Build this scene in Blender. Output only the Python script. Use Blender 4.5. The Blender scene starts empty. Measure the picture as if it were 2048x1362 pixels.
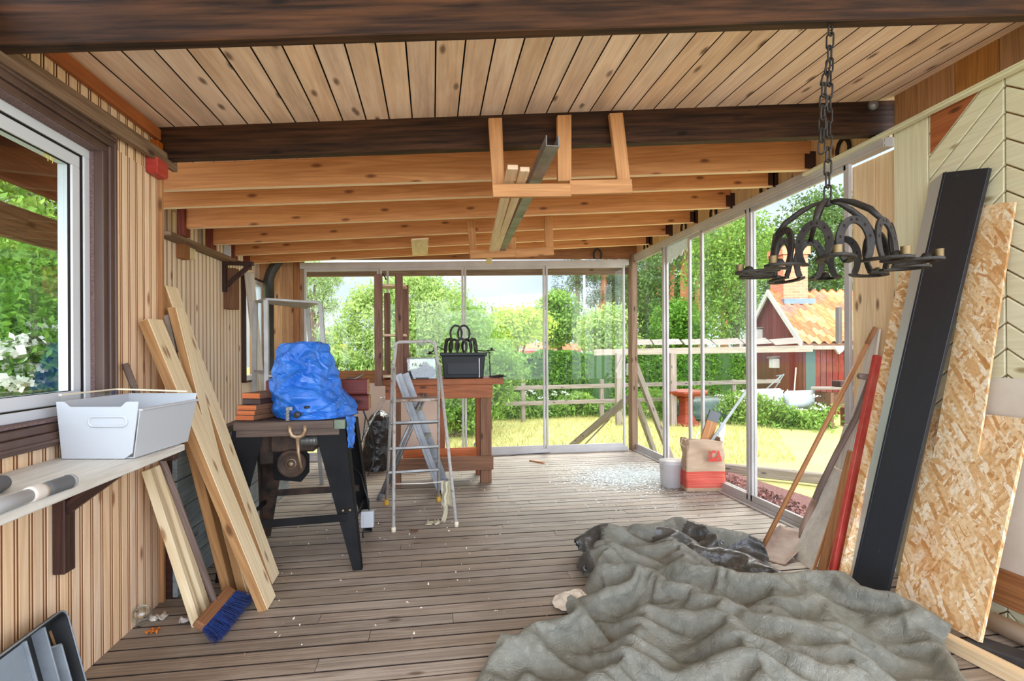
import bpy, math, random
import numpy as np
from mathutils import noise as NZ
from mathutils import Vector, Matrix, Quaternion
SC=bpy.context.scene; COL=SC.collection
RND=random.Random(7); PI=math.pi
# ---------------- camera model (room axes: X right, Y into the room, Z up) ----------------
FPX=1050.0; CH=1.25; CX=1024.0; CY=703.0; TH=math.atan((1024-865)/FPX); ROLL=0.005
_fw=Vector((math.sin(TH),math.cos(TH),0)); _rt=Vector((math.cos(TH),-math.sin(TH),0)); _up=Vector((0,0,1))
CR=_rt*math.cos(ROLL)-_up*math.sin(ROLL); CU=_up*math.cos(ROLL)+_rt*math.sin(ROLL); CW=_fw
CAM=Vector((0,0,CH))
def ray(x,y): return CW+CR*((x-CX)/FPX)-CU*((y-CY)/FPX)
def F(x,y,z=0.0):
    d=ray(x,y); return CAM+d*((z-CH)/d.z)
def PY(x,y,Y):
    d=ray(x,y); return CAM+d*(Y/d.y)
def PX(x,y,X):
    d=ray(x,y); return CAM+d*(X/d.x)
def PD(x,y,D): return CAM+ray(x,y)*D        # at camera depth D
def V3(*a): return Vector(a)
# ---------------- mesh builder ----------------
class MB:
    def __init__(s): s.V=[]; s.F=[]; s.U=[]; s.M=[]; s.S=[]
    def add(s,vs,fs,uvs=None,m=0,smooth=False):
        b=len(s.V); s.V+= [tuple(v) for v in vs]
        for i,f in enumerate(fs):
            s.F.append(tuple(b+k for k in f)); s.M.append(m); s.S.append(smooth)
            s.U.append(uvs[i] if uvs else [(vs[k][0]+vs[k][1],vs[k][2]+.37*vs[k][1]) for k in f])
        return s
    def hexa(s,c,m=0):
        # c: 8 corners, 0-3 start ring, 4-7 end ring; length runs from ring to ring
        c=[Vector(p) for p in c]; L=((c[4]+c[5]+c[6]+c[7])-(c[0]+c[1]+c[2]+c[3])).length/4
        uo=RND.random()*37; vo=RND.random()*23
        fs=[];us=[];acc=vo
        for k in range(4):
            a,b=k,(k+1)%4; w=((c[b]-c[a]).length+(c[b+4]-c[a+4]).length)/2
            fs.append((a,b,b+4,a+4)); us.append([(uo,acc),(uo,acc+w),(uo+L,acc+w),(uo+L,acc)]); acc+=w
        w=(c[1]-c[0]).length; h=(c[2]-c[1]).length
        for f in ((3,2,1,0),(4,5,6,7)):
            fs.append(f); us.append([(uo+.02*q[0],vo+q[1]) for q in ((0,0),(w,0),(w,h),(0,h))])
        return s.add(c,fs,us,m)
    def beam(s,p0,p1,w,h,up=(0,0,1),m=0,roll=0.0):
        # box from p0 to p1, centred: w sideways, h along up
        p0=Vector(p0);p1=Vector(p1); d=(p1-p0).normalized(); u=Vector(up); 
        x=d.cross(u)
        if x.length<1e-4: x=d.cross(Vector((1,0,0)))
        x.normalize(); u=x.cross(d).normalized()
        if roll:
            q=Quaternion(d,roll); x=q@x; u=q@u
        r=[(-.5,-.5),(.5,-.5),(.5,.5),(-.5,.5)]
        return s.hexa([p0+x*(w*a)+u*(h*b) for a,b in r]+[p1+x*(w*a)+u*(h*b) for a,b in r],m)
    def box(s,lo,hi,m=0,axis=None):
        lo=Vector(lo);hi=Vector(hi); d=hi-lo; a=axis if axis is not None else max(range(3),key=lambda i:abs(d[i]))
        c=(lo+hi)/2; p0=c.copy();p1=c.copy(); p0[a]=lo[a];p1[a]=hi[a]
        if a==0: return s.beam(p0,p1,abs(d[1]),abs(d[2]),(0,0,1),m)
        if a==1: return s.beam(p0,p1,abs(d[0]),abs(d[2]),(0,0,1),m)
        return s.beam(p0,p1,abs(d[0]),abs(d[1]),(0,1,0),m)
    def tube(s,pts,r,seg=8,closed=False,caps=True,m=0,flat=None):
        pts=[Vector(p) for p in pts]; n=len(pts); rs=r if isinstance(r,(list,tuple)) else [r]*n
        T=[]
        for i in range(n):
            a=pts[(i-1)%n] if (closed or i>0) else pts[i]; b=pts[(i+1)%n] if (closed or i<n-1) else pts[i]
            t=(b-a); T.append(t.normalized() if t.length>1e-9 else Vector((0,0,1)))
        u=T[0].orthogonal().normalized(); vs=[];L=0;Ls=[]
        for i in range(n):
            u=(u-T[i]*u.dot(T[i])); u=u.normalized() if u.length>1e-6 else T[i].orthogonal().normalized()
            w=T[i].cross(u)
            if i: L+=(pts[i]-pts[i-1]).length
            Ls.append(L)
            for k in range(seg):
                a=2*PI*k/seg; vs.append(pts[i]+(u*math.cos(a)+w*math.sin(a))*rs[i])
        fs=[];us=[]
        for i in range(n if closed else n-1):
            j=(i+1)%n
            for k in range(seg):
                l=(k+1)%seg
                fs.append((i*seg+k,i*seg+l,j*seg+l,j*seg+k)); l1=Ls[j] if j else L+.1
                us.append([(Ls[i],k*rs[i]),(Ls[i],(k+1)*rs[i]),(l1,(k+1)*rs[i]),(l1,k*rs[i])])
        if caps and not closed:
            fs.append(tuple(reversed(range(seg)))); us.append([(0,0)]*seg)
            fs.append(tuple((n-1)*seg+k for k in range(seg))); us.append([(0,0)]*seg)
        return s.add(vs,fs,us,m,True)
    def lathe(s,prof,o=(0,0,0),ax=(0,0,1),seg=20,m=0,smooth=True,a0=0,a1=2*PI):
        o=Vector(o);ax=Vector(ax).normalized(); e=ax.orthogonal().normalized() if abs(ax.z)<.999 else Vector((1,0,0)); g=ax.cross(e)
        full=abs(a1-a0-2*PI)<1e-6; ns=seg if full else seg+1; vs=[]
        for r,z in prof:
            for k in range(ns):
                a=a0+(a1-a0)*k/seg; vs.append(o+ax*z+(e*math.cos(a)+g*math.sin(a))*r)
        fs=[]
        for i in range(len(prof)-1):
            for k in range(seg):
                l=(k+1)%ns; fs.append((i*ns+k,i*ns+l,(i+1)*ns+l,(i+1)*ns+k))
        return s.add(vs,fs,None,m,smooth)
    def prism(s,poly,o,ex,ey,d,m=0,smooth=False):
        # polygon in plane (ex,ey) at o, extruded by vector d
        o=Vector(o);ex=Vector(ex);ey=Vector(ey);d=Vector(d); n=len(poly)
        vs=[o+ex*a+ey*b for a,b in poly]; vs+=[v+d for v in vs]
        uo=RND.random()*31; vo=RND.random()*31
        fs=[tuple(range(n)),tuple(reversed(range(n,2*n)))]; us=[[(uo+a,vo+b) for a,b in poly],[(uo+a,vo+b) for a,b in reversed(poly)]]
        acc=vo
        for k in range(n):
            l=(k+1)%n; w=math.hypot(poly[l][0]-poly[k][0],poly[l][1]-poly[k][1]); D=d.length
            fs.append((l,k,k+n,l+n)); us.append([(uo,acc+w),(uo,acc),(uo+D,acc),(uo+D,acc+w)]); acc+=w
        return s.add(vs,fs,us,m,smooth)
    def grid(s,fn,nu,nv,m=0,smooth=True,uvs=1.0):
        vs=[];uu=[]
        for i in range(nu+1):
            for j in range(nv+1):
                vs.append(fn(i/nu,j/nv)); uu.append((i/nu*uvs,j/nv*uvs))
        fs=[];us=[]
        for i in range(nu):
            for j in range(nv):
                q=(i*(nv+1)+j,(i+1)*(nv+1)+j,(i+1)*(nv+1)+j+1,i*(nv+1)+j+1); fs.append(q); us.append([uu[k] for k in q])
        return s.add(vs,fs,us,m,smooth)
    def build(s,name,mats,parent=None,bevel=0,origin=None,solid=0,subsurf=0,seg=1):
        me=bpy.data.meshes.new(name)
        if parent is not None: o3=Vector(parent['_o']) if '_o' in parent else parent.location
        elif origin is not None: o3=Vector(origin)
        else:
            A=np.array(s.V); o3=Vector(((A[:,0].min()+A[:,0].max())/2,(A[:,1].min()+A[:,1].max())/2,A[:,2].min()))
        me.from_pydata([(v[0]-o3[0],v[1]-o3[1],v[2]-o3[2]) for v in s.V],[],s.F)
        uvl=me.uv_layers.new(name='UVMap'); flat=[c for f in s.U for q in f for c in q]
        uvl.data.foreach_set('uv',flat)
        me.polygons.foreach_set('material_index',s.M); me.polygons.foreach_set('use_smooth',s.S)
        for m in (mats if isinstance(mats,(list,tuple)) else [mats]): me.materials.append(m)
        me.update()
        ob=bpy.data.objects.new(name,me); COL.objects.link(ob)
        if parent is not None: ob.parent=parent
        else: ob.location=o3
        if parent is not None and parent.type=='MESH':
            ORG[ob.name]=o3; ob['_o']=list(o3)
        elif parent is None: ob['_o']=list(o3)
        else: ob['_o']=list(o3)
        if bevel:
            b=ob.modifiers.new('edge','BEVEL'); b.width=bevel; b.segments=seg; b.limit_method='ANGLE'; b.angle_limit=.6
        if solid:
            b=ob.modifiers.new('thick','SOLIDIFY'); b.thickness=solid; b.offset=0
        if subsurf:
            b=ob.modifiers.new('sub','SUBSURF'); b.levels=subsurf; b.render_levels=subsurf
        return ob
ORG={}
def thing(name,label,cat,loc,group=None):
    o=bpy.data.objects.new(name,None); COL.objects.link(o); o.location=loc; o['_o']=list(loc); o.empty_display_size=.1
    o['label']=label; o['category']=cat
    if group: o['group']=group
    return o
def tag(o,label,cat,group=None,kind=None):
    o['label']=label; o['category']=cat
    if group: o['group']=group
    if kind: o['kind']=kind
    return o
def lab(o,label): o['label']=label; return o
def struct(o,label=None,cat=None):
    o['kind']='structure'
    if label: o['label']=label
    if cat: o['category']=cat
    return o
def copy_tree(o,parent=None):
    c=o.copy(); COL.objects.link(c)
    if parent is not None: c.parent=parent
    for ch in list(o.children): copy_tree(ch,c)
    return c
def arc(c,r,a0,a1,n,ex,ey): return [Vector(c)+Vector(ex)*(r*math.cos(a0+(a1-a0)*i/n))+Vector(ey)*(r*math.sin(a0+(a1-a0)*i/n)) for i in range(n+1)]
def crumple(x,y,z,seed=0):
    # raised creases on the borders of random cells, like crushed plastic sheet
    d=NZ.voronoi(Vector((x+seed*9.1,y+seed*5.7,z)),distance_metric='DISTANCE')[0]; return d[0]
def facets(nu,nv,npts,seed,su=1.0,sv=1.0,ang=0.0,wrap=False):
    # creased height map: flat triangles between random heights, sampled on a grid
    from mathutils import geometry as GEO
    r=np.random.default_rng(seed); P=r.random((npts,2)); H=r.random(npts)-.5
    if wrap: P=np.concatenate([P,P+[1,0],P-[1,0]]); H=np.concatenate([H,H,H]); k=(P[:,0]>-.2)&(P[:,0]<1.2); P=P[k];H=H[k]
    C=np.array([[-.3,-.3],[1.3,-.3],[1.3,1.3],[-.3,1.3]]); P=np.concatenate([P,C]); H=np.concatenate([H,np.zeros(4)])
    c,s=math.cos(ang),math.sin(ang); Q=np.stack([(P[:,0]*c+P[:,1]*s)*su,(-P[:,0]*s+P[:,1]*c)*sv],1)
    vo,_,fo,ov,_,_=GEO.delaunay_2d_cdt([Vector(q) for q in Q],[],[],0,1e-7)
    Z=np.zeros((nu+1,nv+1)); idx=[o[0] if o else 0 for o in ov]
    for f in fo:
        a,b,d=[P[idx[i]] for i in f]; ha,hb,hd=[H[idx[i]] for i in f]
        i0=max(0,int(min(a[0],b[0],d[0])*nu)); i1=min(nu,int(max(a[0],b[0],d[0])*nu)+1); j0=max(0,int(min(a[1],b[1],d[1])*nv)); j1=min(nv,int(max(a[1],b[1],d[1])*nv)+1)
        if i1<i0 or j1<j0: continue
        I,J=np.meshgrid(np.arange(i0,i1+1)/nu,np.arange(j0,j1+1)/nv,indexing='ij'); det=(b[0]-a[0])*(d[1]-a[1])-(d[0]-a[0])*(b[1]-a[1])
        if abs(det)<1e-12: continue
        w1=((I-a[0])*(d[1]-a[1])-(d[0]-a[0])*(J-a[1]))/det; w2=((b[0]-a[0])*(J-a[1])-(I-a[0])*(b[1]-a[1]))/det
        m=(w1>=-1e-6)&(w2>=-1e-6)&(w1+w2<=1+1e-6); z=ha+(hb-ha)*w1+(hd-ha)*w2; sl=Z[i0:i1+1,j0:j1+1]; sl[m]=z[m]
    return Z
def vnoise(p,seed=0):
    from mathutils import noise
    return noise.noise(Vector(p)+Vector((seed*13.7,seed*7.1,seed*3.3)))
# ---------------- materials ----------------
def srgb(r,g,b):
    f=lambda c:(c/255/12.92 if c/255<=.04045 else ((c/255+.055)/1.055)**2.4)
    return (f(r),f(g),f(b),1.0)
def nd(nt,t,props=None,**inp):
    n=nt.nodes.new('ShaderNode'+t)
    for k,v in (props or {}).items(): setattr(n,k,v)
    for k,v in inp.items():
        if k[0]=='i' and k[1:].isdigit(): s=n.inputs[int(k[1:])]
        else: s=n.inputs[k.replace('_',' ')]
        if isinstance(v,bpy.types.NodeSocket): nt.links.new(v,s)
        else: s.default_value=v
    return n
def newmat(name):
    m=bpy.data.materials.new(name); m.use_nodes=True; nt=m.node_tree; nt.nodes.clear()
    return m,nt,nd(nt,'OutputMaterial')
def ramp(nt,fac,stops):
    r=nd(nt,'ValToRGB',Fac=fac); e=r.color_ramp.elements
    while len(e)<len(stops): e.new(.5)
    for el,(p,c) in zip(e,stops): el.position=p; el.color=c if len(c)==4 else (*c,1)
    return r.outputs['Color']
def mth(nt,op,a,b=None,c=None,clamp=False):
    n=nt.nodes.new('ShaderNodeMath'); n.operation=op; n.use_clamp=clamp
    for i,v in enumerate((a,b,c)):
        if v is None: continue
        if isinstance(v,bpy.types.NodeSocket): nt.links.new(v,n.inputs[i])
        else: n.inputs[i].default_value=v
    return n.outputs[0]
def mix(nt,fac,a,b,blend='MIX'):
    n=nt.nodes.new('ShaderNodeMix'); n.data_type='RGBA'; n.blend_type=blend
    for s,v in ((n.inputs[0],fac),(n.inputs[6],a),(n.inputs[7],b)):
        if isinstance(v,bpy.types.NodeSocket): nt.links.new(v,s)
        else: s.default_value=v
    return n.outputs[2]
MATS={}
def wood(name,c1,c2,knot=(60,35,20),kn=.35,rough=.65,var=.12,grain=1.0,dirt=None,dirtamt=.5,dirtscale=1.5,bump=.15,spec=.3,duv=None):
    m,nt,out=newmat(name)
    uv=nd(nt,'TexCoord').outputs['UV']; isl=nd(nt,'NewGeometry').outputs['Random Per Island']
    sep=nd(nt,'SeparateXYZ',Vector=uv); z=mth(nt,'MULTIPLY',isl,53.0)
    def vec(sx,sy): return nd(nt,'CombineXYZ',X=mth(nt,'MULTIPLY',sep.outputs[0],sx),Y=mth(nt,'MULTIPLY',sep.outputs[1],sy),Z=z).outputs[0]
    g=nd(nt,'TexNoise',Vector=vec(4,90*grain),Scale=1.0,Detail=5.0,Roughness=.65).outputs['Fac']
    b=nd(nt,'TexNoise',Vector=vec(.7,15*grain),Scale=1.0,Detail=2.0,Distortion=.5).outputs['Fac']
    rings=mth(nt,'MULTIPLY_ADD',mth(nt,'SINE',mth(nt,'MULTIPLY',b,42.0)),.5,.5)
    t=mth(nt,'ADD',mth(nt,'MULTIPLY',mth(nt,'MULTIPLY_ADD',g,1.6,-.3),.6),mth(nt,'MULTIPLY',rings,.35))
    col=ramp(nt,t,[(.2,srgb(*c1)),(.75,srgb(*c2))])
    vor=nd(nt,'TexVoronoi',Vector=nd(nt,'VectorMath',{'operation':'ADD'},i0=vec(3.2,8.5),i1=nd(nt,'CombineXYZ',X=z,Y=z).outputs[0]).outputs[0],Scale=1.0)
    vor.voronoi_dimensions='2D'
    kd=mth(nt,'SUBTRACT',1.0,mth(nt,'MULTIPLY',vor.outputs['Distance'],7.0),clamp=True)
    sel=mth(nt,'LESS_THAN',nd(nt,'SeparateColor',Color=vor.outputs['Color']).outputs[0],kn)
    kf=mth(nt,'MULTIPLY',mth(nt,'MULTIPLY',kd,1.6,clamp=True),sel)
    col=mix(nt,mth(nt,'MULTIPLY',kf,.85),col,srgb(*knot))
    if dirt:
        dn=nd(nt,'TexNoise',Vector=vec(*duv) if duv else nd(nt,'NewGeometry').outputs['Position'],Scale=1.0 if duv else dirtscale,Detail=5.0,Roughness=.6).outputs['Fac']
        df=mth(nt,'MULTIPLY',mth(nt,'MULTIPLY_ADD',dn,4.0,-1.7,clamp=True),dirtamt)
        col=mix(nt,df,col,srgb(*dirt))
    hs=nd(nt,'HueSaturation',Color=col,Value=mth(nt,'MULTIPLY_ADD',isl,2*var,1-var),Saturation=mth(nt,'MULTIPLY_ADD',mth(nt,'FRACT',mth(nt,'MULTIPLY',isl,7.3)),.2,.9))
    bs=nd(nt,'BsdfPrincipled',Base_Color=hs.outputs[0],Roughness=rough)
    bs.inputs['Specular IOR Level'].default_value=spec
    bp=nd(nt,'Bump',Height=t,Strength=bump,Distance=.01); nt.links.new(bp.outputs[0],bs.inputs['Normal'])
    nt.links.new(bs.outputs[0],out.inputs[0]); MATS[name]=m; return m
def plain(name,c,rough=.5,metal=0.0,var=0.0,c2=None,scale=6.0,detail=5.0,bump=0.0,bscale=None,spec=.4,lo=.35,hi=.65,coord='Object',trans=0.0,coat=0.0,stretch=None):
    m,nt,out=newmat(name); co=nd(nt,'TexCoord').outputs[coord]
    if stretch: co=nd(nt,'Mapping',Vector=co,Scale=stretch).outputs[0]
    no=nd(nt,'TexNoise',Vector=co,Scale=scale,Detail=detail,Roughness=.62).outputs['Fac']
    col=ramp(nt,no,[(lo,srgb(*c)),(hi,srgb(*(c2 or c)))]) if c2 else nd(nt,'RGB').outputs[0]
    if not c2: col.default_value=srgb(*c) if hasattr(col,'default_value') else col
    bs=nd(nt,'BsdfPrincipled',Base_Color=col,Roughness=rough,Metallic=metal)
    bs.inputs['Specular IOR Level'].default_value=spec; bs.inputs['Coat Weight'].default_value=coat
    if bump:
        bn=nd(nt,'TexNoise',Vector=co,Scale=bscale or scale*3,Detail=6.0).outputs['Fac']
        bp=nd(nt,'Bump',Height=bn,Strength=bump,Distance=.02); nt.links.new(bp.outputs[0],bs.inputs['Normal'])
    sh=bs.outputs[0]
    if trans:
        tr=nd(nt,'BsdfTranslucent',Color=col); sh=nd(nt,'MixShader',Fac=trans,i1=sh,i2=tr.outputs[0]).outputs[0]
    nt.links.new(sh,out.inputs[0]); MATS[name]=m; return m
def glass(name,tint=(1,1,1),refl=1.0,haze=0.0,hazecol=(230,232,228),rough=.0):
    m,nt,out=newmat(name)
    tr=nd(nt,'BsdfTransparent',Color=(*tint,1)); gl=nd(nt,'BsdfGlossy',Color=(1,1,1,1),Roughness=rough)
    fc=nd(nt,'LayerWeight',Blend=.5).outputs['Facing']; fr=mth(nt,'MULTIPLY_ADD',mth(nt,'POWER',fc,4.0),.75,.035,clamp=True)
    sh=nd(nt,'MixShader',Fac=mth(nt,'MULTIPLY',fr,refl),i1=tr.outputs[0],i2=gl.outputs[0]).outputs[0]
    if haze:
        co=nd(nt,'TexCoord').outputs['Object']
        hn=nd(nt,'TexNoise',Vector=nd(nt,'Mapping',Vector=co,Scale=(1.5,1.5,.5)).outputs[0],Scale=2.5,Detail=5.0).outputs['Fac']
        df=nd(nt,'BsdfDiffuse',Color=srgb(*hazecol))
        sh=nd(nt,'MixShader',Fac=mth(nt,'MULTIPLY',mth(nt,'MULTIPLY_ADD',hn,3.0,-1.0,clamp=True),haze),i1=sh,i2=df.outputs[0]).outputs[0]
    nt.links.new(sh,out.inputs[0]); MATS[name]=m; return m
def leafmat(name,c1,c2,trans=.35,rough=.55):
    m,nt,out=newmat(name); isl=nd(nt,'NewGeometry').outputs['Random Per Island']
    no=nd(nt,'TexNoise',Vector=nd(nt,'TexCoord').outputs['Object'],Scale=1.3,Detail=3.0).outputs['Fac']
    f=mth(nt,'ADD',mth(nt,'MULTIPLY',isl,.55),mth(nt,'MULTIPLY_ADD',no,1.2,-.35),clamp=True)
    col=ramp(nt,f,[(.1,srgb(*c1)),(.9,srgb(*c2))])
    bs=nd(nt,'BsdfPrincipled',Base_Color=col,Roughness=rough); bs.inputs['Specular IOR Level'].default_value=.25
    tl=nd(nt,'BsdfTranslucent',Color=col)
    nt.links.new(nd(nt,'MixShader',Fac=trans,i1=bs.outputs[0],i2=tl.outputs[0]).outputs[0],out.inputs[0]); MATS[name]=m; return m
def osb(name):
    m,nt,out=newmat(name); uv=nd(nt,'TexCoord').outputs['UV']
    wn=nd(nt,'TexNoise',Vector=uv,Scale=7.0,Detail=2.0)
    base=None; h=None
    for k,(ang,sx,sy) in enumerate(((1.45,13,70),(.35,15,62),(-1.1,16,80),(.9,12,52))):
        mp=nd(nt,'Mapping',Vector=nd(nt,'Mapping',Vector=nd(nt,'VectorMath',{'operation':'MULTIPLY_ADD'},i0=wn.outputs['Color'],i1=(.012,.012,.012),i2=uv).outputs[0],Rotation=(0,0,ang)).outputs[0],Scale=(sx,sy,1),Location=(k*3.3,k*5.1,0))
        v=nd(nt,'TexVoronoi',{'feature':'F1','distance':'CHEBYCHEV'},Vector=mp.outputs[0],Scale=1.0)
        r=nd(nt,'SeparateColor',Color=v.outputs['Color'])
        c=ramp(nt,r.outputs[0],[(0,srgb(196,140,80)),(.3,srgb(224,180,124)),(.65,srgb(238,208,160)),(1,srgb(250,234,204))])
        if base is None: base=c; h=r.outputs[1]
        else:
            sel=mth(nt,'GREATER_THAN',r.outputs[2],.55); base=mix(nt,sel,base,c)
            h=mth(nt,'ADD',mth(nt,'MULTIPLY',h,mth(nt,'SUBTRACT',1.0,sel)),mth(nt,'MULTIPLY',r.outputs[1],sel))
    fine=nd(nt,'TexNoise',Vector=uv,Scale=60.0,Detail=3.0).outputs['Fac']
    col=mix(nt,mth(nt,'MULTIPLY_ADD',fine,1.6,-.75,clamp=True),base,srgb(150,96,48))
    st=nd(nt,'TexNoise',Vector=uv,Scale=2.2,Detail=3.0).outputs['Fac']
    col=mix(nt,mth(nt,'MULTIPLY_ADD',st,2.0,-1.05,clamp=True),col,srgb(190,120,60))
    bs=nd(nt,'BsdfPrincipled',Base_Color=col,Roughness=.6); bp=nd(nt,'Bump',Height=h,Strength=.25,Distance=.004)
    nt.links.new(bp.outputs[0],bs.inputs['Normal']); nt.links.new(bs.outputs[0],out.inputs[0]); MATS[name]=m; return m
wood('ceiling_pine',(255,226,198),(242,204,170),(96,66,46),.34,.6,.06,dirt=(176,138,112),dirtamt=.45,duv=(1.6,9),bump=.1); wood('mid_board',(186,134,84),(156,108,64),(90,54,30),.3,.65,.08,dirt=(130,90,60),dirtamt=.35); wood('hanger_pine',(204,148,92),(178,124,74),(96,56,30),.25,.6,.05)
wood('dark_beam',(58,37,22),(33,21,13),(18,11,7),.2,.6,.05,dirt=(104,66,38),dirtamt=.5,duv=(2.2,34),spec=.2)
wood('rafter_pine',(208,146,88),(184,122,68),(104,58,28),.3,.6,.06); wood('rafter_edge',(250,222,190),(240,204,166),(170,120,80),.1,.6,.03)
wood('wall_pine',(242,212,176),(228,192,152),(140,90,58),.16,.55,.08)
wood('wall_pine_pale',(250,232,212),(240,216,190),(130,88,62),.2,.6,.06)
wood('deck',(180,167,152),(142,129,115),(84,66,52),.12,.5,.12,dirt=(112,92,76),dirtamt=.55,dirtscale=1.1,bump=.2,spec=.5)
wood('orange_trim',(176,98,44),(150,80,36),(80,40,20),.2,.55,.05)
wood('red_stain',(126,58,38),(98,42,30),(50,20,16),.2,.6,.06)
wood('weathered',(140,112,88),(106,82,62),(50,36,28),.4,.75,.08)
wood('dark_stain',(74,48,40),(52,34,30),(24,16,14),.1,.4,.05)
wood('grey_paint',(150,160,160),(118,128,130),(70,72,72),.2,.6,.08,dirt=(90,86,80),dirtamt=.5,dirtscale=4)
wood('lumber',(234,216,178),(216,192,148),(140,100,62),.3,.6,.06)
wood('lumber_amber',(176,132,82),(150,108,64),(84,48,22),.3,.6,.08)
wood('white_shelf_paint',(226,224,216),(206,202,192),(160,150,138),.15,.6,.04,dirt=(186,180,168),dirtamt=.4,dirtscale=5)
wood('cream_siding',(228,224,192),(216,210,174),(150,130,90),.15,.6,.03,bump=.08)
wood('brown_board',(168,112,64),(138,88,48),(70,40,22),.3,.65,.1,dirt=(96,66,44),dirtamt=.4)
wood('post_pine',(238,212,170),(222,188,140),(110,72,46),.5,.55,.05)
wood('stained_pine',(206,164,124),(176,132,96),(96,60,40),.4,.65,.15,dirt=(132,92,66),dirtamt=.5)
wood('bench_wood',(170,98,56),(136,76,42),(70,36,20),.3,.6,.08,dirt=(98,66,46),dirtamt=.6)
wood('bench_dark',(132,92,66),(106,72,50),(56,36,26),.3,.7,.06)
wood('orange_ply',(204,112,54),(178,90,40),(120,60,30),.2,.55,.05)
wood('rack_wood',(128,92,74),(98,68,54),(48,30,24),.4,.75,.06)
wood('rack_shelf',(232,206,172),(214,184,146),(120,80,50),.3,.6,.05)
wood('red_paint',(190,62,48),(164,44,36),(110,30,26),.1,.45,.05,dirt=(206,110,90),dirtamt=.5,dirtscale=5)
wood('red_log',(112,42,34),(84,28,26),(40,14,12),.2,.55,.06)
wood('grey_wood',(150,136,122),(120,106,94),(60,50,44),.4,.75,.06)
wood('pale_board',(222,216,204),(200,192,178),(140,120,100),.2,.65,.04)
wood('handle_wood',(186,128,76),(160,104,58),(90,56,30),.1,.5,.04)
wood('handle_grey',(136,116,104),(104,86,76),(60,48,42),.2,.7,.04)
plain('white_upvc',(214,218,222),.35)
plain('white_alu',(194,189,186),.4,c2=(176,170,166),scale=3)
plain('brown_casing',(76,56,48),.4,c2=(96,74,64),scale=5,stretch=(1,1,.2))
plain('brown_flock',(104,80,76),.8,c2=(132,108,104),scale=120,bump=.3)
plain('dark_backing',(30,20,14),.9)
glass('pane_glass',(.97,.985,.975),.32,haze=.012)
glass('window_glass',(.93,.97,.95),1.3)
# ---------------- room shell ----------------
XL=-1.355; XR=2.545; YF=6.35; XREC=-1.95
def zc(x): return 2.379+.072*(x+1.355)
def pt(p,**k): return Vector(p)
# floor boards
plain('board_edge',(54,42,34),.9); plain('groove',(150,98,58),.7)
def sidedark(mb):
    # the long edges and ends of a plank, in the joints, get the dark edge material
    for k in range(len(mb.F)-6,len(mb.F)):
        a,b,c=[Vector(mb.V[i]) for i in mb.F[k][:3]]; n=(b-a).cross(c-b).normalized()
        if abs(n.z)<.7: mb.M[k]=1
mb=MB(); y=.25; k=0
while y<6.40:
    x0=XL-.02 if y<2.86 else -2.05
    x1=2.60; cuts=[x0]
    if RND.random()<.55: cuts.append(RND.uniform(-.6,2.0))
    cuts.append(x1)
    for a,b in zip(cuts,cuts[1:]):
        dz=RND.uniform(-.0015,.0015); mb.box((a+.001,y,-.028+dz),(b-.001,y+.086,dz),axis=0); sidedark(mb)
    y+=.095
struct(mb.build('floor',[MATS['deck'],MATS['board_edge']]),'weathered plank floor of the porch','floor')
mb=MB(); mb.box((-2.1,.2,-.20),(2.62,6.42,-.06)); struct(mb.build('floor_base',MATS['dark_backing']))
# beadboard
def beadboard(mb,X,y0,y1,z0,z1,pitch=.065,sgn=1):
    prof=[(0,-.012),(.0025,-.012),(.004,-.001),(.006,0),(.0465,0),(.048,-.010),(.0515,-.010),(.053,0),(.0595,0),(.061,-.001),(.0625,-.012),(.065,-.012)]
    n=max(1,round((y1-y0)/pitch)); p=(y1-y0)/n
    for i in range(n):
        vs=[];us=[];fs=[];uo=RND.random()*40;vo=RND.random()*40
        for a,d in prof:
            for z in (z0,z1): vs.append((X+d*sgn,y0+i*p+a*p/.065,z))
        for q in range(len(prof)-1):
            f=(2*q,2*q+1,2*q+3,2*q+2); fs.append(f if sgn<0 else f[::-1])
            u=[(uo+z0,vo+prof[q][0]),(uo+z1,vo+prof[q][0]),(uo+z1,vo+prof[q+1][0]),(uo+z0,vo+prof[q+1][0])]; us.append(u if sgn<0 else u[::-1])
        mb.add(vs,fs,us)
        for q in (0,1,4,5,6,9,10): mb.M[len(mb.M)-len(fs)+q]=2
WY0=.55; WY1=2.47; WZ0=.922; WZ1=2.168
mb=MB()
beadboard(mb,XL,.6,2.86,0,WZ0+.03); beadboard(mb,XL,.6,2.86,WZ1-.03,zc(XL)+.02); beadboard(mb,XL,2.43,2.86,WZ0+.03,WZ1-.03)
mb.box((XL-.12,.6,0),(XL-.011,2.86,WZ0),m=1,axis=1); mb.box((XL-.12,.6,WZ1),(XL-.011,2.86,zc(XL)+.02),m=1,axis=1); mb.box((XL-.12,2.44,WZ0),(XL-.011,2.86,WZ1),m=1,axis=2)
struct(mb.build('wall_left',[MATS['wall_pine'],MATS['weathered'],MATS['groove']]),'pine beadboard wall beside the window','wall')
# corner trim + ceiling trim
mb=MB(); mb.box((XL-.13,2.86,0),(XL+.018,2.885,2.16)); struct(mb.build('trim_1',MATS['mid_board'],bevel=.003))
mb=MB(); mb.beam((XL+.015,1.2,zc(XL)-.045),(XL+.015,2.84,zc(XL)-.045),.026,.058); mb.box((XL-.005,2.79,2.17),(XL+.035,2.845,zc(XL)-.085)); struct(mb.build('trim_2',MATS['orange_trim'],bevel=.004))
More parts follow.
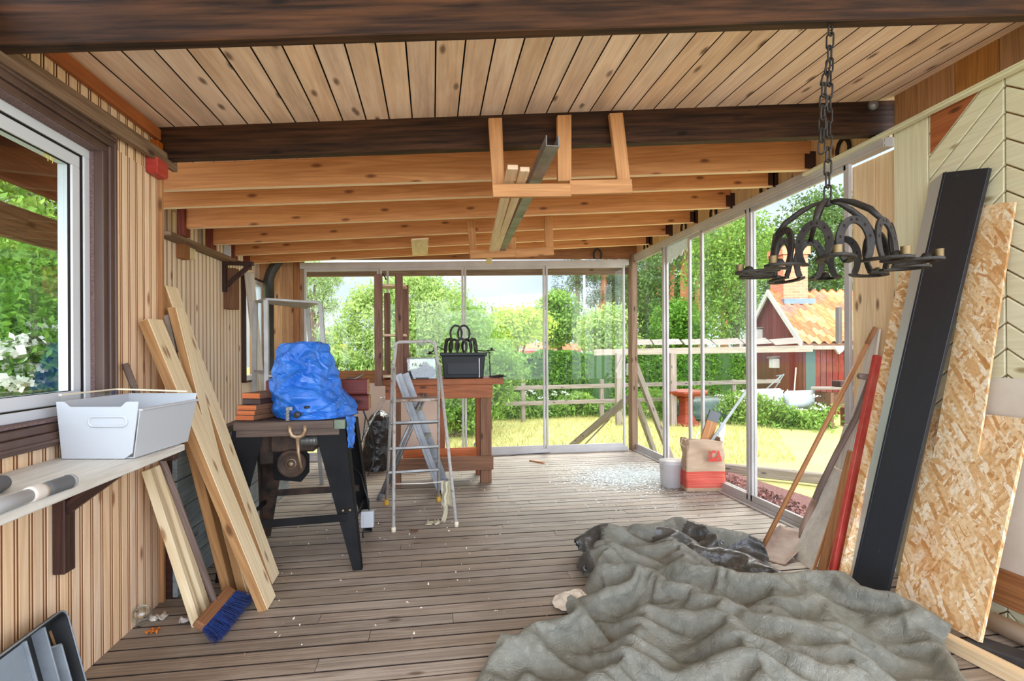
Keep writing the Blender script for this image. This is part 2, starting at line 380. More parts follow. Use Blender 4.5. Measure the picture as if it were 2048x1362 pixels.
# near window
def rframe(mb,X0,X1,y0,y1,z0,z1,w,m=0):
    mb.box((X0,y0,z1-w),(X1,y1,z1),m,1); mb.box((X0,y0,z0),(X1,y1,z0+w),m,1)
    mb.box((X0,y0,z0+w),(X1,y0+w,z1-w),m,2); mb.box((X0,y1-w,z0+w),(X1,y1,z1-w),m,2)
yp=lambda px,X: PX(px,560,X).y
w1=MB(); rframe(w1,XL-.005,XL+.028,WY0,WY1,WZ0,WZ1,.05); rframe(w1,XL-.005,XL+.036,WY0,WY1-.012,WZ0+.012,WZ1-.012,.014); rframe(w1,XL-.02,XL+.018,WY0,WY1-.05,WZ0+.05,WZ1-.05,.03)
wo=struct(w1.build('window_1',MATS['brown_casing'],bevel=.005,seg=2,origin=(XL,WY0,WZ0)),'white framed window with brown casing','window')
a=WY1-.068; bz=WZ0+.085; tz_=WZ1-.075; mb=MB(); rframe(mb,XL-.07,XL+.012,WY0,a,bz,tz_,.009); mb.build('reveal',MATS['brown_flock'],wo)
mb=MB(); rframe(mb,XL-.09,XL-.034,WY0,a-.009,bz+.009,tz_-.009,.036); rframe(mb,XL-.10,XL-.046,WY0,a-.050,bz+.050,tz_-.050,.046); mb.build('frame',MATS['white_upvc'],wo,bevel=.003,seg=2)
GY1=a-.096
mb=MB(); mb.box((XL-.070,WY0,bz+.09),(XL-.066,GY1+.006,tz_-.09)); mb.build('pane',MATS['window_glass'],wo)
q=PX(99,300,XL-.062); mb=MB(); mb.box((XL-.0635,q.y-.025,q.z-.022),(XL-.0625,q.y+.025,q.z+.018),axis=1)
for k in range(6): mb.box((XL-.0635,q.y-.024+.008*k,q.z-.022-.008*(k%3)-.006),(XL-.0625,q.y-.021+.008*k,q.z-.02),axis=2)
mb.build('tape',plain('tape_yellow',(226,206,110),.6),wo)
mb=MB(); rframe(mb,XL-.064,XL-.054,WY0,GY1+.005,bz+.092,tz_-.092,.006); rframe(mb,XL-.05,XL-.040,WY0,a-.045,bz+.045,tz_-.045,.004); mb.build('gasket',MATS['dark_backing'],wo)
# ceiling planks
mb=MB(); x=XL-.62; p=.1175
while x<2.58:
    for (ya,yb) in ((1.80,2.86),(2.86,6.5)):
        z0,z1=zc(x),zc(x+p-.007); c=[]
        xa,xb=x,x+p-.007
        if yb<3 and xa<XL-.05: continue
        mb.hexa([(xa,ya,z0),(xb,ya,z1),(xb,ya,z1+.022),(xa,ya,z0+.022),(xa,yb,z0),(xb,yb,z1),(xb,yb,z1+.022),(xa,yb,z0+.022)]); sidedark(mb)
    x+=p
mb.hexa([(XL-.1,-1.8,zc(XL)+.30),(3.2,-1.8,zc(3.2)+.30),(3.2,-1.8,zc(3.2)+.40),(XL-.1,-1.8,zc(XL)+.40),(XL-.1,1.78,zc(XL)+.30),(3.2,1.78,zc(3.2)+.30),(3.2,1.78,zc(3.2)+.40),(XL-.1,1.78,zc(XL)+.40)])
mb.hexa([(-2.1,1.8,zc(-2.1)+.024),(2.75,1.8,zc(2.75)+.024),(2.75,1.8,zc(2.75)+.12),(-2.1,1.8,zc(-2.1)+.12),(-2.1,6.6,zc(-2.1)+.024),(2.75,6.6,zc(2.75)+.024),(2.75,6.6,zc(2.75)+.12),(-2.1,6.6,zc(-2.1)+.12)],1)
struct(mb.build('ceiling',[MATS['ceiling_pine'],MATS['board_edge']]),'pale knotty plank ceiling','ceiling')
# big beams (bottom front edge by two points)
def big_beam(pl,pr,thick,ext,label,hl=.27):
    d=(pr-pl).normalized(); pl=pl-d*ext[0]; pr=pr+d*ext[1]; n=Vector((0,1,0)); up=Vector((0,0,1))
    c=[]
    for q in (pl,pr): c+=[q,q+n*thick,q+n*thick+up*hl,q+up*hl]
    mb=MB(); mb.hexa(c); return tag(mb.build('roof_beam',MATS['dark_beam'],bevel=.004),label,'beam',kind='structure')
b1=big_beam(PY(60,90,1.80),PY(2000,31,1.64),.05,(.6,.6),'dark stained roof beam across the top, nearest the viewer',.50)
b2=big_beam(PY(315,318,2.86),PY(1775,268,2.62),.06,(.02,.35),'dark stained roof beam between the plank ceiling and the orange rafters')
# rafters
RR=[(1623,338.6),(1548.7,371.8),(1463,414.6),(1390,444.5),(1340,469.6),(1300,488)]
RL=[(325,379.7),(325,415),(372,456),(426,488.7),(470,510.7),(499.6,527)]
SK=[-.05,-.04,-.03,-.02,-.02,-.02]
ordn=['first orange rafter, just behind the dark beam','second orange rafter behind the dark beam','third orange rafter, first to show its left end','fourth orange rafter, darkened at its left end','fifth orange rafter, near the white switch box','sixth orange rafter, nearest the far glass front']
RAFT=[]
for a,b,s,o in zip(RR,RL,SK,ordn):
    pr=PX(*a,2.5); pl=PY(*b,pr.y-s*4.1)
    d=(pr-pl).normalized(); le=pl.copy()
    if b[0]<330: pl=pl+(pl-pr).normalized()*((pl.x+1.88)/abs(d.x))
    n=Vector((0,1,0)); up=Vector((0,0,1)); c=[]
    for q in (pl,pr): c+=[q,q+n*.046,q+n*.046+up*.19,q+up*.19]
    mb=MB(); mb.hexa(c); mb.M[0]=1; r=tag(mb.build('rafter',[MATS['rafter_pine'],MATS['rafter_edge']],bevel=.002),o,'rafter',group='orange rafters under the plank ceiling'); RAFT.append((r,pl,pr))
    mb=MB(); mb.box((pr.x-.012,pr.y-.004,pr.z-.01),(pr.x+.03,pr.y-.001,pr.z+.12),axis=2); mb.box((pr.x-.05,pr.y-.004,pr.z+.004),(pr.x+.0,pr.y-.0015,pr.z+.1),axis=2)
    h=mb.build('joist_hanger',MATS['dark_stain'],r)
    mb=MB(); mb.box((pl.x-.05,pl.y-.03,pl.z-.06),(pl.x+.0,pl.y+.07,pl.z+.19),axis=2); mb.build('hanger_block',MATS['red_stain'],r,bevel=.003)
# right wall plate above the glass track
mb=MB(); yy=2.62
while yy<6.4:
    mb.box((2.565,yy,2.40),(2.585,min(yy+.16,6.42),2.80),axis=2); yy+=.1615
struct(mb.build('wall_right_plate',MATS['post_pine']))
# recessed left wall
mb=MB(); beadboard(mb,XREC,3.95,5.78,0,2.33,.075); mb.box((XREC-.1,3.95,0),(XREC-.011,5.78,2.33),m=1,axis=1); mb.box((XREC-.1,5.78,2.06),(XREC,6.4,2.4),axis=1); mb.box((XREC-.1,5.78,0),(XREC,6.4,.95),axis=1)
struct(mb.build('wall_left_recess',[MATS['wall_pine_pale'],MATS['weathered'],MATS['groove']]),'pale beadboard wall behind the leaning timber','wall')
mb=MB(); rframe(mb,XREC-.03,XREC+.03,5.78,6.38,.95,2.06,.06); rframe(mb,XREC-.03,XREC+.045,5.775,6.385,.94,2.07,.02,1)
wo2=struct(mb.build('window_2',[MATS['white_upvc'],MATS['dark_stain']],bevel=.004)); mb=MB(); mb.box((XREC-.01,5.84,1.0),(XREC-.004,6.32,2.0)); mb.build('pane',MATS['window_glass'],wo2)
# far wall: planks on the left, header
mb=MB(); x=-2.06
while x<-1.56:
    mb.box((x,YF+.01,0),(x+.118,YF+.03,2.36),axis=2); x+=.12
struct(mb.build('wall_back',MATS['stained_pine'],bevel=.003),'stained plank wall around the stovepipe','wall')
mb=MB(); mb.box((-1.575,YF-.01,0),(-1.515,YF+.03,2.32),axis=2); struct(mb.build('trim_3',MATS['brown_board'],bevel=.003))
mb=MB(); mb.hexa([(-2.05,YF+.0,2.31),(-2.05,YF+.04,2.31),(-2.05,YF+.04,2.45),(-2.05,YF,2.45),(2.6,YF,2.42),(2.6,YF+.04,2.42),(2.6,YF+.04,2.8),(2.6,YF,2.8)]); struct(mb.build('wall_back_header',MATS['brown_board']))
# ---- glass fronts
def bar(mb,a,b,w,h,m=0): mb.beam(a,b,w,h,(0,0,1),m)
gf=MB(); TL=PY(605,528,YF); TR=PY(1250,521,YF)
bar(gf,(TL.x-.02,YF-.03,TL.z-.03),(TR.x+.03,YF-.03,TR.z-.03),.05,.07)
bar(gf,(-1.49,YF-.03,.03),(2.42,YF-.03,.03),.05,.06)
ztop=lambda x: TL.z+(TR.z-TL.z)*(x-TL.x)/(TR.x-TL.x)-.06
FW=struct(gf.build('window_3',MATS['white_alu'],bevel=.004),'far sliding glass front','window')
edges=[PY(px,700,YF).x for px in (609,760,928,1090,1246)]
for i,(a,b) in enumerate(zip(edges,edges[1:])):
    yo=YF-.02-.012*(i%2)
    s_=MB(); z1=min(ztop(a),ztop(b)); 
    for x in (a+.017,b-.017 if i<3 else b): bar(s_,(x,yo,.06),(x,yo,ztop(x)),.034,.024)
    if i==0: bar(s_,(PY(776,700,YF).x,yo+.02,.06),(PY(776,700,YF).x,yo+.02,ztop(b)),.03,.024)
    bar(s_,(a,yo,.075),(b,yo,.075),.024,.04); bar(s_,(a,yo,ztop(a)-.015),(b,yo,ztop(b)-.015),.024,.04)
    so=s_.build('sash',MATS['white_alu'],FW,bevel=.003); so['_o']=FW['_o']
    g=MB(); g.hexa([(a,yo-.003,.09),(b,yo-.003,.09),(b,yo+.003,.09),(a,yo+.003,.09),(a,yo-.003,ztop(a)),(b,yo-.003,ztop(b)),(b,yo+.003,ztop(b)),(a,yo+.003,ztop(a))]); g.build('pane',MATS['pane_glass'],so)
# outer lintel seen through the far glass, corner post
mb=MB(); mb.beam((-1.6,YF+.10,2.18),(2.5,YF+.10,2.28),.06,.09); struct(mb.build('trim_4',MATS['weathered'],bevel=.004))
mb=MB(); mb.box((2.47,YF-.06,0),(2.55,YF+.06,2.46),axis=2); struct(mb.build('trim_5',MATS['weathered'],bevel=.005))
# right side track
gr=MB(); ztr=2.42
bar(gr,(XR,2.60,ztr),(XR,6.30,ztr),.07,.055); bar(gr,(XR-.032,2.60,ztr+.02),(XR-.032,6.30,ztr+.02),.012,.05); bar(gr,(XR-.03,2.60,ztr-.022),(XR-.03,6.3,ztr-.022),.014,.012)
bar(gr,(XR+.005,2.60,.018),(XR+.005,6.30,.018),.055,.036); bar(gr,(XR-.035,2.6,.006),(XR-.035,6.3,.006),.04,.012)
RW=struct(gr.build('window_4',MATS['white_alu'],bevel=.003),'right sliding glass front with one broken pane','window')
ym=[PX(p,700,XR).y for p in (1264,1330,1378,1407,1502,1697)]
def sash(y0,y1,xo,wid=(.03,.03),pane=True,rails=True):
    s_=MB()
    for yy,w in ((y0,wid[0]),(y1,wid[1])): s_.box((xo-.012,yy-w/2,.035),(xo+.012,yy+w/2,ztr-.025),axis=2)
    if rails: s_.box((xo-.012,y0,.035),(xo+.012,y1,.085),axis=1); s_.box((xo-.012,y0,ztr-.06),(xo+.012,y1,ztr-.025),axis=1)
    so=s_.build('sash',MATS['white_alu'],RW,bevel=.003)
    if pane:
        g=MB(); g.box((xo-.003,y0,.07),(xo+.003,y1,ztr-.05)); g.build('pane',MATS['pane_glass'],so)
    return so
sash(ym[1],ym[0],XR-.01,(.05,.04)); 
broken=sash(ym[2],ym[1]-.03,XR+.015,(.03,.03),False,False)
sash(ym[4],ym[2]+.02,XR+.02,(.06,.03)); sash(ym[4]+.02,ym[3],XR-.01,(.04,.04),False)
s5=sash(ym[5],ym[4],XR+.0,(.045,.045))
mb=MB(); p=PX(1691,655,XR); mb.box((XR-.035,p.y+.01,p.z-.10),(XR-.012,p.y+.045,p.z+.13),axis=2); mb.build('handle',MATS['white_alu'],s5,bevel=.006,seg=2)
mb=MB(); p=PX(1262,738,XR); mb.box((XR-.05,p.y-.05,p.z-.08),(XR-.02,p.y+.04,p.z+.07),axis=2); mb.build('lock',MATS['white_upvc'],RW,bevel=.006)
# jagged glass left along the top of the broken pane
mb=MB(); y0,y1=ym[2],ym[1]-.03; n=16; poly=[(y1,ztr-.03)]+[(y0,ztr-.03)]
for i in range(n+1): poly.append((y0+(y1-y0)*i/n, ztr-.08-.10*(i/n)-.05*abs(math.sin(i*2.3))-RND.random()*.03))
mb.prism(poly,(XR+.01,0,0),(0,1,0),(0,0,1),(.006,0,0))
SHARD=plain('crazed_glass',(236,240,240),.25,c2=(206,216,214),scale=40,trans=.3); mb.build('broken_pane',SHARD,broken)
# ---- right wall siding
mb=MB(); ya=PX(1788,500,XR).y; yb=PX(1857,500,XR).y; yc=PX(2010,500,XR).y
mb.box((XR,yb+.002,0),(XR+.02,ya,zc(XR)-.2),axis=2)
def clip(poly,a,b,c):   # keep a*y+b*z<=c
    o=[]
    for i in range(len(poly)):
        p,q=poly[i],poly[(i+1)%len(poly)]; fp=a*p[0]+b*p[1]-c; fq=a*q[0]+b*q[1]-c
        if fp<=0: o.append(p)
        if fp*fq<0: t=fp/(fp-fq); o.append((p[0]+(q[0]-p[0])*t,p[1]+(q[1]-p[1])*t))
    return o
A1=PX(1860,357,XR); A2=PX(2009,171,XR); B2=PX(2048,188,XR)
sl=(A2.z-A1.z)/(A2.y-A1.y); sr=(B2.z-A2.z)/(B2.y-A2.y); ztopw=2.47
def sidingrow(mb,k,pitch=.118):
    za=A2.z+k*pitch
    for (lo,hi,s) in ((yc+.003,yb-.002,sl),(1.0,yc-.003,sr*.75)):
        P=[(lo,-.1),(hi,-.1),(hi,3.2),(lo,3.2)]
        P=clip(P,-s,1,za-s*A2.y-.004); P=clip(P,s,-1,-(za-pitch-s*A2.y+.004)) if P else P
        P=clip(P,0,1,ztopw) if P else P; P=clip(P,0,-1,-.02) if P else P
        if len(P)>2:
            c=MB(); RNDm=0
            mb.prism(P,(XR,0,0),(0,1,0),(0,0,1),(.018,0,0))
for k in range(-22,6): sidingrow(mb,k)
mb.box((XR+.019,1.0,0),(XR+.05,ya,ztopw+.02),m=1,axis=1)
struct(mb.build('wall_right',[MATS['cream_siding'],MATS['mid_board']],bevel=.004),'cream painted chevron siding wall','wall')
mb=MB(); yy=1.0
while yy<ya-.01:
    w=min(.205,ya-yy); mb.box((XR+.002,yy,2.475),(XR+.022,yy+w-.004,zc(XR)+.02),axis=2); yy+=w
struct(mb.build('wall_right_upper',MATS['mid_board'],bevel=.002))
T=[PX(*q,XR) for q in ((1862,308),(1862,225),(1960,180))]
mb=MB(); mb.prism([(p.y,p.z) for p in T],(XR-.004,0,0),(0,1,0),(0,0,1),(.003,0,0)); struct(mb.build('trim_6',MATS['orange_trim']))
p0=PX(1609,350,2.50);p1=PX(2048,128,2.50); d=(p1-p0).normalized()
mb=MB(); mb.beam(p0,p1+d*.6,.04,.022,(0,0,1)); mb.beam(p0+d*.9,p1+d*.6,.075,.006,(0,0,1)); struct(mb.build('trim_7',MATS['cream_siding'],bevel=.003),'slim pale batten running across the siding','trim')
# pine boards between glass and siding
mb=MB(); a=PX(1712,500,2.60).y; b=PX(1750,500,2.60).y; c=PX(1790,500,2.60).y
mb.box((2.60,b+.002,0),(2.63,a+.03,ztr-.03),axis=2); mb.box((2.60,c-.02,0),(2.63,b-.002,ztr-.03),axis=2); mb.box((2.605,c-.02,ztr-.04),(2.63,2.62,2.75),axis=2)
struct(mb.build('trim_8',MATS['post_pine'],bevel=.006,seg=2))
# smooth cream board low on the siding, skirting
mb=MB(); mb.box((XR-.006,1.2,.14),(XR-.001,2.10,1.12),axis=1); struct(mb.build('wall_right_panel',plain('cream_panel',(226,218,202),.6,c2=(212,200,182),scale=4)))
mb=MB(); mb.box((XR-.03,1.0,.10),(XR-.006,2.2,.26),axis=1); struct(mb.build('baseboard_right',MATS['brown_board'],bevel=.003))
# ---------------- garden ----------------
rng=np.random.default_rng(11)
ZG=-.30
for n,a,b in (('leaf_light',(112,150,58),(196,214,128)),('leaf_mid',(84,128,44),(158,190,88)),('leaf_hedge',(62,112,30),(128,170,60)),('leaf_dark',(58,88,40),(112,142,72)),('leaf_yellow',(214,206,40),(244,236,110)),('leaf_pine',(70,92,58),(122,142,92)),('leaf_birch',(120,148,84),(190,206,140)),('flower_white',(232,234,220),(252,252,246)),('leaf_lime',(150,186,60),(214,226,110))): leafmat(n,a,b)
wood('bark',(128,104,84),(98,78,62),(50,40,34),.2,.85,.08)
wood('pine_bark',(196,130,86),(150,98,68),(84,58,44),.2,.85,.08)
def leaves(P,size,seed,aspect=.5,droop=.0):
    # P: (n,3) leaf centres -> one mesh worth of small folded leaf quads
    r=np.random.default_rng(seed); n=len(P)
    d=r.normal(size=(n,3)); d[:,2]-=droop; d/=np.linalg.norm(d,axis=1)[:,None]
    e=r.normal(size=(n,3)); e-=d*(d*e).sum(1)[:,None]; e/=np.linalg.norm(e,axis=1)[:,None]
    s=size*r.uniform(.6,1.35,size=(n,1)); nn=np.cross(d,e)
    V=np.stack([P-d*s*.5,P+e*s*aspect*.5+nn*s*.08,P+d*s*.5,P-e*s*aspect*.5+nn*s*.08],1).reshape(-1,3)
    return V
def leafobj(name,V,mat,parent=None,origin=(0,0,0)):
    n=len(V)//4; me=bpy.data.meshes.new(name); o3=np.array(origin)
    me.vertices.add(len(V)); me.vertices.foreach_set('co',(V-o3).astype(np.float32).ravel())
    me.loops.add(len(V)); me.loops.foreach_set('vertex_index',np.arange(len(V),dtype=np.int32))
    me.polygons.add(n); me.polygons.foreach_set('loop_start',np.arange(0,len(V),4,dtype=np.int32)); me.polygons.foreach_set('loop_total',np.full(n,4,dtype=np.int32))
    me.materials.append(mat); me.update(calc_edges=True); me.validate()
    ob=bpy.data.objects.new(name,me); COL.objects.link(ob)
    if parent: ob.parent=parent
    else: ob.location=origin
    return ob
def cloud(blobs,n,seed,clump=.16,ncl=None):
    # leaf centres gathered in clumps near the surface of ellipsoids (cx,cy,cz,rx,ry,rz)
    r=np.random.default_rng(seed); w=np.array([b[3]*b[5]+b[4]*b[5]+b[3]*b[4] for b in blobs]); w=w/w.sum(); out=[]
    for b,f in zip(blobs,w):
        m=int(n*f); k=max(6,(ncl and int(ncl*f)) or m//40)
        u=r.normal(size=(k,3)); u/=np.linalg.norm(u,axis=1)[:,None]; rad=r.uniform(.55,1.02,size=(k,1))**.6
        c=np.array(b[:3])+u*rad*np.array(b[3:6]); idx=r.integers(0,k,m)
        out.append(c[idx]+r.normal(size=(m,3))*clump*np.array([1,1,.75]))
    P=np.concatenate(out); return P[P[:,2]>ZG+.02]
TSEED=[100]
def tree(name,label,base,blobs,n,size,mat,cat='tree',group=None,trunk=None,bark='bark',clump=.16,aspect=.5,droop=0,ncl=None,crown='crown'):
    TSEED[0]+=1; t=thing(name,label,cat,Vector(base),group)
    leafobj(crown,leaves(cloud(blobs,n,TSEED[0],clump,ncl),size,TSEED[0],aspect,droop),MATS[mat],t,base)
    mb=MB(); b=Vector(base); top=Vector(blobs[0][:3]); r0=(trunk or .08)
    mb.tube([b+Vector((0,0,-.05)),b.lerp(top,.4)+Vector((.04,0,0)),b.lerp(top,.8),top],[r0*1.15,r0,r0*.7,r0*.35],8)
    for i,q in enumerate(blobs[1:8]):
        q=Vector(q[:3]); s=b.lerp(top,.45+.05*i); mb.tube([s,s.lerp(q,.55)+Vector((0,0,.06)),q],[r0*.5,r0*.35,r0*.15],6)
    mb.build('trunk',MATS[bark],t); return t
# ground
mb=MB(); nx=60
def gz(u,v):
    x=-45+95*u; y=-2+62*v; return (x,y,ZG+.02*vnoise((x*.4,y*.4,0)))
mb.grid(gz,60,50); LAWN=plain('lawn_grass',(206,194,122),.85,c2=(166,168,92),scale=.9,detail=8,lo=.3,hi=.75,bump=.3,bscale=40)
struct(mb.build('lawn',LAWN),'sunlit lawn behind the glass','lawn')
mb=MB(); mb.box((-14,-16,ZG-.2),(16,.18,ZG+.0)); struct(mb.build('ground',plain('bounce_yard',(190,182,170),.9,c2=(168,160,150),scale=30)))  # unseen pale yard behind the viewer, added to bounce light onto the ceiling
r=np.random.default_rng(5); n=26000; gy=6.6+7.2*r.random(n)**1.2; gx=-3+11*r.random(n)
keep=~((gx<2.7)&(gy<6.6))&(gx<1+gy*.6); P=np.stack([gx,gy,np.full(n,ZG+.03)],1)[keep]
V=leaves(P,.10,6,.10,-2.2); tag(leafobj('grass',V,leafmat('grass_blade',(160,164,88),(206,196,128))),'short grass of the sunlit lawn','grass',kind='stuff')
# gravel bed and its edging
e0=F(1440,936,-.2); e1=F(1660,959,-.2); mb=MB(); mb.hexa([(2.62,1.5,-.4),(4.2,1.5,-.4),(4.2,1.5,-.22),(2.62,1.5,-.22),(2.62,6.3,-.4),(e0.x,6.3,-.4),(e0.x,6.3,-.22),(2.62,6.3,-.22)])
GR=plain('gravel_red',(150,104,96),.9,c2=(104,72,66),scale=45,bump=1.0,bscale=70); struct(mb.build('gravel_bed',GR),'reddish gravel strip along the glass','ground')
P=np.stack([2.66+r.random(5200)*(e0.x-2.7),2.3+3.6*r.random(5200),np.full(5200,-.215)],1); tag(leafobj('gravel',leaves(P,.05,9,.9),plain('gravel_stone',(176,128,118),.9,c2=(112,80,74),scale=9)),'loose reddish gravel outside the right glass','gravel',kind='stuff')
d=(e1-e0).normalized(); mb=MB(); mb.beam(e0-d*1.5,e1+d*1.2,.09,.12); tag(mb.build('garden_edging',MATS['grey_wood'],bevel=.01),'grey timber edging between gravel and lawn','edging')
# hedge
def hedge(name,label,p0,p1,dep,h,n,size,mat,seed):
    p0=Vector(p0);p1=Vector(p1);L=(p1-p0); l=L.length; ex=L/l; ey=Vector((-ex.y,ex.x,0)); r=np.random.default_rng(seed)
    u=r.random(n)*l; top=r.random(n)<.3; a=np.where(top,r.random(n)*dep,np.abs(r.normal(size=n))*.05); z=np.where(top,h-np.abs(r.normal(size=n))*.05,r.random(n)*h)
    bump=.06*np.sin(u*2.1)+.05*np.sin(u*5.3+1); 
    P=np.array(p0)+u[:,None]*np.array(ex)+(a+bump)[:,None]*np.array(ey); P[:,2]=ZG+z+np.where(z>h-.3,.05*np.sin(u*3.1)+.03*np.sin(u*9),0)
    o=leafobj(name,leaves(P,size,seed),MATS[mat],None,(p0+L/2).to_tuple()); o['_o']=list(o.location); tag(o,label,'hedge')
    mb=MB(); mb.beam(p0+ey*(dep/2+.08)+Vector((0,0,h/2)),p1+ey*(dep/2+.08)+Vector((0,0,h/2)),dep,h-.08); mb.build('hedge_core',plain(name+'_core',(54,84,34),.9),o); return o
hedge('hedge','clipped green hedge behind the far rail fence',(.6,13.2,ZG),(8.5,12.9,ZG),.9,1.52,26000,.10,'leaf_hedge',21)
# rail fence
fe=thing('rail_fence','weathered two rail fence in front of the hedge','fence',(0,12,ZG))
FP=[PD(1000,800,11.6),PD(1250,800,11.9),PD(1500,800,12.2)]
a=PD(960,778,11.4); b=PD(1560,762,12.0)
for dz,k in ((0,0),(-.34,1)):
    mb=MB(); mb.beam(a+Vector((0,0,dz)),b+Vector((0,0,dz)),.03,.09); mb.build('rail',MATS['grey_wood'],fe,bevel=.004)
for px in (1047,1205,1345,1470):
    t=(px-960)/600; q=a.lerp(b,t); q=PD(px,770,CW.dot(q-CAM)); mb=MB(); mb.box((q.x-.045,q.y+.02,ZG-.05),(q.x+.045,q.y+.10,q.z+.12),axis=2); mb.build('post',MATS['grey_wood'],fe,bevel=.006)
# shrubs and trees behind the far glass
def B(px,py,D,rx,rz,ry=None): p=PD(px,py,D); return (p.x,p.y,p.z,rx,ry or rx,rz)
def base(px,D): p=PD(px,703,D); return Vector((p.x,p.y,ZG))
tree('willow_shrub','big loose light green willow behind the workbench',base(820,12.5),[B(820,600,12.5,.75,.55),B(750,640,12.5,.7,.7),B(890,640,12.3,.8,.8),B(700,690,12.4,.4,.5),B(830,700,12,1.0,.7),B(900,730,11.6,.75,.6),B(850,575,12.6,.35,.25),B(740,600,12.6,.35,.35),B(700,745,11.8,.5,.45),B(780,770,11.6,.7,.5),B(860,780,11.5,.6,.5)],46000,.10,'leaf_light',trunk=.09,clump=.13,aspect=.32,droop=.5)
tree('bush','tall spreading bush right of the black box',base(975,10.4),[B(965,690,10.6,.55,.6),B(990,740,10.2,.45,.5),B(1020,735,10,.3,.25),B(945,790,10,.5,.4),B(985,800,9.9,.35,.3),B(940,650,10.8,.45,.45)],11000,.085,'leaf_mid','bush',clump=.10,aspect=.4,crown='foliage')
tree('bush','lime green bush above the hedge, left of the round tree',base(1040,17),[B(1030,655,17,.7,.55),B(1065,650,17,.6,.5),B(1010,675,17,.6,.4),B(1000,640,17.4,.35,.3)],8000,.11,'leaf_lime','bush',clump=.14,crown='foliage')
tree('bush','pale green bush above the hedge beside the flagpole',base(1205,17),[B(1185,665,17,.55,.6),B(1220,650,17.3,.7,.6),B(1240,680,17,.5,.4)],8000,.11,'leaf_light','bush',clump=.14,crown='foliage')
tree('broadleaf_tree','round dark green tree left of the flagpole',base(1118,19),[B(1118,615,19,.6,.5),B(1110,655,19,.75,.6),B(1135,650,19,.5,.5),B(1098,620,19.2,.35,.4)],9000,.13,'leaf_mid',trunk=.1,clump=.15)
tree('birch_tree','hanging birch foliage at the top left of the far glass',base(610,13),[B(630,570,13,.4,.35),B(618,620,13,.25,.4),B(655,600,13,.22,.35),B(612,540,13,.4,.3),B(660,560,13.2,.25,.15),B(640,650,13,.12,.3)],6500,.07,'leaf_birch',trunk=.09,clump=.09,aspect=.35,droop=1.5)
tree('bush','yellow flowering bush left of the willow',base(675,13.5),[B(680,708,13.5,.32,.2),B(660,715,13.4,.3,.16)],2500,.09,'leaf_yellow','bush',clump=.08,crown='foliage')
tree('bush','low green bush under the yellow flowering one',base(690,12),[B(680,735,12,.45,.22),B(730,738,12,.4,.2),B(650,742,12,.4,.22)],4500,.09,'leaf_mid','bush',clump=.08,crown='foliage')
for i,(px,py,D,lb) in enumerate(((655,680,40,'dark far tree left of the yellow bush'),(640,690,42,'dark far tree just right of the grey rack'))):
    tree('spruce_tree',lb,base(px,D),[B(px,py,D,.8,.9),B(px-8,py+6,D,.6,.6),B(px+12,py+10,D,.9,.6)],1500,.2,'leaf_dark',trunk=.12,clump=.2)
tree('low_bush','low leafy bush seen under the workbench top',base(905,9.6),[B(905,830,9.6,.35,.25),B(890,810,9.6,.3,.3),B(935,845,9.6,.3,.14)],4500,.07,'leaf_mid','bush',clump=.07,crown='foliage')
# weeds along the fence, with white umbels
def weeds(name,label,pts,n,size,mat,seed,h,spread,cat='weeds'):
    r=np.random.default_rng(seed); k=r.integers(0,len(pts)-1,n); t=r.random((n,1)); A=np.array([tuple(p) for p in pts]); P=A[k]*(1-t)+A[k+1]*t
    P[:,0]+=r.normal(size=n)*spread; P[:,1]+=r.normal(size=n)*spread; P[:,2]=ZG+np.abs(r.random(n))*h*(1+.35*np.sin(P[:,0]*4.1))
    return tag(leafobj(name,leaves(P,size,seed,.35,-.5),MATS[mat],None,(0,0,0)),label,cat,kind='stuff')
weeds('undergrowth','lush green weeds along the foot of the far fence',[F(1000,838,ZG),F(1130,832,ZG),F(1262,828,ZG)],9000,.11,'leaf_mid',31,.42,.16)
weeds('undergrowth','tall green weeds along the fence on the right, behind the red table',[F(1300,836,ZG),F(1420,842,ZG),F(1520,850,ZG),F(1640,858,ZG)],10000,.10,'leaf_mid',32,.5,.2)
def umbels(label,pts,n,seed,z0,z1,group):
    r=np.random.default_rng(seed)
    P=[]
    for _ in range(n):
        i=r.integers(0,len(pts)-1); t=r.random(); p=Vector(pts[i]).lerp(Vector(pts[i+1]),t); c=np.array([p.x+r.normal()*.1,p.y+r.normal()*.1,ZG+r.uniform(z0,z1)])
        P.append(c+r.normal(size=(14,3))*np.array([.035,.035,.01]))
    return tag(leafobj('flowers',leaves(np.concatenate(P),.035,seed,.9),MATS['flower_white'],None,(0,0,0)),label,'flowers',kind='stuff')
umbels('white umbel flowers at the foot of the far fence',[F(1000,838,ZG),F(1130,832,ZG)],26,41,.3,.62,None)
umbels('white umbel flowers behind the red pedestal table',[F(1380,842,ZG),F(1520,850,ZG),F(1650,858,ZG)],46,42,.35,.75,None)
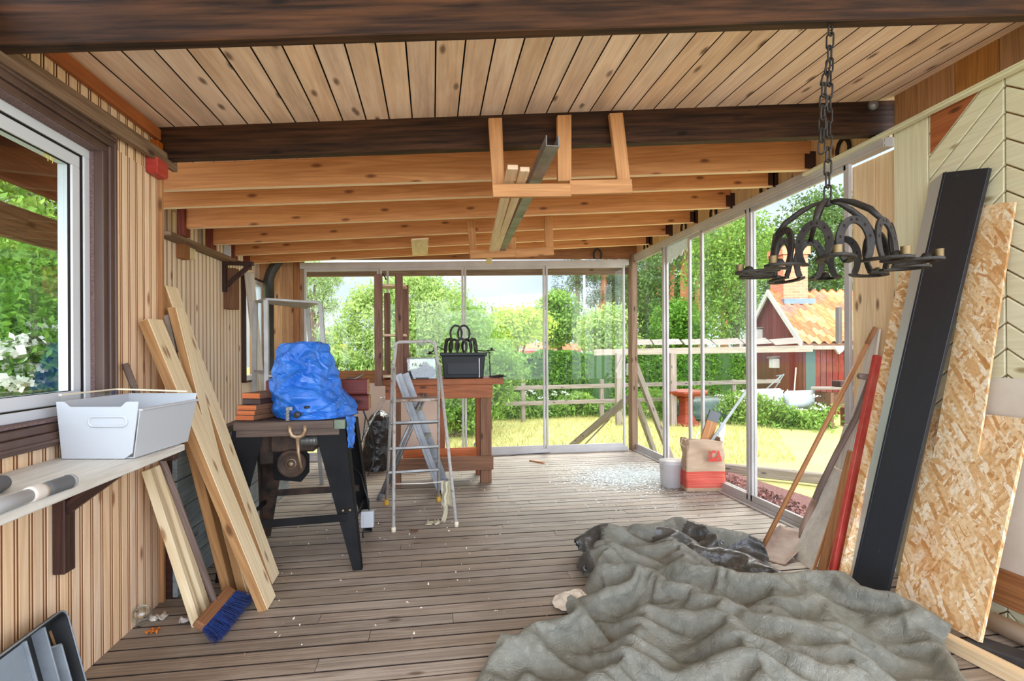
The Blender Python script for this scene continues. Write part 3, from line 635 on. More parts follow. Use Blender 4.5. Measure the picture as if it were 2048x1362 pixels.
# flagpole, pines
mb=MB(); p=base(1169,17.5); mb.tube([p,p+Vector((0,0,7.5))],[.05,.035],10); tag(mb.build('flagpole',MATS['white_alu']),'tall white flagpole rising behind the hedge','flagpole')
def pine(label,px,D,r0,h,blobs,n=1400,bark='pine_bark',lean=0):
    TSEED[0]+=1; b=base(px,D); t=thing('pine_tree',label,'tree',b,'pine trees behind the garden'); mb=MB()
    top=b+Vector((lean,0,h)); mb.tube([b,b.lerp(top,.5)+Vector((.08,0,0)),top],[r0*1.1,r0*.85,r0*.4],8)
    pts=[]
    for q in blobs:
        q3=Vector(q[:3]); s=b.lerp(top,min(.95,max(.3,(q3.z-b.z-.6)/h))); mb.tube([s,s.lerp(q3,.6)+Vector((0,0,.1)),q3],[r0*.25,r0*.18,r0*.08],5)
    mb.build('trunk',MATS[bark],t)
    if blobs: leafobj('crown',leaves(cloud(blobs,n,TSEED[0],.2),.2,TSEED[0],.22),MATS['leaf_pine'],t,b)
pine('slim grey pine left of the flagpole',1153,30,.16,10,[B(1140,575,30,.8,.5),B(1165,560,30,.9,.4),B(1125,600,30,.5,.25),B(1150,540,30,1.3,.5)],2600,'bark')
pine('reddish pine right of the flagpole',1192,30,.2,12,[B(1205,590,30,.7,.3),B(1185,600,30,.5,.25),B(1200,545,30,1.2,.5)],2400,lean=.9)
pine('grey pine beside the corner post',1228,31,.2,12,[B(1225,620,31,.7,.6),B(1240,590,31,.9,.7),B(1215,580,31,.7,.4),B(1235,550,31,1.2,.6)],4200,'bark')
for px,D,r0,lb in ((1312,27,.15,'thin pine seen through the pane next to the corner post'),(1326,30,.17,'thin pine left of the thickest reddish pine'),(1339,28,.13,'thinnest pine seen through the broken pane'),(1363,24,.2,'thickest reddish pine, seen through the broken pane'),(1391,27,.17,'reddish pine seen between the paired glass frames'),(1446,22,.16,'pine standing alone left of the red shed'),(1290,29,.16,'grey pine closest to the corner post on the right')):
    pine(lb,px,D,r0,14,[B(px+6,470,D,1.2,.8),B(px-10,500,D,1.0,.6),B(px+8,520,D,.9,.5)],2400,lean=.3)
tree('broadleaf_tree','bright green tree seen through the broken pane',base(1357,17),[B(1357,650,17,.75,.7),B(1340,670,17,.5,.5),B(1375,670,17,.5,.5),B(1355,620,17,.4,.3)],9000,.12,'leaf_hedge',trunk=.1,clump=.15)
tree('broadleaf_tree','tall green tree behind the narrow pane on the right',base(1300,20),[B(1290,600,20,.8,1.0),B(1310,640,20,.7,.9),B(1275,650,20,.5,.8),B(1295,540,20,.9,.8)],8000,.14,'leaf_dark',trunk=.13,clump=.2)
tree('birch_tree','tall airy birch left of the red shed',base(1470,18),[B(1470,560,18,.9,1.0),B(1440,640,18,.7,.8),B(1490,630,18,.5,.9),B(1420,540,18,.8,1.0),B(1455,470,18,1.2,.8),B(1500,500,18,.8,.9)],15000,.12,'leaf_mid',trunk=.12,clump=.2,droop=.6)
tree('broadleaf_tree','dark tree behind the shed chimney',base(1590,21),[B(1590,520,21,1.3,1.3),B(1540,560,21,.9,1.0),B(1650,530,21,1.3,1.2),B(1700,540,21,1.3,1.3),B(1620,450,21,1.4,1.2),B(1690,440,21,1.6,1.2)],14000,.16,'leaf_dark',trunk=.18,clump=.22)
tree('broadleaf_tree','mid green tree far behind the right panes',base(1410,34),[B(1400,600,34,2.2,1.6),B(1340,600,34,2.0,1.8),B(1300,560,34,2,2),B(1370,540,34,2.2,2),B(1440,560,34,2.4,2.2),B(1480,520,34,2.4,2.4)],11000,.3,'leaf_dark',trunk=.2,clump=.5)
# long low building beyond the hedge
hb=thing('cottage','low red roofed building just showing above the hedge','building',base(1105,26)); c0=PD(1045,699,26); c1=PD(1167,700,26)
mb=MB(); mb.beam(Vector((c0.x,c0.y+.8,.5)),Vector((c1.x,c1.y+.8,.5)),1.4,1.6); mb.build('wall',MATS['red_paint'],hb)
mb=MB(); up=Vector((0,1.0,.30)); mb.hexa([c0,c0+Vector((0,0,.05)),c0+up+Vector((0,0,.05)),c0+up,c1,c1+Vector((0,0,.05)),c1+up+Vector((0,0,.05)),c1+up]); mb.build('roof',plain('far_tile',(214,128,90),.8,c2=(190,110,80),scale=3),hb)
# lamp bollard
lp=thing('garden_lamp','dark green post lamp outside behind the workbench leg','lamp',F(957,893,ZG)); b=Vector(lp.location); GRN=plain('green_iron',(64,84,84),.5)
mb=MB(); mb.lathe([(.0,0),(.075,0),(.075,.05),(.05,.07),(.045,.22),(.055,.24),(.055,.27),(.036,.30),(.034,.8),(.05,.82),(.05,.85),(0,.85)],b,seg=16); mb.build('post',GRN,lp)
mb=MB(); mb.lathe([(.05,.85),(.085,.98),(.1,1.0),(.02,1.06),(0,1.07)],b,seg=12); mb.build('lamp_head',GRN,lp)
# props and braces
def strut(name,label,a,b,w,h,mat='grey_wood',up=(0,0,1),cat='timber'): mb=MB(); mb.beam(a,b,w,h,up); return tag(mb.build(name,MATS[mat],bevel=.004),label,cat)
strut('timber_prop','grey timber prop leaning outside against the corner post',F(1138,896,ZG),PY(1256,797,6.46),.05,.09)
strut('thin_batten','thin dark batten lying against the timber prop',F(1160,893,ZG)+Vector((.05,0,0)),PY(1219,838,7.4),.02,.02)
q0=F(1345,925,ZG); strut('timber_prop','grey timber prop behind the pane beside the corner post',q0,PY(1270,728,6.55),.05,.08)
q1=F(1312,915,ZG); strut('timber_prop','shorter timber prop behind the corner pane, low down',q1,PY(1272,800,6.75),.05,.09)
# pergola beam
wood('rail_pale',(168,154,138),(142,128,112),(90,76,64),.2,.7,.05)
pg=thing('pergola','white pergola beam with slanted boards outside the right glass','pergola',base(1237,11)); A=PD(1188,705,11.1); Bq=PD(1625,697,10.4)
mb=MB(); mb.beam(A,Bq,.05,.13); mb.build('beam',MATS['rail_pale'],pg,bevel=.004)
for i,(x0,x1) in enumerate(((1272,1306),(1310,1366),(1372,1425),(1433,1488),(1494,1545),(1552,1608))):
    p=PD(x0,690,10.95-.1*i);q=PD(x1,689-.6*i,10.85-.1*i); mb=MB(); mb.hexa([p,p+Vector((0,.03,0)),p+Vector((0.06,.35,.10)),p+Vector((0.06,.32,.12)),q,q+Vector((0,.03,0)),q+Vector((.06,.35,.10)),q+Vector((.06,.32,.12))]); mb.build('roof_board',MATS['grey_wood'],pg)
for px in (1237,1345):
    p=base(px,11.0-.002*(px-1237)); mb=MB(); mb.box((p.x-.06,p.y-.06,ZG-.05),(p.x+.06,p.y+.06,A.z-.02),axis=2); mb.build('post',MATS['grey_wood'],pg,bevel=.006)
mb=MB(); mb.beam(PD(1232,745,10.9),PD(1245,712,10.95),.04,.05); mb.build('brace',MATS['grey_wood'],pg)
# pedestal table
RT=wood('table_red',(142,72,54),(116,56,44),(70,34,26),.1,.6,.05)
tb=thing('garden_table','red brown pedestal table on the lawn, seen through the broken pane','table',F(1372,850,ZG)); b=Vector(tb.location)
mb=MB(); mb.lathe([(0,.62),(.42,.62),(.5,.68),(.5,.72),(0,.74)],b,seg=6,smooth=False); mb.build('tabletop',RT,tb,bevel=.01)
mb=MB(); mb.lathe([(.0,.62),(.2,.6),(.2,.56),(.155,.52),(.155,.22),(.17,.2),(.24,.08),(.3,.04),(.3,0),(0,0)],b,seg=6,smooth=False); mb.build('pedestal',RT,tb,bevel=.01)
# overturned boat, wrapped rolls, work table
p=F(1440,842,ZG); BOAT=plain('boat_green',(70,92,84),.45,c2=(54,74,66),scale=2); mb=MB()
def hull(u,v):
    a=(u-.5)*2; w=.42*math.sqrt(max(0,1-a*a*.96)); an=PI*v; return p+_rt*(a*1.15)+_fw*(w*math.cos(an)*-1)+Vector((0,0,.10+.42*(1-.35*a*a)*math.sin(an)))
mb.grid(hull,24,10); bt=tag(mb.build('rowing_boat',BOAT,solid=.02),'dark green overturned boat on the lawn','boat')
mb=MB(); mb.tube([hull(i/20,.0) for i in range(21)],.018,6); mb.tube([hull(i/20,1.0) for i in range(21)],.018,6); mb.build('gunwale',BOAT,bt)
mb=MB(); mb.beam(p-_rt*.5+Vector((0,0,.05)),p-_rt*.5+_fw*.01+Vector((0,0,.11)),.1,.6); mb.build('support',MATS['grey_wood'],bt); mb=MB(); mb.beam(p+_rt*.5+Vector((0,0,.05)),p+_rt*.5+_fw*.01+Vector((0,0,.11)),.1,.6); mb.build('support',MATS['grey_wood'],bt)
WR=plain('white_wrap',(232,236,236),.3,c2=(206,212,214),scale=4,bump=.2)
for (x0,x1,y,D,lb) in ((1497,1562,796,11.4,'white wrapped roll at the left end, before the shed gable'),(1572,1628,800,11.0,'white wrapped roll at the right end, beside the garden work table')):
    a=PD(x0,y,D);c=PD(x1,y-2,D-.1); mb=MB(); ax=(c-a).normalized(); mb.lathe([(0,0),(.17,0),(.19,.02),(.19,(c-a).length-.02),(.17,(c-a).length),(0,(c-a).length)],a,ax,20); o=tag(mb.build('wrapped_roll',WR),lb,'roll','white wrapped rolls by the shed')
    for t in (.2,.8): q=a.lerp(c,t); mb=MB(); mb.box((q.x-.05,q.y-.2,ZG-.02),(q.x+.05,q.y+.2,q.z-.17),axis=1); mb.build('bearer',MATS['grey_wood'],o)
wt=thing('garden_work_table','weathered garden work table with solid ends, before the shed wall','table',base(1665,10.6)); a=PD(1622,776,10.7); c=PD(1712,776,10.3)
mb=MB(); mb.beam(a,c,.5,.04); mb.build('tabletop',MATS['grey_wood'],wt,bevel=.006)
for px in (1648,1700):
    q=PD(px,780,10.5); mb=MB(); mb.box((q.x-.03,q.y-.22,ZG-.02),(q.x+.03,q.y+.22,q.z-.04),axis=2); mb.build('leg',MATS['bench_dark'],wt)
mb=MB(); mb.beam(PD(1648,800,10.5),PD(1700,800,10.4),.03,.3); mb.build('back_panel',MATS['bench_dark'],wt)
q=PD(1690,768,10.5); mb=MB(); mb.box((q.x-.2,q.y-.12,q.z-.05),(q.x+.16,q.y+.12,q.z+.07),axis=0); tag(mb.build('crate',MATS['dark_stain'],bevel=.01),'dark box on the garden work table','box')
# handles of a cart
ct=thing('hand_cart','hand cart with thin metal handles before the shed','cart',base(1530,11.8)); 
for k,(a,c) in enumerate((((1508,800),(1562,752)),((1535,800),(1568,748)))):
    mb=MB(); mb.tube([PD(*a,11.8),PD(*c,11.5)],.014,6); mb.build('handle',MATS['grey_paint'],ct)
mb=MB(); mb.tube([PD(1552,752,11.6),PD(1568,750,11.5)],.014,6); mb.build('grip',MATS['grey_paint'],ct)
q=PD(1518,805,11.9); mb=MB(); mb.box((q.x-.3,q.y-.2,q.z-.15),(q.x+.25,q.y+.2,q.z+.05)); mb.build('tray',MATS['grey_paint'],ct,bevel=.02); mb=MB(); mb.lathe([(0,-.04),(.2,-.04),(.22,0),(.2,.04),(0,.04)],Vector((q.x,q.y,ZG+.2)),(1,0,0),16); mb.build('wheel',MATS['dark_stain'],ct)
mb=MB(); mb.tube([base(1584,12.2),PD(1592,735,12.3)],.015,6); tag(mb.build('wooden_pole',MATS['lumber']),'thin pale pole leaning on the shed wall','pole')
# ---- red shed
O=CAM.copy(); 
def SP(xc,d,z): v=CAM+_rt*xc+_fw*d; return Vector((v.x,v.y,z))
sh=thing('shed','red board shed with orange tile roof and brick chimney','shed',SP(9,14,ZG))
WR_=wood('shed_red',(136,58,46),(100,42,36),(60,26,22),.1,.7,.12,dirt=(96,50,40),dirtamt=.5)
xg=6.95; d0,dm,d1=12.55,14.0,15.45; ze=1.48; za=2.74; xr=12.6
mb=MB(); n=14
for i in range(n):
    da=d0+(d1-d0)*i/n; db=d0+(d1-d0)*(i+1)/n-.012; zt=lambda d:ze+(za-ze)*(1-abs(d-dm)/(dm-d0))
    mb.hexa([SP(xg,da,ZG-.1),SP(xg,db,ZG-.1),SP(xg+.03,db,ZG-.1),SP(xg+.03,da,ZG-.1),SP(xg,da,zt(da)),SP(xg,db,zt(db)),SP(xg+.03,db,zt(db)),SP(xg+.03,da,zt(da))])
x=xg
while x<xr:
    if not (xg+.08<x<xg+.28): mb.hexa([SP(x,d0,ZG-.1),SP(x+.13,d0,ZG-.1),SP(x+.13,d0+.03,ZG-.1),SP(x,d0+.03,ZG-.1),SP(x,d0,ze),SP(x+.13,d0,ze),SP(x+.13,d0+.03,ze),SP(x,d0+.03,ze)])
    x+=.142
mb.build('wall',WR_,sh)
mb=MB(); mb.hexa([SP(xg+.04,d0+.04,ZG-.1),SP(xr,d0+.04,ZG-.1),SP(xr,d1-.04,ZG-.1),SP(xg+.04,d1-.04,ZG-.1),SP(xg+.04,d0+.04,ze-.05),SP(xr,d0+.04,ze-.05),SP(xr,d1-.04,ze-.05),SP(xg+.04,d1-.04,ze-.05)]); mb.build('wall_core',MATS['dark_backing'],sh)
mb=MB(); mb.hexa([SP(xg+.06,d0-.02,ZG),SP(xg+.29,d0-.02,ZG),SP(xg+.29,d0+.02,ZG),SP(xg+.06,d0+.02,ZG),SP(xg+.06,d0-.02,1.25),SP(xg+.29,d0-.02,1.25),SP(xg+.29,d0+.02,1.25),SP(xg+.06,d0+.02,1.25)]); mb.build('door_panel',plain('door_green',(62,84,78),.6),sh)
TILE=None
m,nt,out=newmat('roof_tile'); isl=nd(nt,'NewGeometry').outputs['Random Per Island']; no=nd(nt,'TexNoise',Vector=nd(nt,'NewGeometry').outputs['Position'],Scale=1.6,Detail=6.0).outputs['Fac']
c=ramp(nt,isl,[(0,srgb(206,104,60)),(.5,srgb(232,134,80)),(1,srgb(244,168,112))]); c=mix(nt,mth(nt,'MULTIPLY_ADD',no,5.0,-2.6,clamp=True),c,srgb(150,116,100))
nt.links.new(nd(nt,'BsdfPrincipled',Base_Color=c,Roughness=.8).outputs[0],out.inputs[0]); TILE=m
sl=math.hypot(dm-d0,za-ze); ov=.22; dd=(dm-d0)/sl; dz=(za-ze)/sl
mb=MB(); nc=8; tw=.235; L=(sl+ov); ch=L/nc
for side in (-1,1):
    xx=xg-.12
    while xx<xr:
        for k in range(nc):
            def tp(u,v,t=0): s_=sl+ov-(k+1)*ch+ (1-v)*ch*1.12 if False else L-k*ch-v*ch*1.1; hgt=.05*math.sin(u*2*PI)*.8+.045-(.03*v); d_=dm+side*dd*s_; return SP(xx+u*tw*1.02,d_,za-dz*s_+.06+hgt+t)
            vs=[];nu=6
            for i in range(nu+1):
                for v in (0,1): vs.append(tp(i/nu,v))
            for i in range(nu+1): vs.append(tp(i/nu,0,-.02))
            fs=[(2*i,2*i+2,2*i+3,2*i+1) for i in range(nu)]+[(2*nu+2+i,2*nu+3+i,2*i+2,2*i) for i in range(nu)]
            mb.add(vs,fs,None,0,False)
        xx+=tw
mb.build('roof',TILE,sh)
mb=MB()
for side in (-1,1):
    q=[(0,.02),(L,.02)]; mb.hexa([SP(xg-.1,dm,za),SP(xg-.1,dm,za+.04),SP(xr,dm,za+.04),SP(xr,dm,za),SP(xg-.1,dm+side*dd*(L-.02),za-dz*(L-.02)),SP(xg-.1,dm+side*dd*(L-.02),za-dz*(L-.02)+.04),SP(xr,dm+side*dd*(L-.02),za-dz*(L-.02)+.04),SP(xr,dm+side*dd*(L-.02),za-dz*(L-.02))])
mb.build('roof_deck',MATS['bench_dark'],sh)
for side in (-1,1):
    mb=MB(); mb.hexa([SP(xg-.15,dm,za-.04),SP(xg-.10,dm,za-.04),SP(xg-.10,dm,za+.13),SP(xg-.15,dm,za+.13),SP(xg-.15,dm+side*dd*L,za-dz*L-.04),SP(xg-.10,dm+side*dd*L,za-dz*L-.04),SP(xg-.10,dm+side*dd*L,za-dz*L+.13),SP(xg-.15,dm+side*dd*L,za-dz*L+.13)]); mb.build('barge_board',MATS['pale_board'],sh,bevel=.006)
mb=MB(); mb.hexa([SP(xg-.1,d0-.24,ze-.22),SP(xr,d0-.24,ze-.22),SP(xr,d0-.22,ze-.22),SP(xg-.1,d0-.22,ze-.22),SP(xg-.1,d0-.24,ze-.13),SP(xr,d0-.24,ze-.13),SP(xr,d0-.22,ze-.13),SP(xg-.1,d0-.22,ze-.13)]); mb.build('fascia',MATS['rail_pale'],sh)
mb=MB(); BR=newmat('chimney_brick'); nt=BR[1]; bk=nd(nt,'TexBrick',Vector=nd(nt,'TexCoord').outputs['UV'],Color1=srgb(226,140,104),Color2=srgb(208,118,84),Mortar=srgb(222,150,116),Scale=1.0); bk.inputs['Brick Width'].default_value=.22; bk.inputs['Row Height'].default_value=.075; bk.inputs['Mortar Size'].default_value=.008
nt.links.new(nd(nt,'BsdfPrincipled',Base_Color=bk.outputs[0],Roughness=.85).outputs[0],BR[2].inputs[0])
cx0=(1556-1024)/1050*14.0; cx1=(1612-1024)/1050*13.8; 
def vface(mb,q0,q1,z0,z1,d): mb.hexa([SP(q0,d[0],z0),SP(q1,d[0],z0),SP(q1,d[1],z0),SP(q0,d[1],z0),SP(q0,d[0],z1),SP(q1,d[0],z1),SP(q1,d[1],z1),SP(q0,d[1],z1)])
def brickbox(mb,q0,q1,z0,z1,d):
    P=[SP(q0,d[0],z0),SP(q1,d[0],z0),SP(q1,d[1],z0),SP(q0,d[1],z0)]; up=Vector((0,0,z1-z0)); w=q1-q0; e=d[1]-d[0]; h=z1-z0
    vs=P+[p+up for p in P]; mb.add(vs,[(0,1,5,4),(1,2,6,5),(2,3,7,6),(3,0,4,7),(4,5,6,7)],[[(0,0),(w,0),(w,h),(0,h)],[(0,0),(e,0),(e,h),(0,h)],[(0,0),(w,0),(w,h),(0,h)],[(0,0),(e,0),(e,h),(0,h)],[(0,0),(w,0),(w,e),(0,e)]])
brickbox(mb,cx0,cx1,2.2,3.75,(13.7,14.4)); brickbox(mb,cx0-.05,cx1+.05,3.75,3.95,(13.65,14.45)); mb.build('chimney',BR[0],sh)
mb=MB(); vface(mb,cx0-.06,cx1+.12,za-.30,za-.16,(13.55,13.7)); mb.build('flashing',plain('zinc',(120,138,150),.5,c2=(100,116,128)),sh)
for (px,py,d_,lb) in ((1523,668,14.6,'grey nest box under the left eave of the shed gable'),(1556,727,13.6,'pale nest box hanging lower on the shed gable')):
    t=(px-1024)/1050; p=SP(xg-.09,d_,0); d_=xg/t; p=SP(xg-.1,d_,CH-(py-703)/1050*d_); nb=thing('nest_box',lb,'nest box',p)
    mb=MB(); mb.box((p.x-.09,p.y-.09,p.z-.15),(p.x+.09,p.y+.09,p.z+.1),axis=2); mb.build('box_body',MATS['pale_board'],nb,bevel=.005); mb=MB(); mb.beam(p+Vector((-.13,0,.12)),p+Vector((.13,0,.15)),.26,.03); mb.build('box_roof',MATS['grey_wood'],nb)
q=PD(1672,690,12.2); mb=MB(); mb.prism([(0,0),(.22,0),(.22,-.1),(.12,-.18)],SP(7.55,12.3,1.33),_rt,(0,0,1),_fw*.08); mb.build('eave_bracket',MATS['pale_board'],sh)
# ---- garden on the left, made up in place of the reflection in the near window
def L(px,py,t): return PX(px,py,XL*t)      # t times as far as the wall
def BL(px,py,t,rx,rz): p=L(px,py,t); return (p.x,p.y,p.z,rx,rx,rz)
def gl(px,t): p=L(px,703,t); return Vector((p.x,p.y,ZG))
tree('elder_bush','leafy elder bush with cream flowers outside the near window',gl(40,2.3),[BL(30,600,2.3,.5,.45),BL(100,650,2.3,.3,.4),BL(10,700,2.2,.4,.35),BL(130,720,2.2,.22,.25),BL(60,740,2.2,.4,.25)],24000,.055,'leaf_hedge','bush',clump=.10,crown='foliage',trunk=.05)
r=np.random.default_rng(77); P=[]
for px,py in ((20,690),(60,735),(8,705),(100,760),(30,680),(70,810),(90,655),(45,770),(110,690),(15,760)):
    c=L(px,py,2.0); P.append(np.array(c)+r.normal(size=(40,3))*np.array([.06,.06,.018]))
tag(leafobj('flowers',leaves(np.concatenate(P),.05,78,.9),MATS['flower_white'],None,(0,0,0)),'cream elder flowers outside the near window','flowers',kind='stuff')
for i,(px,t,py,lb) in enumerate(((150,7,430,'dark tree behind the right edge of the near window'),(70,8,380,'tall dark tree behind the middle of the near window'),(0,7,420,'tall tree behind the left edge of the near window'))):
    tree('broadleaf_tree',lb,gl(px,t),[BL(px,py,t,1.1,1.3),BL(px-30,py+120,t,1.2,1.2),BL(px+35,py+160,t,1.0,1.2),BL(px,py+260,t,1.3,.9),BL(px-20,py-110,t,.8,.8)],7500,.18,'leaf_mid' if i!=1 else 'leaf_dark',trunk=.14,clump=.24)
p=L(40,740,2.9); BT=plain('tarp_blue_far',(28,110,190),.4,c2=(16,84,160),scale=3,bump=.4); mb=MB()
mb.grid(lambda u,v: Vector((p.x+(u-.5)*1.5,p.y+(v-.5)*1.2,ZG+.02+max(0,1.15*math.sin(PI*u)**.5*math.sin(PI*v)**.5*(1+.1*vnoise((u*6,v*6,3)))))),20,20); tag(mb.build('covered_pile',BT),'blue covered pile outside behind the elder bush','pile')
mb=MB(); a=L(0,800,1.35); mb.box((-4.2,.3,ZG-.05),(XL-.35,3.6,ZG+.03)); struct(mb.build('side_deck',MATS['grey_wood']),'pale deck outside the near window','deck')
def lb_(a,b,w,h,label): mb=MB(); mb.beam(a,b,w,h); return tag(mb.build('outside_beam',MATS['brown_board'],bevel=.004),label,'beam')
ob1=thing('garden_pergola','brown timber pergola outside the near window','pergola',(-2.2,2.2,ZG))
for (xx,zz,hh,mt) in ((-1.86,2.22,.2,'red_stain'),(-2.05,1.98,.16,'weathered')):
    mb=MB(); mb.box((xx-.025,.6,zz-hh),(xx+.025,3.55,zz),axis=1); mb.build('beam',MATS[mt],ob1,bevel=.004)
for yy in (.7,3.5):
    mb=MB(); mb.box((-2.12,yy-.04,ZG),(-2.03,yy+.04,1.95),axis=2); mb.build('post',MATS['weathered'],ob1,bevel=.005)
    mb=MB(); mb.beam((-2.15,yy,2.0),(-1.80,yy,2.1),.04,.1); mb.build('tie',MATS['weathered'],ob1)
# ---------------- left side things ----------------
plain('black_metal',(15,15,16),.6,c2=(27,27,28),scale=5,spec=.15)
plain('rusty_black',(34,29,26),.7,c2=(84,62,48),scale=9)
plain('alu',(156,158,161),.42,metal=.8,c2=(126,128,130),scale=4)
plain('steel_grey',(150,150,148),.45,metal=.6,c2=(120,118,114),scale=6)
plain('white_plastic',(190,194,199),.4)
plain('grey_plastic',(96,98,100),.5)
plain('black_plastic',(34,35,36),.4,c2=(48,49,50),scale=4)
plain('iron',(36,33,30),.55,metal=.2,c2=(58,53,48),scale=14,bump=.15,spec=.35)
plain('brass',(150,130,94),.45,metal=.8,c2=(116,98,70),scale=8)
plain('bronze',(184,160,130),.4,metal=.5,c2=(140,112,84),scale=7)
def lumber(name,label,p0,p1,w,h,mats,up=(0,1,0),group=None,cat='timber',bevel=.002,edge=True):
    # wide faces get material 0, the narrow edge towards the viewer material 1
    mb=MB(); mb.beam(p0,p1,w,h,up)
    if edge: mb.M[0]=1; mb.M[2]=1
    return tag(mb.build(name,[MATS[m] for m in mats],bevel=bevel),label,cat,group)
# weathered plank over the window, on its red block
a=PX(0,103,-1.32); b=PX(350,332,-1.32); d=(b-a).normalized()
mb=MB(); mb.beam(a-d*.9,b,.025,.066); tag(mb.build('weathered_plank',MATS['weathered'],bevel=.003),'weathered grey plank running above the white framed window','plank')
q=PX(312,333,-1.33); mb=MB(); mb.box((-1.354,q.y-.05,q.z-.045),(-1.30,q.y+.06,q.z+.035)); tag(mb.build('support_block',MATS['red_paint'],bevel=.006),'small red block under the end of the weathered plank','block')
# near shelf
ZS=.872; fr=F(370,888,ZS); fl=F(0,1031,ZS); d=(fr-fl).normalized(); fl=fl-d*.6
sh_=thing('wall_shelf','long white painted wall shelf under the window','shelf',(-1.2,1.6,.6))
mb=MB(); bk=Vector((XL+.003,0,0)); mb.hexa([(XL+.003,fl.y,ZS-.026),(fl.x,fl.y,ZS-.026),(fl.x,fl.y,ZS),(XL+.003,fl.y,ZS),(XL+.003,fr.y-.0,ZS-.026),(fr.x,fr.y,ZS-.026),(fr.x,fr.y,ZS),(XL+.003,fr.y,ZS)]); mb.build('shelf_board',MATS['white_shelf_paint'],sh_,bevel=.003)
yb=PX(114,1080,XL).y; zb=PX(114,1158,XL+.04).z
mb=MB(); mb.box((XL+.003,yb-.03,zb),(XL+.043,yb+.03,ZS-.026),axis=2); mb.build('bracket_post',MATS['dark_stain'],sh_,bevel=.003)
mb=MB(); mb.beam((XL+.03,yb+.0,ZS-.19),(XL+.235,yb,ZS-.035),.04,.035,(0,1,0)); mb.build('bracket_brace',MATS['dark_stain'],sh_,bevel=.003)
mb=MB(); mb.beam((XL+.0,2.50,ZS-.06),(XL+.24,2.50,ZS-.06),.04,.06); mb.build('bracket_arm',MATS['dark_stain'],sh_,bevel=.003)
# freezer drawer
B0=F(127,917,ZS+.002); B1=F(268,917,ZS+.002); B2=F(366,886,ZS+.002); B3=B0+(B2-B1)*1.0
dr=thing('freezer_drawer','white plastic freezer drawer on the wall shelf','drawer',(B0+B2)/2)
B2=B1+(B2-B1)*1.12; B3=B0+(B2-B1)
ex=(B1-B0).normalized(); ey=(B3-B0).normalized(); H=.205; up=Vector((0,0,H))
T0=B0+up-ex*.012-ey*.01; T1=B1+up+ex*.03-ey*.01; T2=B2+up+ex*.03+ey*.02; T3=B3+up-ex*.012+ey*.02
def wall(mb,a,b,c,d,n,t=.004): n=Vector(n)*t; mb.hexa([a,b,b+n,a+n,d,c,c+n,d+n])
def lp(a,b,t): return a+(b-a)*t
mb=MB(); mb.hexa([B0,B1,B1+Vector((0,0,.005)),B0+Vector((0,0,.005)),B3,B2,B2+Vector((0,0,.005)),B3+Vector((0,0,.005))])
wall(mb,B1,B2,T2-Vector((0,0,.03)),T1-Vector((0,0,.03)),-ex); wall(mb,B0,B3,T3,T0,ex); wall(mb,B3,B2,T2,T3,-ey)
mb.beam(T1-Vector((0,0,.03)),T2-Vector((0,0,.03)),.016,.008); mb.build('body',MATS['white_plastic'],dr,bevel=.0015)
mb=MB(); W_=(T1-T0).length; ez=(T0-B0).normalized(); sh0=.02
poly=[(0.012,0),(.012+(B1-B0).length-.03,0),(.012+(B1-B0).length,.02),(W_,H),(W_-.045,H),(W_-.065,H-.018),(.05,H-.018),(.03,H),(0,H)]
mb.prism(poly,B0-ex*.012-ey*.004,ex,Vector((0,0,1))-ey*.05,-ey*.006); fp=mb.build('front_panel',MATS['white_plastic'],dr,bevel=.002)
hc=B0+ex*.175+Vector((0,0,.135))-ey*.018; mb=MB(); ring=[]
for k in range(24):
    an=2*PI*k/24; cx_=.052 if math.cos(an)>0 else -.052; ring.append(hc+ex*(cx_+.017*math.cos(an))+Vector((0,0,.017*math.sin(an))))
mb.tube(ring,.0045,8,True); mb.build('handle',MATS['white_plastic'],dr)
CP=glass('clear_plastic',(.97,.97,.96),1.2); mb=MB(); q0=B0-ex*.014+ey*.004; mb.hexa([q0,q0+ex*.003,q0+ex*.003+ey*.30,q0+ey*.30,q0+Vector((0,0,.225)),q0+ex*.003+Vector((0,0,.225)),q0+ex*.003+ey*.3+Vector((0,0,.225)),q0+ey*.3+Vector((0,0,.225))]); mb.build('clear_panel',CP,dr)
mb=MB(); mb.beam(q0+Vector((0,0,.228)),q0+ey*.3+Vector((0,0,.228)),.012,.005); mb.beam(q0+ey*.3+ex*.0+Vector((0,0,.228)),q0+ey*.3+ex*.3+Vector((0,0,.218)),.012,.006); mb.build('panel_rim',plain('cream_plastic',(232,218,190),.4),dr)
# poles on the shelf
z=ZS+.021; pa=F(-140,1062,z); pj=F(68,987,z); pb=F(142,962,z)
po=thing('pole','white telescopic pole with grey grip lying on the wall shelf','pole',pa); 
mb=MB(); mb.tube([pa,pj],.017,16); mb.build('tube',MATS['white_plastic'],po)
d=(pb-pj).normalized(); mb=MB(); mb.lathe([(.0,0),(.0195,0),(.021,.01),(.021,.035),(.019,.05),(0,.05)],pj-d*.02,d,16); mb.build('collar',plain('warm_plastic',(214,206,196),.4),po)
mb=MB(); mb.lathe([(0,0),(.018,0),(.0195,.02),(.0195,(pb-pj).length-.045),(.0205,(pb-pj).length-.04)],pj+d*.03,d,16); mb.build('grip',MATS['grey_plastic'],po)
mb=MB(); mb.lathe([(.0205,0),(.0205,.012),(.012,.018),(0,.018)],pb-d*.012,d,16); mb.build('end_cap',MATS['white_plastic'],po)
p2=F(8,965,z+.004); p1_=p2-d*.9; mb=MB(); mb.lathe([(0,0),(.024,0),(.024,.88),(.02,.9),(0,.9)],p1_,d,16); tag(mb.build('tube',MATS['grey_plastic']),'short grey tube end behind the white pole on the shelf','tube')
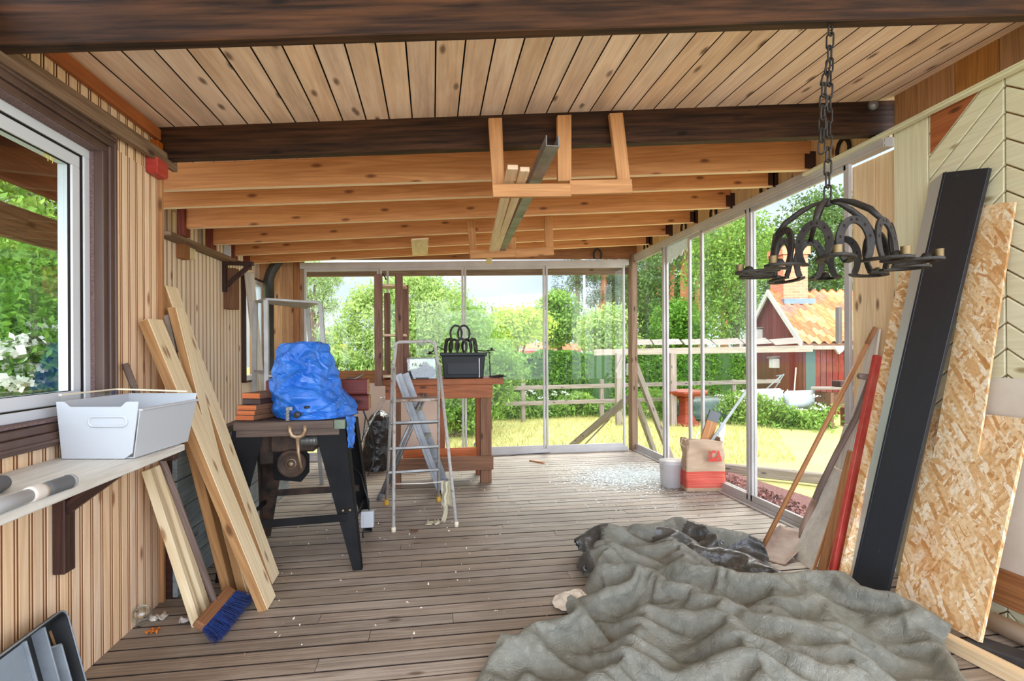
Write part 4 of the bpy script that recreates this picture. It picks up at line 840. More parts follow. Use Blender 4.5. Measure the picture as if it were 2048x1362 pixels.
# cutlery tray leaning by the wall
A=PX(128,1216,-1.285); D_=F(221,1361,.012); C_=PX(0,1310,-1.262)
e1=(C_-A); l1=e1.length; e1.normalize(); e2=(D_-A); e2=(e2-e1*e2.dot(e1)); l2=e2.length; e2.normalize(); nn=e1.cross(e2).normalized()
if nn.x>0: nn=-nn
W1=.42; W2=(D_-A).dot(e2)+.0
tr=thing('cutlery_tray','black plastic cutlery tray leaning on the beadboard wall','tray',D_)
def tq(u,v,n=0): return A+e1*u+e2*v+nn*n
def rr(u0,v0,u1,v1,r,n=5):
    o=[]
    for cx_,cy_,a0 in ((u1-r,v1-r,0),(u0+r,v1-r,PI/2),(u0+r,v0+r,PI),(u1-r,v0+r,1.5*PI)):
        for k in range(n+1): a=a0+PI/2*k/n; o.append((cx_+r*math.cos(a),cy_+r*math.sin(a)))
    return o
mb=MB(); o=rr(0,0,W1,W2,.035); i_=rr(.008,.008,W1-.008,W2-.008,.028); f_=rr(.018,.018,W1-.018,W2-.018,.022); n=len(o)
vs=[tq(*p,0) for p in o]+[tq(*p,-.004) for p in o]+[tq(*p,-.004) for p in i_]+[tq(*p,.038) for p in f_]+[tq(*p,.042) for p in f_]+[tq(p[0],p[1],.012) for p in o]
fs=[]
for k in range(n):
    l=(k+1)%n
    for a_,b_ in ((0,1),(1,2),(2,3),(5,0)): fs.append((a_*n+k,a_*n+l,b_*n+l,b_*n+k))
    fs.append((4*n+k,4*n+l,5*n+l,5*n+k))
fs.append(tuple(3*n+k for k in range(n))); fs.append(tuple(4*n+k for k in range(n)))
mb.add(vs,fs); mb.build('body',MATS['black_plastic'],tr)
TG=plain('tray_edge',(150,158,164),.45,c2=(120,126,132),scale=6)
mb=MB(); mb.tube([tq(*p,-.005) for p in o],.003,6,True); mb.build('rim',TG,tr)
def divider(u0,v0,u1,v1): mb=MB(); mb.beam(tq(u0,v0,.018),tq(u1,v1,.018),.007,.044,nn); return mb.build('divider',TG,tr,bevel=.002)
divider(.062,.10,.062,W2-.02); divider(.115,.012,.115,W2-.02); divider(.062,.10,.115,.085); divider(.205,.012,.205,W2-.02)
mb=MB(); mb.hexa([tq(.21,.015,.006),tq(W1-.015,.015,.006),tq(W1-.015,.015,.012),tq(.21,.015,.012),tq(.21,W2-.015,.006),tq(W1-.015,W2-.015,.006),tq(W1-.015,W2-.015,.012),tq(.21,W2-.015,.012)]); mb.build('lid_panel',plain('tray_lid',(150,164,174),.5,c2=(128,140,150),scale=3),tr)
mb=MB(); mb.beam(tq(.045,.05,.03),tq(.035,W2-.03,.02),.006,.004,nn); mb.build('stick',MATS['lumber_amber'],tr)
# leaning timber
g='timber leaning at the corner of the beadboard wall'
def lean(label,foot,top,w,h,mats,yoff=0,name='timber_plank'):
    return lumber(name,label,foot,top,w,h,mats,group=g)
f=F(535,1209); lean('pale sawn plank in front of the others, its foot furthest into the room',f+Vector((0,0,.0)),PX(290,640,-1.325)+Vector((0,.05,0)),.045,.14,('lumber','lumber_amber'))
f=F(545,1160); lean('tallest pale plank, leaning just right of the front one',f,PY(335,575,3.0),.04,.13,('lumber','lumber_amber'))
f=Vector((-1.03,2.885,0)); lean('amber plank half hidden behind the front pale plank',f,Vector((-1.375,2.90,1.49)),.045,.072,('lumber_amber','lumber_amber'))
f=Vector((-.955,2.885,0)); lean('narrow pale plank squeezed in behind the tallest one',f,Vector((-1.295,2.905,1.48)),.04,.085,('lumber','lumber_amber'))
q=PX(322,655,-1.33); mb=MB(); mb.beam(q+Vector((.03,.06,-.12)),q+Vector((-.01,.08,.06)),.05,.07,(0,1,0)); tag(mb.build('wood_block',MATS['grey_wood'],bevel=.003),'grey wood offcut wedged between the leaning planks','wood block')
f=F(405,1240); t_=PX(306,935,-1.31); d=(t_-f).normalized(); t_=f+d*((t_-f).length); s_=Vector((0,1,0)); n_=d.cross(s_).normalized()
mb=MB(); prof=[(-.065,-.02),(.065,-.02),(.065,.02),(.02,.02),(.012,.004),(-.03,.004),(-.038,.02),(-.065,.02)]
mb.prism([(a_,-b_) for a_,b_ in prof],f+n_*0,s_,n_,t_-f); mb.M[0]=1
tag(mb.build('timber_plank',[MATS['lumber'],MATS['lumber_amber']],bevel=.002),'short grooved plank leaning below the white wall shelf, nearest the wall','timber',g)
# broom
h0=F(430,1205,.09); h1=PX(250,727,-1.325); br=thing('broom','broom with brown handle and blue bristles by the timber','broom',F(430,1230))
mb=MB(); mb.tube([h0,h0.lerp(h1,.5)+Vector((.004,0,0)),h1],.0145,10); mb.build('handle',MATS['handle_grey'],br)
c0=F(397,1252,.075); c1=F(461,1180,.085); mb=MB(); ax=(c1-c0).normalized(); pd=Vector((.75,-.35,-.55)); pd=(pd-ax*pd.dot(ax)).normalized(); mb.beam(c0,c1,.032,.05,pd); mb.build('head',MATS['brown_board'],br,bevel=.006,seg=2)
mb=MB(); r=random.Random(3); side=ax.cross(pd)
for k in range(620):
    t=r.random(); s0=c0.lerp(c1,t)+side*r.uniform(-.014,.014)+pd*.02; e=s0+pd*r.uniform(.075,.10)+ax*((t-.5)*.05+r.uniform(-.012,.012))+side*r.uniform(-.02,.02); e.z=max(e.z,.003)
    mb.tube([s0,s0.lerp(e,.6)+side*r.uniform(-.004,.004),e],[.0016,.0014,.0008],3,caps=False)
mb.build('bristles',plain('bristle_blue',(34,66,140),.5,c2=(20,36,84),scale=20),br)
# jar, leaf and paper on the floor
p=F(284,1252); GLJ=glass('jar_glass',(.95,.97,.96),1.6); ax=Vector((.35,-.6,.72)).normalized()
mb=MB(); mb.lathe([(0,.0),(.030,0),(.038,.01),(.04,.035),(.036,.06),(.031,.068),(.033,.078),(.030,.078),(.028,.066),(.034,.055),(.036,.03),(.03,.006),(0,.005)],p+Vector((0,0,.045))-ax*.035,ax,24); jr=tag(mb.build('glass_jar',GLJ),'small glass jar lying on the floor by the wall','jar')
mb=MB(); mb.tube(arc(p+Vector((0,0,.045))+ax*.035,.034,0,2*PI,24,ax.orthogonal().normalized(),ax.cross(ax.orthogonal().normalized())),.0016,6); mb.tube([p+Vector((-.03,.02,.06)),p+Vector((-.05,-.02,.02)),p+Vector((-.03,-.04,.012))],.0014,5); mb.build('wire_clip',MATS['alu'],jr)
def scrap(name,label,c,s,mat,cat,seed,h=.02):
    r=random.Random(seed); mb=MB(); mb.grid(lambda u,v: Vector((c.x+(u-.5)*s+.3*s*vnoise((u*3,v*3,1),seed),c.y+(v-.5)*s*.8,c.z+.003+h*abs(vnoise((u*4,v*4,2),seed))*2)),7,7); return tag(mb.build(name,mat,solid=.001),label,cat)
scrap('dry_leaf','small orange dry leaf on the floor near the jar',F(306,1266),.045,plain('leaf_orange',(206,120,52),.7),'leaf',4)
scrap('paper_scrap','crumpled grey paper scrap beside the grooved plank',F(374,1243),.06,plain('paper_grey',(176,166,158),.7),'paper',6,.03)
scrap('paper_scrap','twisted pale scrap right behind the glass jar',F(318,1238),.07,MATS['pale_board'],'paper',8,.015)
# low grey painted board wall
mb=MB(); 
for k in range(5):
    mb.box((-1.315,2.90,.005+k*.148),(-1.29,5.0,.148+k*.148),axis=1)
mb.box((-1.36,2.9,0),(-1.318,5.0,.74),m=1,axis=1); mb.box((-1.33,2.885,.745),(-1.27,5.02,.79),m=1,axis=1)
gp=tag(mb.build('painted_board_panel',[MATS['grey_paint'],MATS['dark_stain']],bevel=.003),'low wall of blue grey painted boards behind the leaning timber','low wall')
# rail on the pale wall, bracket and small boxes
a=PX(325,466,XREC+.06); b=PX(474,527,XREC+.06)
rs=thing('wall_rail','weathered rail plank high on the pale beadboard wall','rail',a); mb=MB(); mb.beam(a,b,.115,.03); mb.build('rail_board',MATS['weathered'],rs,bevel=.003)
q=PX(366,500,XREC+.03); mb=MB(); mb.box((XREC,q.y-.05,q.z-.07),(XREC+.06,q.y+.05,q.z+.055)); mb.build('rail_block',MATS['brown_board'],rs,bevel=.003); 
q=PX(382,502,XREC+.02); mb=MB(); mb.box((XREC,q.y-.04,q.z-.06),(XREC+.035,q.y+.05,q.z+.05)); mb.build('rail_block',MATS['lumber'],rs,bevel=.003)
y0=PX(446,560,XREC).y; zt=PX(446,530,XREC).z; zl=PX(446,584,XREC).z
bk=thing('shelf_bracket','dark brown shelf bracket below the weathered rail','bracket',(XREC,y0,zl))
mb=MB(); mb.box((XREC+.001,y0-.025,zl),(XREC+.035,y0+.025,zt),axis=2); mb.build('upright',MATS['dark_stain'],bk); mb=MB(); mb.box((XREC+.001,y0-.025,zt),(XREC+.27,y0+.025,zt+.035),axis=0); mb.build('arm',MATS['dark_stain'],bk); mb=MB(); mb.beam((XREC+.03,y0,zl+.06),(XREC+.24,y0,zt),.04,.03,(0,1,0)); mb.build('brace',MATS['dark_stain'],bk)
q=PX(463,577,XREC+.05); mb=MB(); mb.box((XREC+.001,q.y-.06,q.z-.20),(XREC+.10,q.y+.06,q.z+.19),axis=2); tag(mb.build('wooden_duct',MATS['bench_dark'],bevel=.003),'narrow dark wooden box below the shelf bracket','box')
q=PX(462,507,XREC+.05); mb=MB(); mb.box((XREC+.001,q.y-.06,q.z-.07),(XREC+.07,q.y+.06,q.z+.07),axis=2); sb=tag(mb.build('switch_box',MATS['white_upvc'],bevel=.006,seg=2),'small white electric box under the rafter ends','electric box')
mb=MB(); mb.box((XREC+.07,q.y-.035,q.z-.045),(XREC+.075,q.y+.035,q.z+.045),axis=2); mb.build('cover',MATS['white_plastic'],sb,bevel=.002)
# pale boards leaning in the far corner
lumber('leaning_board','wide grey white board leaning in the far left corner',F(536,925),PY(498,545,5.72),.09,.02,('pale_board','pale_board'),(0,1,0),'pale boards in the far left corner',edge=False)
lumber('leaning_board','narrow white board leaning left of the wide grey white one',F(527,932),PY(503,602,5.5),.05,.02,('pale_board','pale_board'),(0,1,0),'pale boards in the far left corner',edge=False)
# stovepipe
sp_=thing('stovepipe','black stovepipe with an elbow in the far left corner','stovepipe',PY(541,905,6.22)); PIPE=plain('stove_black',(44,44,44),.45,c2=(64,62,60),scale=6)
p0=PY(541,895,6.22); p0.z=0; p1_=PY(539,600,6.22); p2=PY(537,560,6.22); p3=PY(552,528,6.22); p4=PY(575,500,6.25)
mb=MB(); mb.tube([p0,p1_],.045,18); mb.build('lower_pipe',PIPE,sp_); mb=MB(); mb.tube([p1_-Vector((0,0,.02)),p2,p2.lerp(p3,.5)+Vector((-.012,0,.0)),p3,p4],.054,18); mb.build('elbow_pipe',PIPE,sp_); mb=MB(); mb.tube([p1_-Vector((0,0,.035)),p1_+Vector((0,0,.0))],.058,18); mb.build('collar',PIPE,sp_)
# grey metal rack
plain('rack_paint',(178,176,172),.45,c2=(150,148,144),scale=6)
rk=thing('metal_rack','grey metal shelf rack behind the blue tarp','rack',F(560,1000)); TT=[PY(531,600,4.55),PY(640,607,4.6),PY(614,618,5.15),PY(510,605,5.15)]; BB=[]
for t,(dx,dy) in zip(TT,((-.0,-.04),(.07,-.04),(.07,.05),(-.03,.05))): BB.append(Vector((t.x+dx*1.6,t.y+dy,0)))
BB[0].x+=.02
def ang(mb,p,q,w=.032,t=.003):
    d=(q-p).normalized(); mb.beam(p,q,w,t,(0,1,0)); mb.beam(p+Vector((w/2,w/2,0)),q+Vector((w/2,w/2,0)),t,w,(0,1,0))
for t,b in zip(TT,BB): mb=MB(); ang(mb,b,t,.032); mb.build('leg',MATS['rack_paint'],rk)
for z_ in (0,.72):
    P=[t.lerp(b,z_*.52) for t,b in zip(TT,BB)]; mb=MB(); u=Vector((0,0,.006)); mb.hexa([P[0],P[1],P[1]+u*3,P[0]+u*3,P[3],P[2],P[2]+u*3,P[3]+u*3]); mb.build('shelf',MATS['rack_paint'],rk,bevel=.002)
# ---- saw table
st=thing('table_saw','old black legged table saw under the blue tarp','table saw',F(600,1110))
ZT=PY(676,838,3.2).z; y0=3.18; y1=3.74; xl=PY(463,846,3.2).x; xr_=PY(690,838,3.2).x
mb=MB(); mb.box((xl,y0,ZT-.022),(xr_,y1,ZT),axis=0); mb.box((xl+.02,y0-.012,ZT-.05),(xr_-.06,y0,ZT-.004),axis=0,m=1); mb.box((xl+.03,y0,ZT-.09),(xr_-.03,y0+.02,ZT-.022),axis=0,m=1); mb.box((xl+.03,y1-.02,ZT-.09),(xr_-.03,y1,ZT-.022),axis=0,m=1)
mb.build('tabletop',[MATS['rusty_black'],wood('apron_dark',(104,88,78),(78,66,58),(40,32,28),.1,.6,.06)],st,bevel=.002)
mb=MB(); mb.box((xr_-.058,y0-.008,ZT-.055),(xr_+.004,y0+.06,ZT-.001),axis=0); mb.build('corner_bracket',plain('sage_green',(120,134,112),.5,c2=(96,108,90)),st,bevel=.002)
feet=[F(440,1166),F(715,1141),F(737,1061),F(533,1073)]
tops=[(xl+.095,y0+.01),(xr_-.085,y0+.01),(xr_-.085,y1-.02),(xl+.095,y1-.02)]
for k,(f_,t_) in enumerate(zip(feet,tops)):
    t3=Vector((t_[0],t_[1],ZT-.05)); sx=1 if k in (1,2) else -1; sy=-1 if k<2 else 1
    mb=MB(); wt=.088; wb=.026; dx=Vector((1,0,0)); dy=Vector((0,1,0)); th=.004
    mb.hexa([f_-dx*wb,f_+dx*wb,f_+dx*wb+dy*th,f_-dx*wb+dy*th,t3-dx*wt,t3+dx*wt,t3+dx*wt+dy*th,t3-dx*wt+dy*th])
    o_=f_+dx*sx*wb; ot=t3+dx*sx*wt; fy=-dy*sy; mb.hexa([o_,o_+fy*wb*1.6,o_+fy*wb*1.6-dx*sx*th,o_-dx*sx*th,ot,ot+fy*wt*1.5,ot+fy*wt*1.5-dx*sx*th,ot-dx*sx*th])
    mb.build('leg',MATS['black_metal'] if k!=3 else MATS['rusty_black'],st,bevel=.001)
def strap(a,b,h=.045,t=.004,up=(0,0,1),m='black_metal'): mb=MB(); mb.beam(a,b,t,h,up); return mb.build('stretcher',MATS[m],st,bevel=.001)
def legat(k,z): f_=feet[k]; t_=Vector((tops[k][0],tops[k][1],ZT-.05)); return f_.lerp(t_,z/t_.z)
strap(legat(0,.29)-Vector((0,.006,0)),legat(1,.30)-Vector((0,.006,0))); strap(legat(3,.30)-Vector((0,.006,0)),legat(2,.31)-Vector((0,.006,0)),m='rusty_black'); strap(legat(1,.24)+Vector((.02,0,0)),legat(2,.24)+Vector((.02,0,0)),.03); strap(legat(0,.24)-Vector((.02,0,0)),legat(3,.24)-Vector((.02,0,0)),.03)
for px,py in ((685,1023),(699,1022)): q=PY(px,py,3.1); mb=MB(); mb.lathe([(0,0),(.007,0),(.007,.006),(0,.008)],q+Vector((0,.02,0)),(0,-1,0),8); mb.build('bolt',MATS['bronze'],st)
# motor, pulley and yoke under the top
mb=MB(); a=PY(525,868,3.5); mb.box((a.x,3.42,ZT-.30),(a.x+.22,3.66,ZT-.09)); mb.box((a.x+.08,3.38,ZT-.22),(a.x+.34,3.60,ZT-.09)); mb.build('motor_mount',MATS['rusty_black'],st,bevel=.01)
c=PY(582,928,3.36); mb=MB(); mb.lathe([(0,0),(.02,-.004),(.03,.004),(.06,.004),(.066,-.004),(.082,-.004),(.086,.004),(.086,.03),(0,.03)],c,(0,1,0),28); mb.build('pulley',MATS['rusty_black'],st); mb=MB(); mb.lathe([(0,-.012),(.012,-.012),(.016,0),(.03,.002)],c,(0,1,0),16); mb.build('hub',MATS['bronze'],st)
mb=MB(); mb.prism([(-.11,-.10),(.05,-.12),(.10,-.06),(.10,.05),(.02,.13),(-.11,.16)],c+Vector((0,.032,0)),(1,0,0),(0,0,1),(0,.006,0)); mb.build('guard_plate',MATS['black_metal'],st,bevel=.003)
mb=MB(); q=PY(618,880,3.4); mb.lathe([(0,0),(.034,0),(.036,.01),(.036,.09),(.034,.1),(0,.1)],q-Vector((.05,0,0)),(1,0,0),18)
for k in range(4): mb.lathe([(.036,0),(.041,.004),(.036,.008)],q-Vector((.04-.022*k,0,0)),(1,0,0),18)
mb.build('motor',MATS['steel_grey'],st)
q=PY(595,850,3.17); mb=MB(); mb.tube([q+Vector((-.04,0,.0)),q+Vector((-.042,0,-.035)),q+Vector((-.03,0,-.06)),q+Vector((-.01,0,-.068)),q+Vector((.01,0,-.068)),q+Vector((.03,0,-.06)),q+Vector((.042,0,-.035)),q+Vector((.04,0,0))],.012,10); mb.tube([q+Vector((0,0,-.07)),q+Vector((.004,0,-.16)),q+Vector((.02,0,-.25))],[.012,.009,.007],8); mb.build('yoke',MATS['bronze'],st)
q=PY(572,842,3.16); mb=MB()
for k in range(4): mb.tube([q+Vector((.0,0,.006+.018*k)),q+Vector((.016,0,.006+.018*k)),q+Vector((.016,0,.022+.018*k)),q+Vector((0,0,.022+.018*k))],.0025,5,True)
mb.box((q.x,q.y,q.z+.06),(q.x+.035,q.y+.30,q.z+.08)); mb.box((q.x,q.y+.004,q.z),(q.x+.018,q.y+.3,q.z+.07),axis=1); mb.build('fence_rail',MATS['alu'],st)
mb=MB(); q=PY(606,836,3.17); mb.box((q.x-.05,q.y-.0,q.z-.0),(q.x+.05,q.y+.05,q.z+.028),axis=0); mb.lathe([(0,0),(.006,0),(.006,.03),(.02,.034),(.02,.046),(0,.05)],q+Vector((.02,.02,.02)),(0,0,1),12); mb.lathe([(0,0),(.02,0),(.02,.02),(0,.022)],q+Vector((-.03,-.002,.02)),(0,-1,0),12); mb.build('clamp',MATS['black_plastic'],st,bevel=.002)
q=PY(735,1037,3.62); sw=MB(); sw.beam(q+Vector((-.035,0,-.055)),q+Vector((.035,0,-.045)),.05,.0,(0,0,1)) if False else sw.box((q.x-.042,q.y-.03,q.z-.055),(q.x+.042,q.y+.03,q.z+.055),axis=2); so_=sw.build('switch_housing',MATS['white_plastic'],st,bevel=.008,seg=2)
mb=MB(); mb.box((q.x-.022,q.y-.034,q.z-.035),(q.x+.022,q.y-.03,q.z+.035),axis=2); mb.build('switch_plate',MATS['white_plastic'],so_,bevel=.001)
mb=MB(); L_=legat(2,.36); mb.tube([L_+Vector((-.03,-.05,.12)),L_+Vector((.03,-.08,.06)),q+Vector((-.02,.0,.20)),q+Vector((.01,0,.12)),q+Vector((.01,0,.05))],.0045,6); mb.tube([q+Vector((-.02,0,-.05)),q+Vector((-.035,.02,-.11)),q+Vector((-.03,.03,-.16))],.006,6); mb.tube([q+Vector((-.03,.03,-.15)),q+Vector((-.032,.03,-.22))],.013,8); mb.build('cable',MATS['black_plastic'],st)
mb=MB(); C2=[PY(724,812,3.76),PY(738,850,3.85),PY(748,895,3.95),PY(746,930,3.95),PY(735,952,3.9)]; mb.tube(C2,.004,6); mb.build('cable',MATS['black_plastic'],st)
mb=MB(); C2=[PY(723,812,3.76),PY(731,835,3.8),PY(727,868,3.8),PY(723,885,3.8)]; mb.tube(C2,.004,6); mb.build('cable',MATS['black_plastic'],st)
# ---- blue tarp over the saw
BT=newmat('tarp_blue'); nt=BT[1]; co=nd(nt,'TexCoord').outputs['Object']; no=nd(nt,'TexNoise',Vector=co,Scale=9.0,Detail=7.0,Roughness=.7,Distortion=.8).outputs['Fac']; vo=nd(nt,'TexVoronoi',{'feature':'DISTANCE_TO_EDGE'},Vector=nd(nt,'VectorMath',{'operation':'MULTIPLY_ADD'},i0=nd(nt,'TexNoise',Vector=co,Scale=6.0).outputs['Color'],i1=(.25,.25,.25),i2=co).outputs[0],Scale=17.0).outputs['Distance']
bs=nd(nt,'BsdfPrincipled',Base_Color=ramp(nt,no,[(.3,srgb(18,92,190)),(.7,srgb(50,128,222))]),Roughness=.28); bs.inputs['Specular IOR Level'].default_value=.7
bp=nd(nt,'Bump',Height=no,Strength=.5,Distance=.02); nt.links.new(bp.outputs[0],bs.inputs['Normal']); nt.links.new(bs.outputs[0],BT[2].inputs[0]); MATS['tarp_blue']=BT[0]
rows=[(684,606,640),(689,572,649),(712,560,652),(740,552,662),(765,549,673),(790,552,688),(812,557,700),(830,567,706),(839,575,704)]
yc_=3.43
TF1=facets(160,70,150,31,1,.55,.35,True); TF2=facets(160,70,650,32,1,.6,-.3,True)
def tarp(u,v):
    fz=.045*TF1[round(u*160)%160,round(v*70)]+.022*TF2[round(u*160)%160,round(v*70)]
    k=min(v*(len(rows)-1),len(rows)-1.001); i=int(k); t=k-i; a,b=rows[i],rows[i+1]; py=a[0]+(b[0]-a[0])*t; l=a[1]+(b[1]-a[1])*t; r_=a[2]+(b[2]-a[2])*t
    an=2*PI*u; c=PY((l+r_)/2,py,yc_); hw=(r_-l)/2*yc_/FPX; dp=.10+.16*min(1,v*1.6); 
    x=math.copysign(abs(math.cos(an))**.9,math.cos(an)); p=Vector((c.x+hw*x,c.y+dp*math.sin(an),c.z))
    w=vnoise((p.x*4,p.y*4,p.z*4),1); rd=1-abs(vnoise((p.x*6+w,p.y*6,p.z*4),2))*2; rd2=1-abs(vnoise((p.x*15,p.y*15,p.z*11+w*2),4))*2
    s=(fz+.004*rd2)*min(1,v*3+.35)
    p+= Vector((math.cos(an)*s,math.sin(an)*s,s*.3 if v<.9 else 0)); p.z=max(p.z,ZT+.004); return p
mb=MB(); mb.grid(tarp,160,70); mb.V=[tuple(v) for v in mb.V]
mb.S=[False]*len(mb.F); tp_=tag(mb.build('blue_tarp',MATS['tarp_blue'],solid=.0015),'crumpled blue tarp bundled over the table saw','tarp')
mb=MB()
def tail(u,v):
    a=PY(693+18*u,832+64*v,3.19+.12*u); w=math.sin(v*PI)*.3+.7; a.x+=.012*vnoise((u*5,v*6,2))-.01*(u-.5)*v*2; a.y+=.03*vnoise((u*4,v*4,7)); return a
mb.grid(tail,14,24); mb.build('hanging_corner',MATS['tarp_blue'],tp_,solid=.0015)
# red timbers and offcuts on the saw
for (x0,x1,ya,yb,lb) in ((537,738,752,784,'upper dark red squared timber behind the blue tarp'),(545,741,785,815,'lower dark red squared timber behind the blue tarp')):
    a=PY(x0,ya,3.68);b=PY(x1,ya,3.68); zt=PY(700,ya,3.62).z; zb=PY(700,yb,3.62).z; lo=ZT+.001 if ya>780 else ZT+.108; hi=lo+.104
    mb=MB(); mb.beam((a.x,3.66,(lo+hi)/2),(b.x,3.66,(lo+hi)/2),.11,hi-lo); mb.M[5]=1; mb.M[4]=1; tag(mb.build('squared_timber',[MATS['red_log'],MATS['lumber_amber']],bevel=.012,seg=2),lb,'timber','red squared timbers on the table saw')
g2='wood offcuts stacked on the table saw'; z=ZT+.001
for (x0,x1,ya,hh,lb) in ((466,511,3.22,.030,'bottom orange ended offcut of the stack on the table saw'),(469,513,3.225,.028,'second offcut from the bottom of the stack on the table saw'),(471,516,3.23,.030,'third offcut from the bottom of the stack on the table saw'),(481,523,3.26,.034,'black offcut second from the top of the stack'),(480,523,3.25,.034,'topmost offcut of the stack on the table saw, with orange end')):
    a=PY(x0,820,ya);b=PY(x1,820,ya); w_=b.x-a.x; mb=MB(); p=Vector(((a.x+b.x)/2,ya,z+hh/2)); e=p+Vector((.10,.30,0)); mb.beam(p,e,w_,hh-.001); mb.M[4]=1
    tag(mb.build('wood_offcut',[MATS['bench_dark'] if 'black' not in lb else MATS['dark_stain'],MATS['orange_ply'] if 'black' not in lb else MATS['dark_stain']],bevel=.002),lb,'wood offcut',g2); z+=hh
q=PY(712,751,3.66); q.z=ZT+.214; mb=MB(); mb.tube([q+Vector((-.06,0,.0)),q,q+Vector((.05,0,.03))],[.008,.006,.002],6); mb.tube([q+Vector((-.06,.03,0)),q,q+Vector((.05,.004,.034))],[.008,.006,.002],6); tag(mb.build('pliers',MATS['alu']),'pliers lying on the dark red timbers','pliers')
# ---------------- workbench and ladders ----------------
YB0=4.93; YB1=5.45; ZB=PY(990,757,YB0).z
wb=thing('workbench','heavy wooden workbench before the far glass','workbench',F(880,970))
xa=PY(765,757,YB0).x; xb=PY(1008,757,YB0).x
mb=MB()
for k in range(4): mb.box((xa,YB0+k*.131,ZB-.055),(xb,YB0+k*.131+.129,ZB),axis=0)
mb.build('benchtop',MATS['bench_wood'],wb,bevel=.004)
xc_=PY(771,780,YB0+.03).x; xd=PY(985,780,YB0+.03).x
mb=MB(); mb.box((xc_,YB0+.02,ZB-.185),(xd,YB0+.06,ZB-.056),axis=0); mb.build('apron',MATS['bench_wood'],wb,bevel=.004)
def leg(px0,px1,y,m='bench_dark'): a=PY(px0,850,y);b=PY(px1,850,y); mb=MB(); mb.box((a.x,y,0),(b.x,y+.09,ZB-.056),axis=2); return mb.build('leg',MATS[m],wb,bevel=.004)
leg(961,983,YB0+.04); leg(780,801,YB0+.05); leg(879,890,YB1-.12,'bench_wood'); leg(952,962,YB1-.12,'bench_wood')
a=PY(793,930,YB0-.0);b=PY(987,930,YB0-.0); mb=MB(); mb.box((a.x,YB0-.0,PY(900,943,YB0).z),(b.x,YB0+.035,PY(900,915,YB0).z),axis=0); mb.build('stretcher',MATS['bench_dark'],wb,bevel=.004)
a=PY(806,905,YB1-.16);b=PY(953,905,YB1-.16); mb=MB(); mb.box((a.x,YB1-.17,PY(900,917,YB1-.16).z),(b.x,YB1-.15,PY(900,896,YB1-.16).z),axis=0); mb.build('back_board',MATS['orange_ply'],wb,bevel=.002)
mb=MB(); mb.box((a.x,YB0+.1,PY(900,917,YB1-.16).z-.02),(b.x,YB1-.15,PY(900,917,YB1-.16).z),axis=0); mb.build('lower_shelf',MATS['bench_dark'],wb)
# four post rack on the bench
rk=thing('wooden_rack','tall narrow brown wooden rack standing on the workbench','rack',PY(783,757,5.05)); YR0=4.87; YR1=5.14
def post(x0,x1,yt,y,zb,name='post'): a=PY(x0,yt,y);b=PY(x1,yt,y); mb=MB(); mb.box((a.x,y,zb),(b.x,y+.05,a.z),axis=2); return mb.build(name,MATS['rack_wood'],rk,bevel=.003)
post(748,764,548,YR0,PY(755,772,YR0).z); post(790,805,548,YR0,PY(795,766,YR0).z); post(768,780,586,YR1,ZB+.002); post(805,817,570,YR1,ZB+.002)
a=PY(750,600,YR0+.05).x; b=PY(818,600,YR1).x
for py,d_ in ((568,.0),(668,.0),(751,.0)):
    z_=PY(780,py,YR0+.05).z; mb=MB()
    for k in range(3): mb.box((a+.01,YR0+.052+k*.075,z_-.02),(b-.02,YR0+.052+k*.075+.068,z_),axis=0)
    mb.build('shelf',MATS['rack_shelf'],rk,bevel=.002)
q=PY(772,560,YR0+.08); mb=MB(); mb.tube([q,q+Vector((-.01,0,.03)),q+Vector((-.035,0,.06))],.006,6); mb.build('hook',MATS['iron'],rk)
# clear box with iron scraps
cb=thing('clear_box','clear plastic box half full of iron scraps on the workbench','box',PY(845,757,5.1)); a=PY(814,757,5.0).x; b=PY(874,757,5.0).x; y0=5.0;y1=5.27; z0=ZB+.002; z1=PY(840,717,5.0).z
CPB=glass('box_plastic',(.93,.95,.96),1.0,haze=.05,hazecol=(236,240,244))
mb=MB(); t=.003; mb.box((a,y0,z0),(b,y1,z0+t),axis=0)
for lo,hi in (((a,y0,z0),(b,y0+t,z1)),((a,y1-t,z0),(b,y1,z1)),((a,y0,z0),(a+t,y1,z1)),((b-t,y0,z0),(b,y1,z1))): mb.box(lo,hi,axis=0)
mb.build('box_body',CPB,cb); mb=MB(); mb.tube([(a,y0,z1),(b,y0,z1),(b,y1,z1),(a,y1,z1)],.006,6,True); mb.build('rim',MATS['white_plastic'],cb)
mb=MB(); mb.box((a+.08,y0-.006,z0+.0),(a+.2,y0-.001,z0+.012),axis=0); mb.build('clip',MATS['black_plastic'],cb)
r=random.Random(9); mb=MB()
for k in range(320):
    u=r.random(); p=Vector((r.uniform(a+.03,b-.03),r.uniform(y0+.02,y1-.06),0)); p.z=z0+.012+r.random()*(.06+.07*math.exp(-((p.x-(a+b)/2-.03)/.06)**2)); dd=Vector((r.gauss(0,1),r.gauss(0,1),r.gauss(0,.6))).normalized()*r.uniform(.012,.026); ee=dd.orthogonal().normalized()*.012; mb.tube([p-dd,p+ee,p+dd],[.005,.007,.005],5)
tag(mb.build('iron_scraps',MATS['iron']),'heap of dark iron scraps inside the clear plastic box','scrap',kind='stuff')
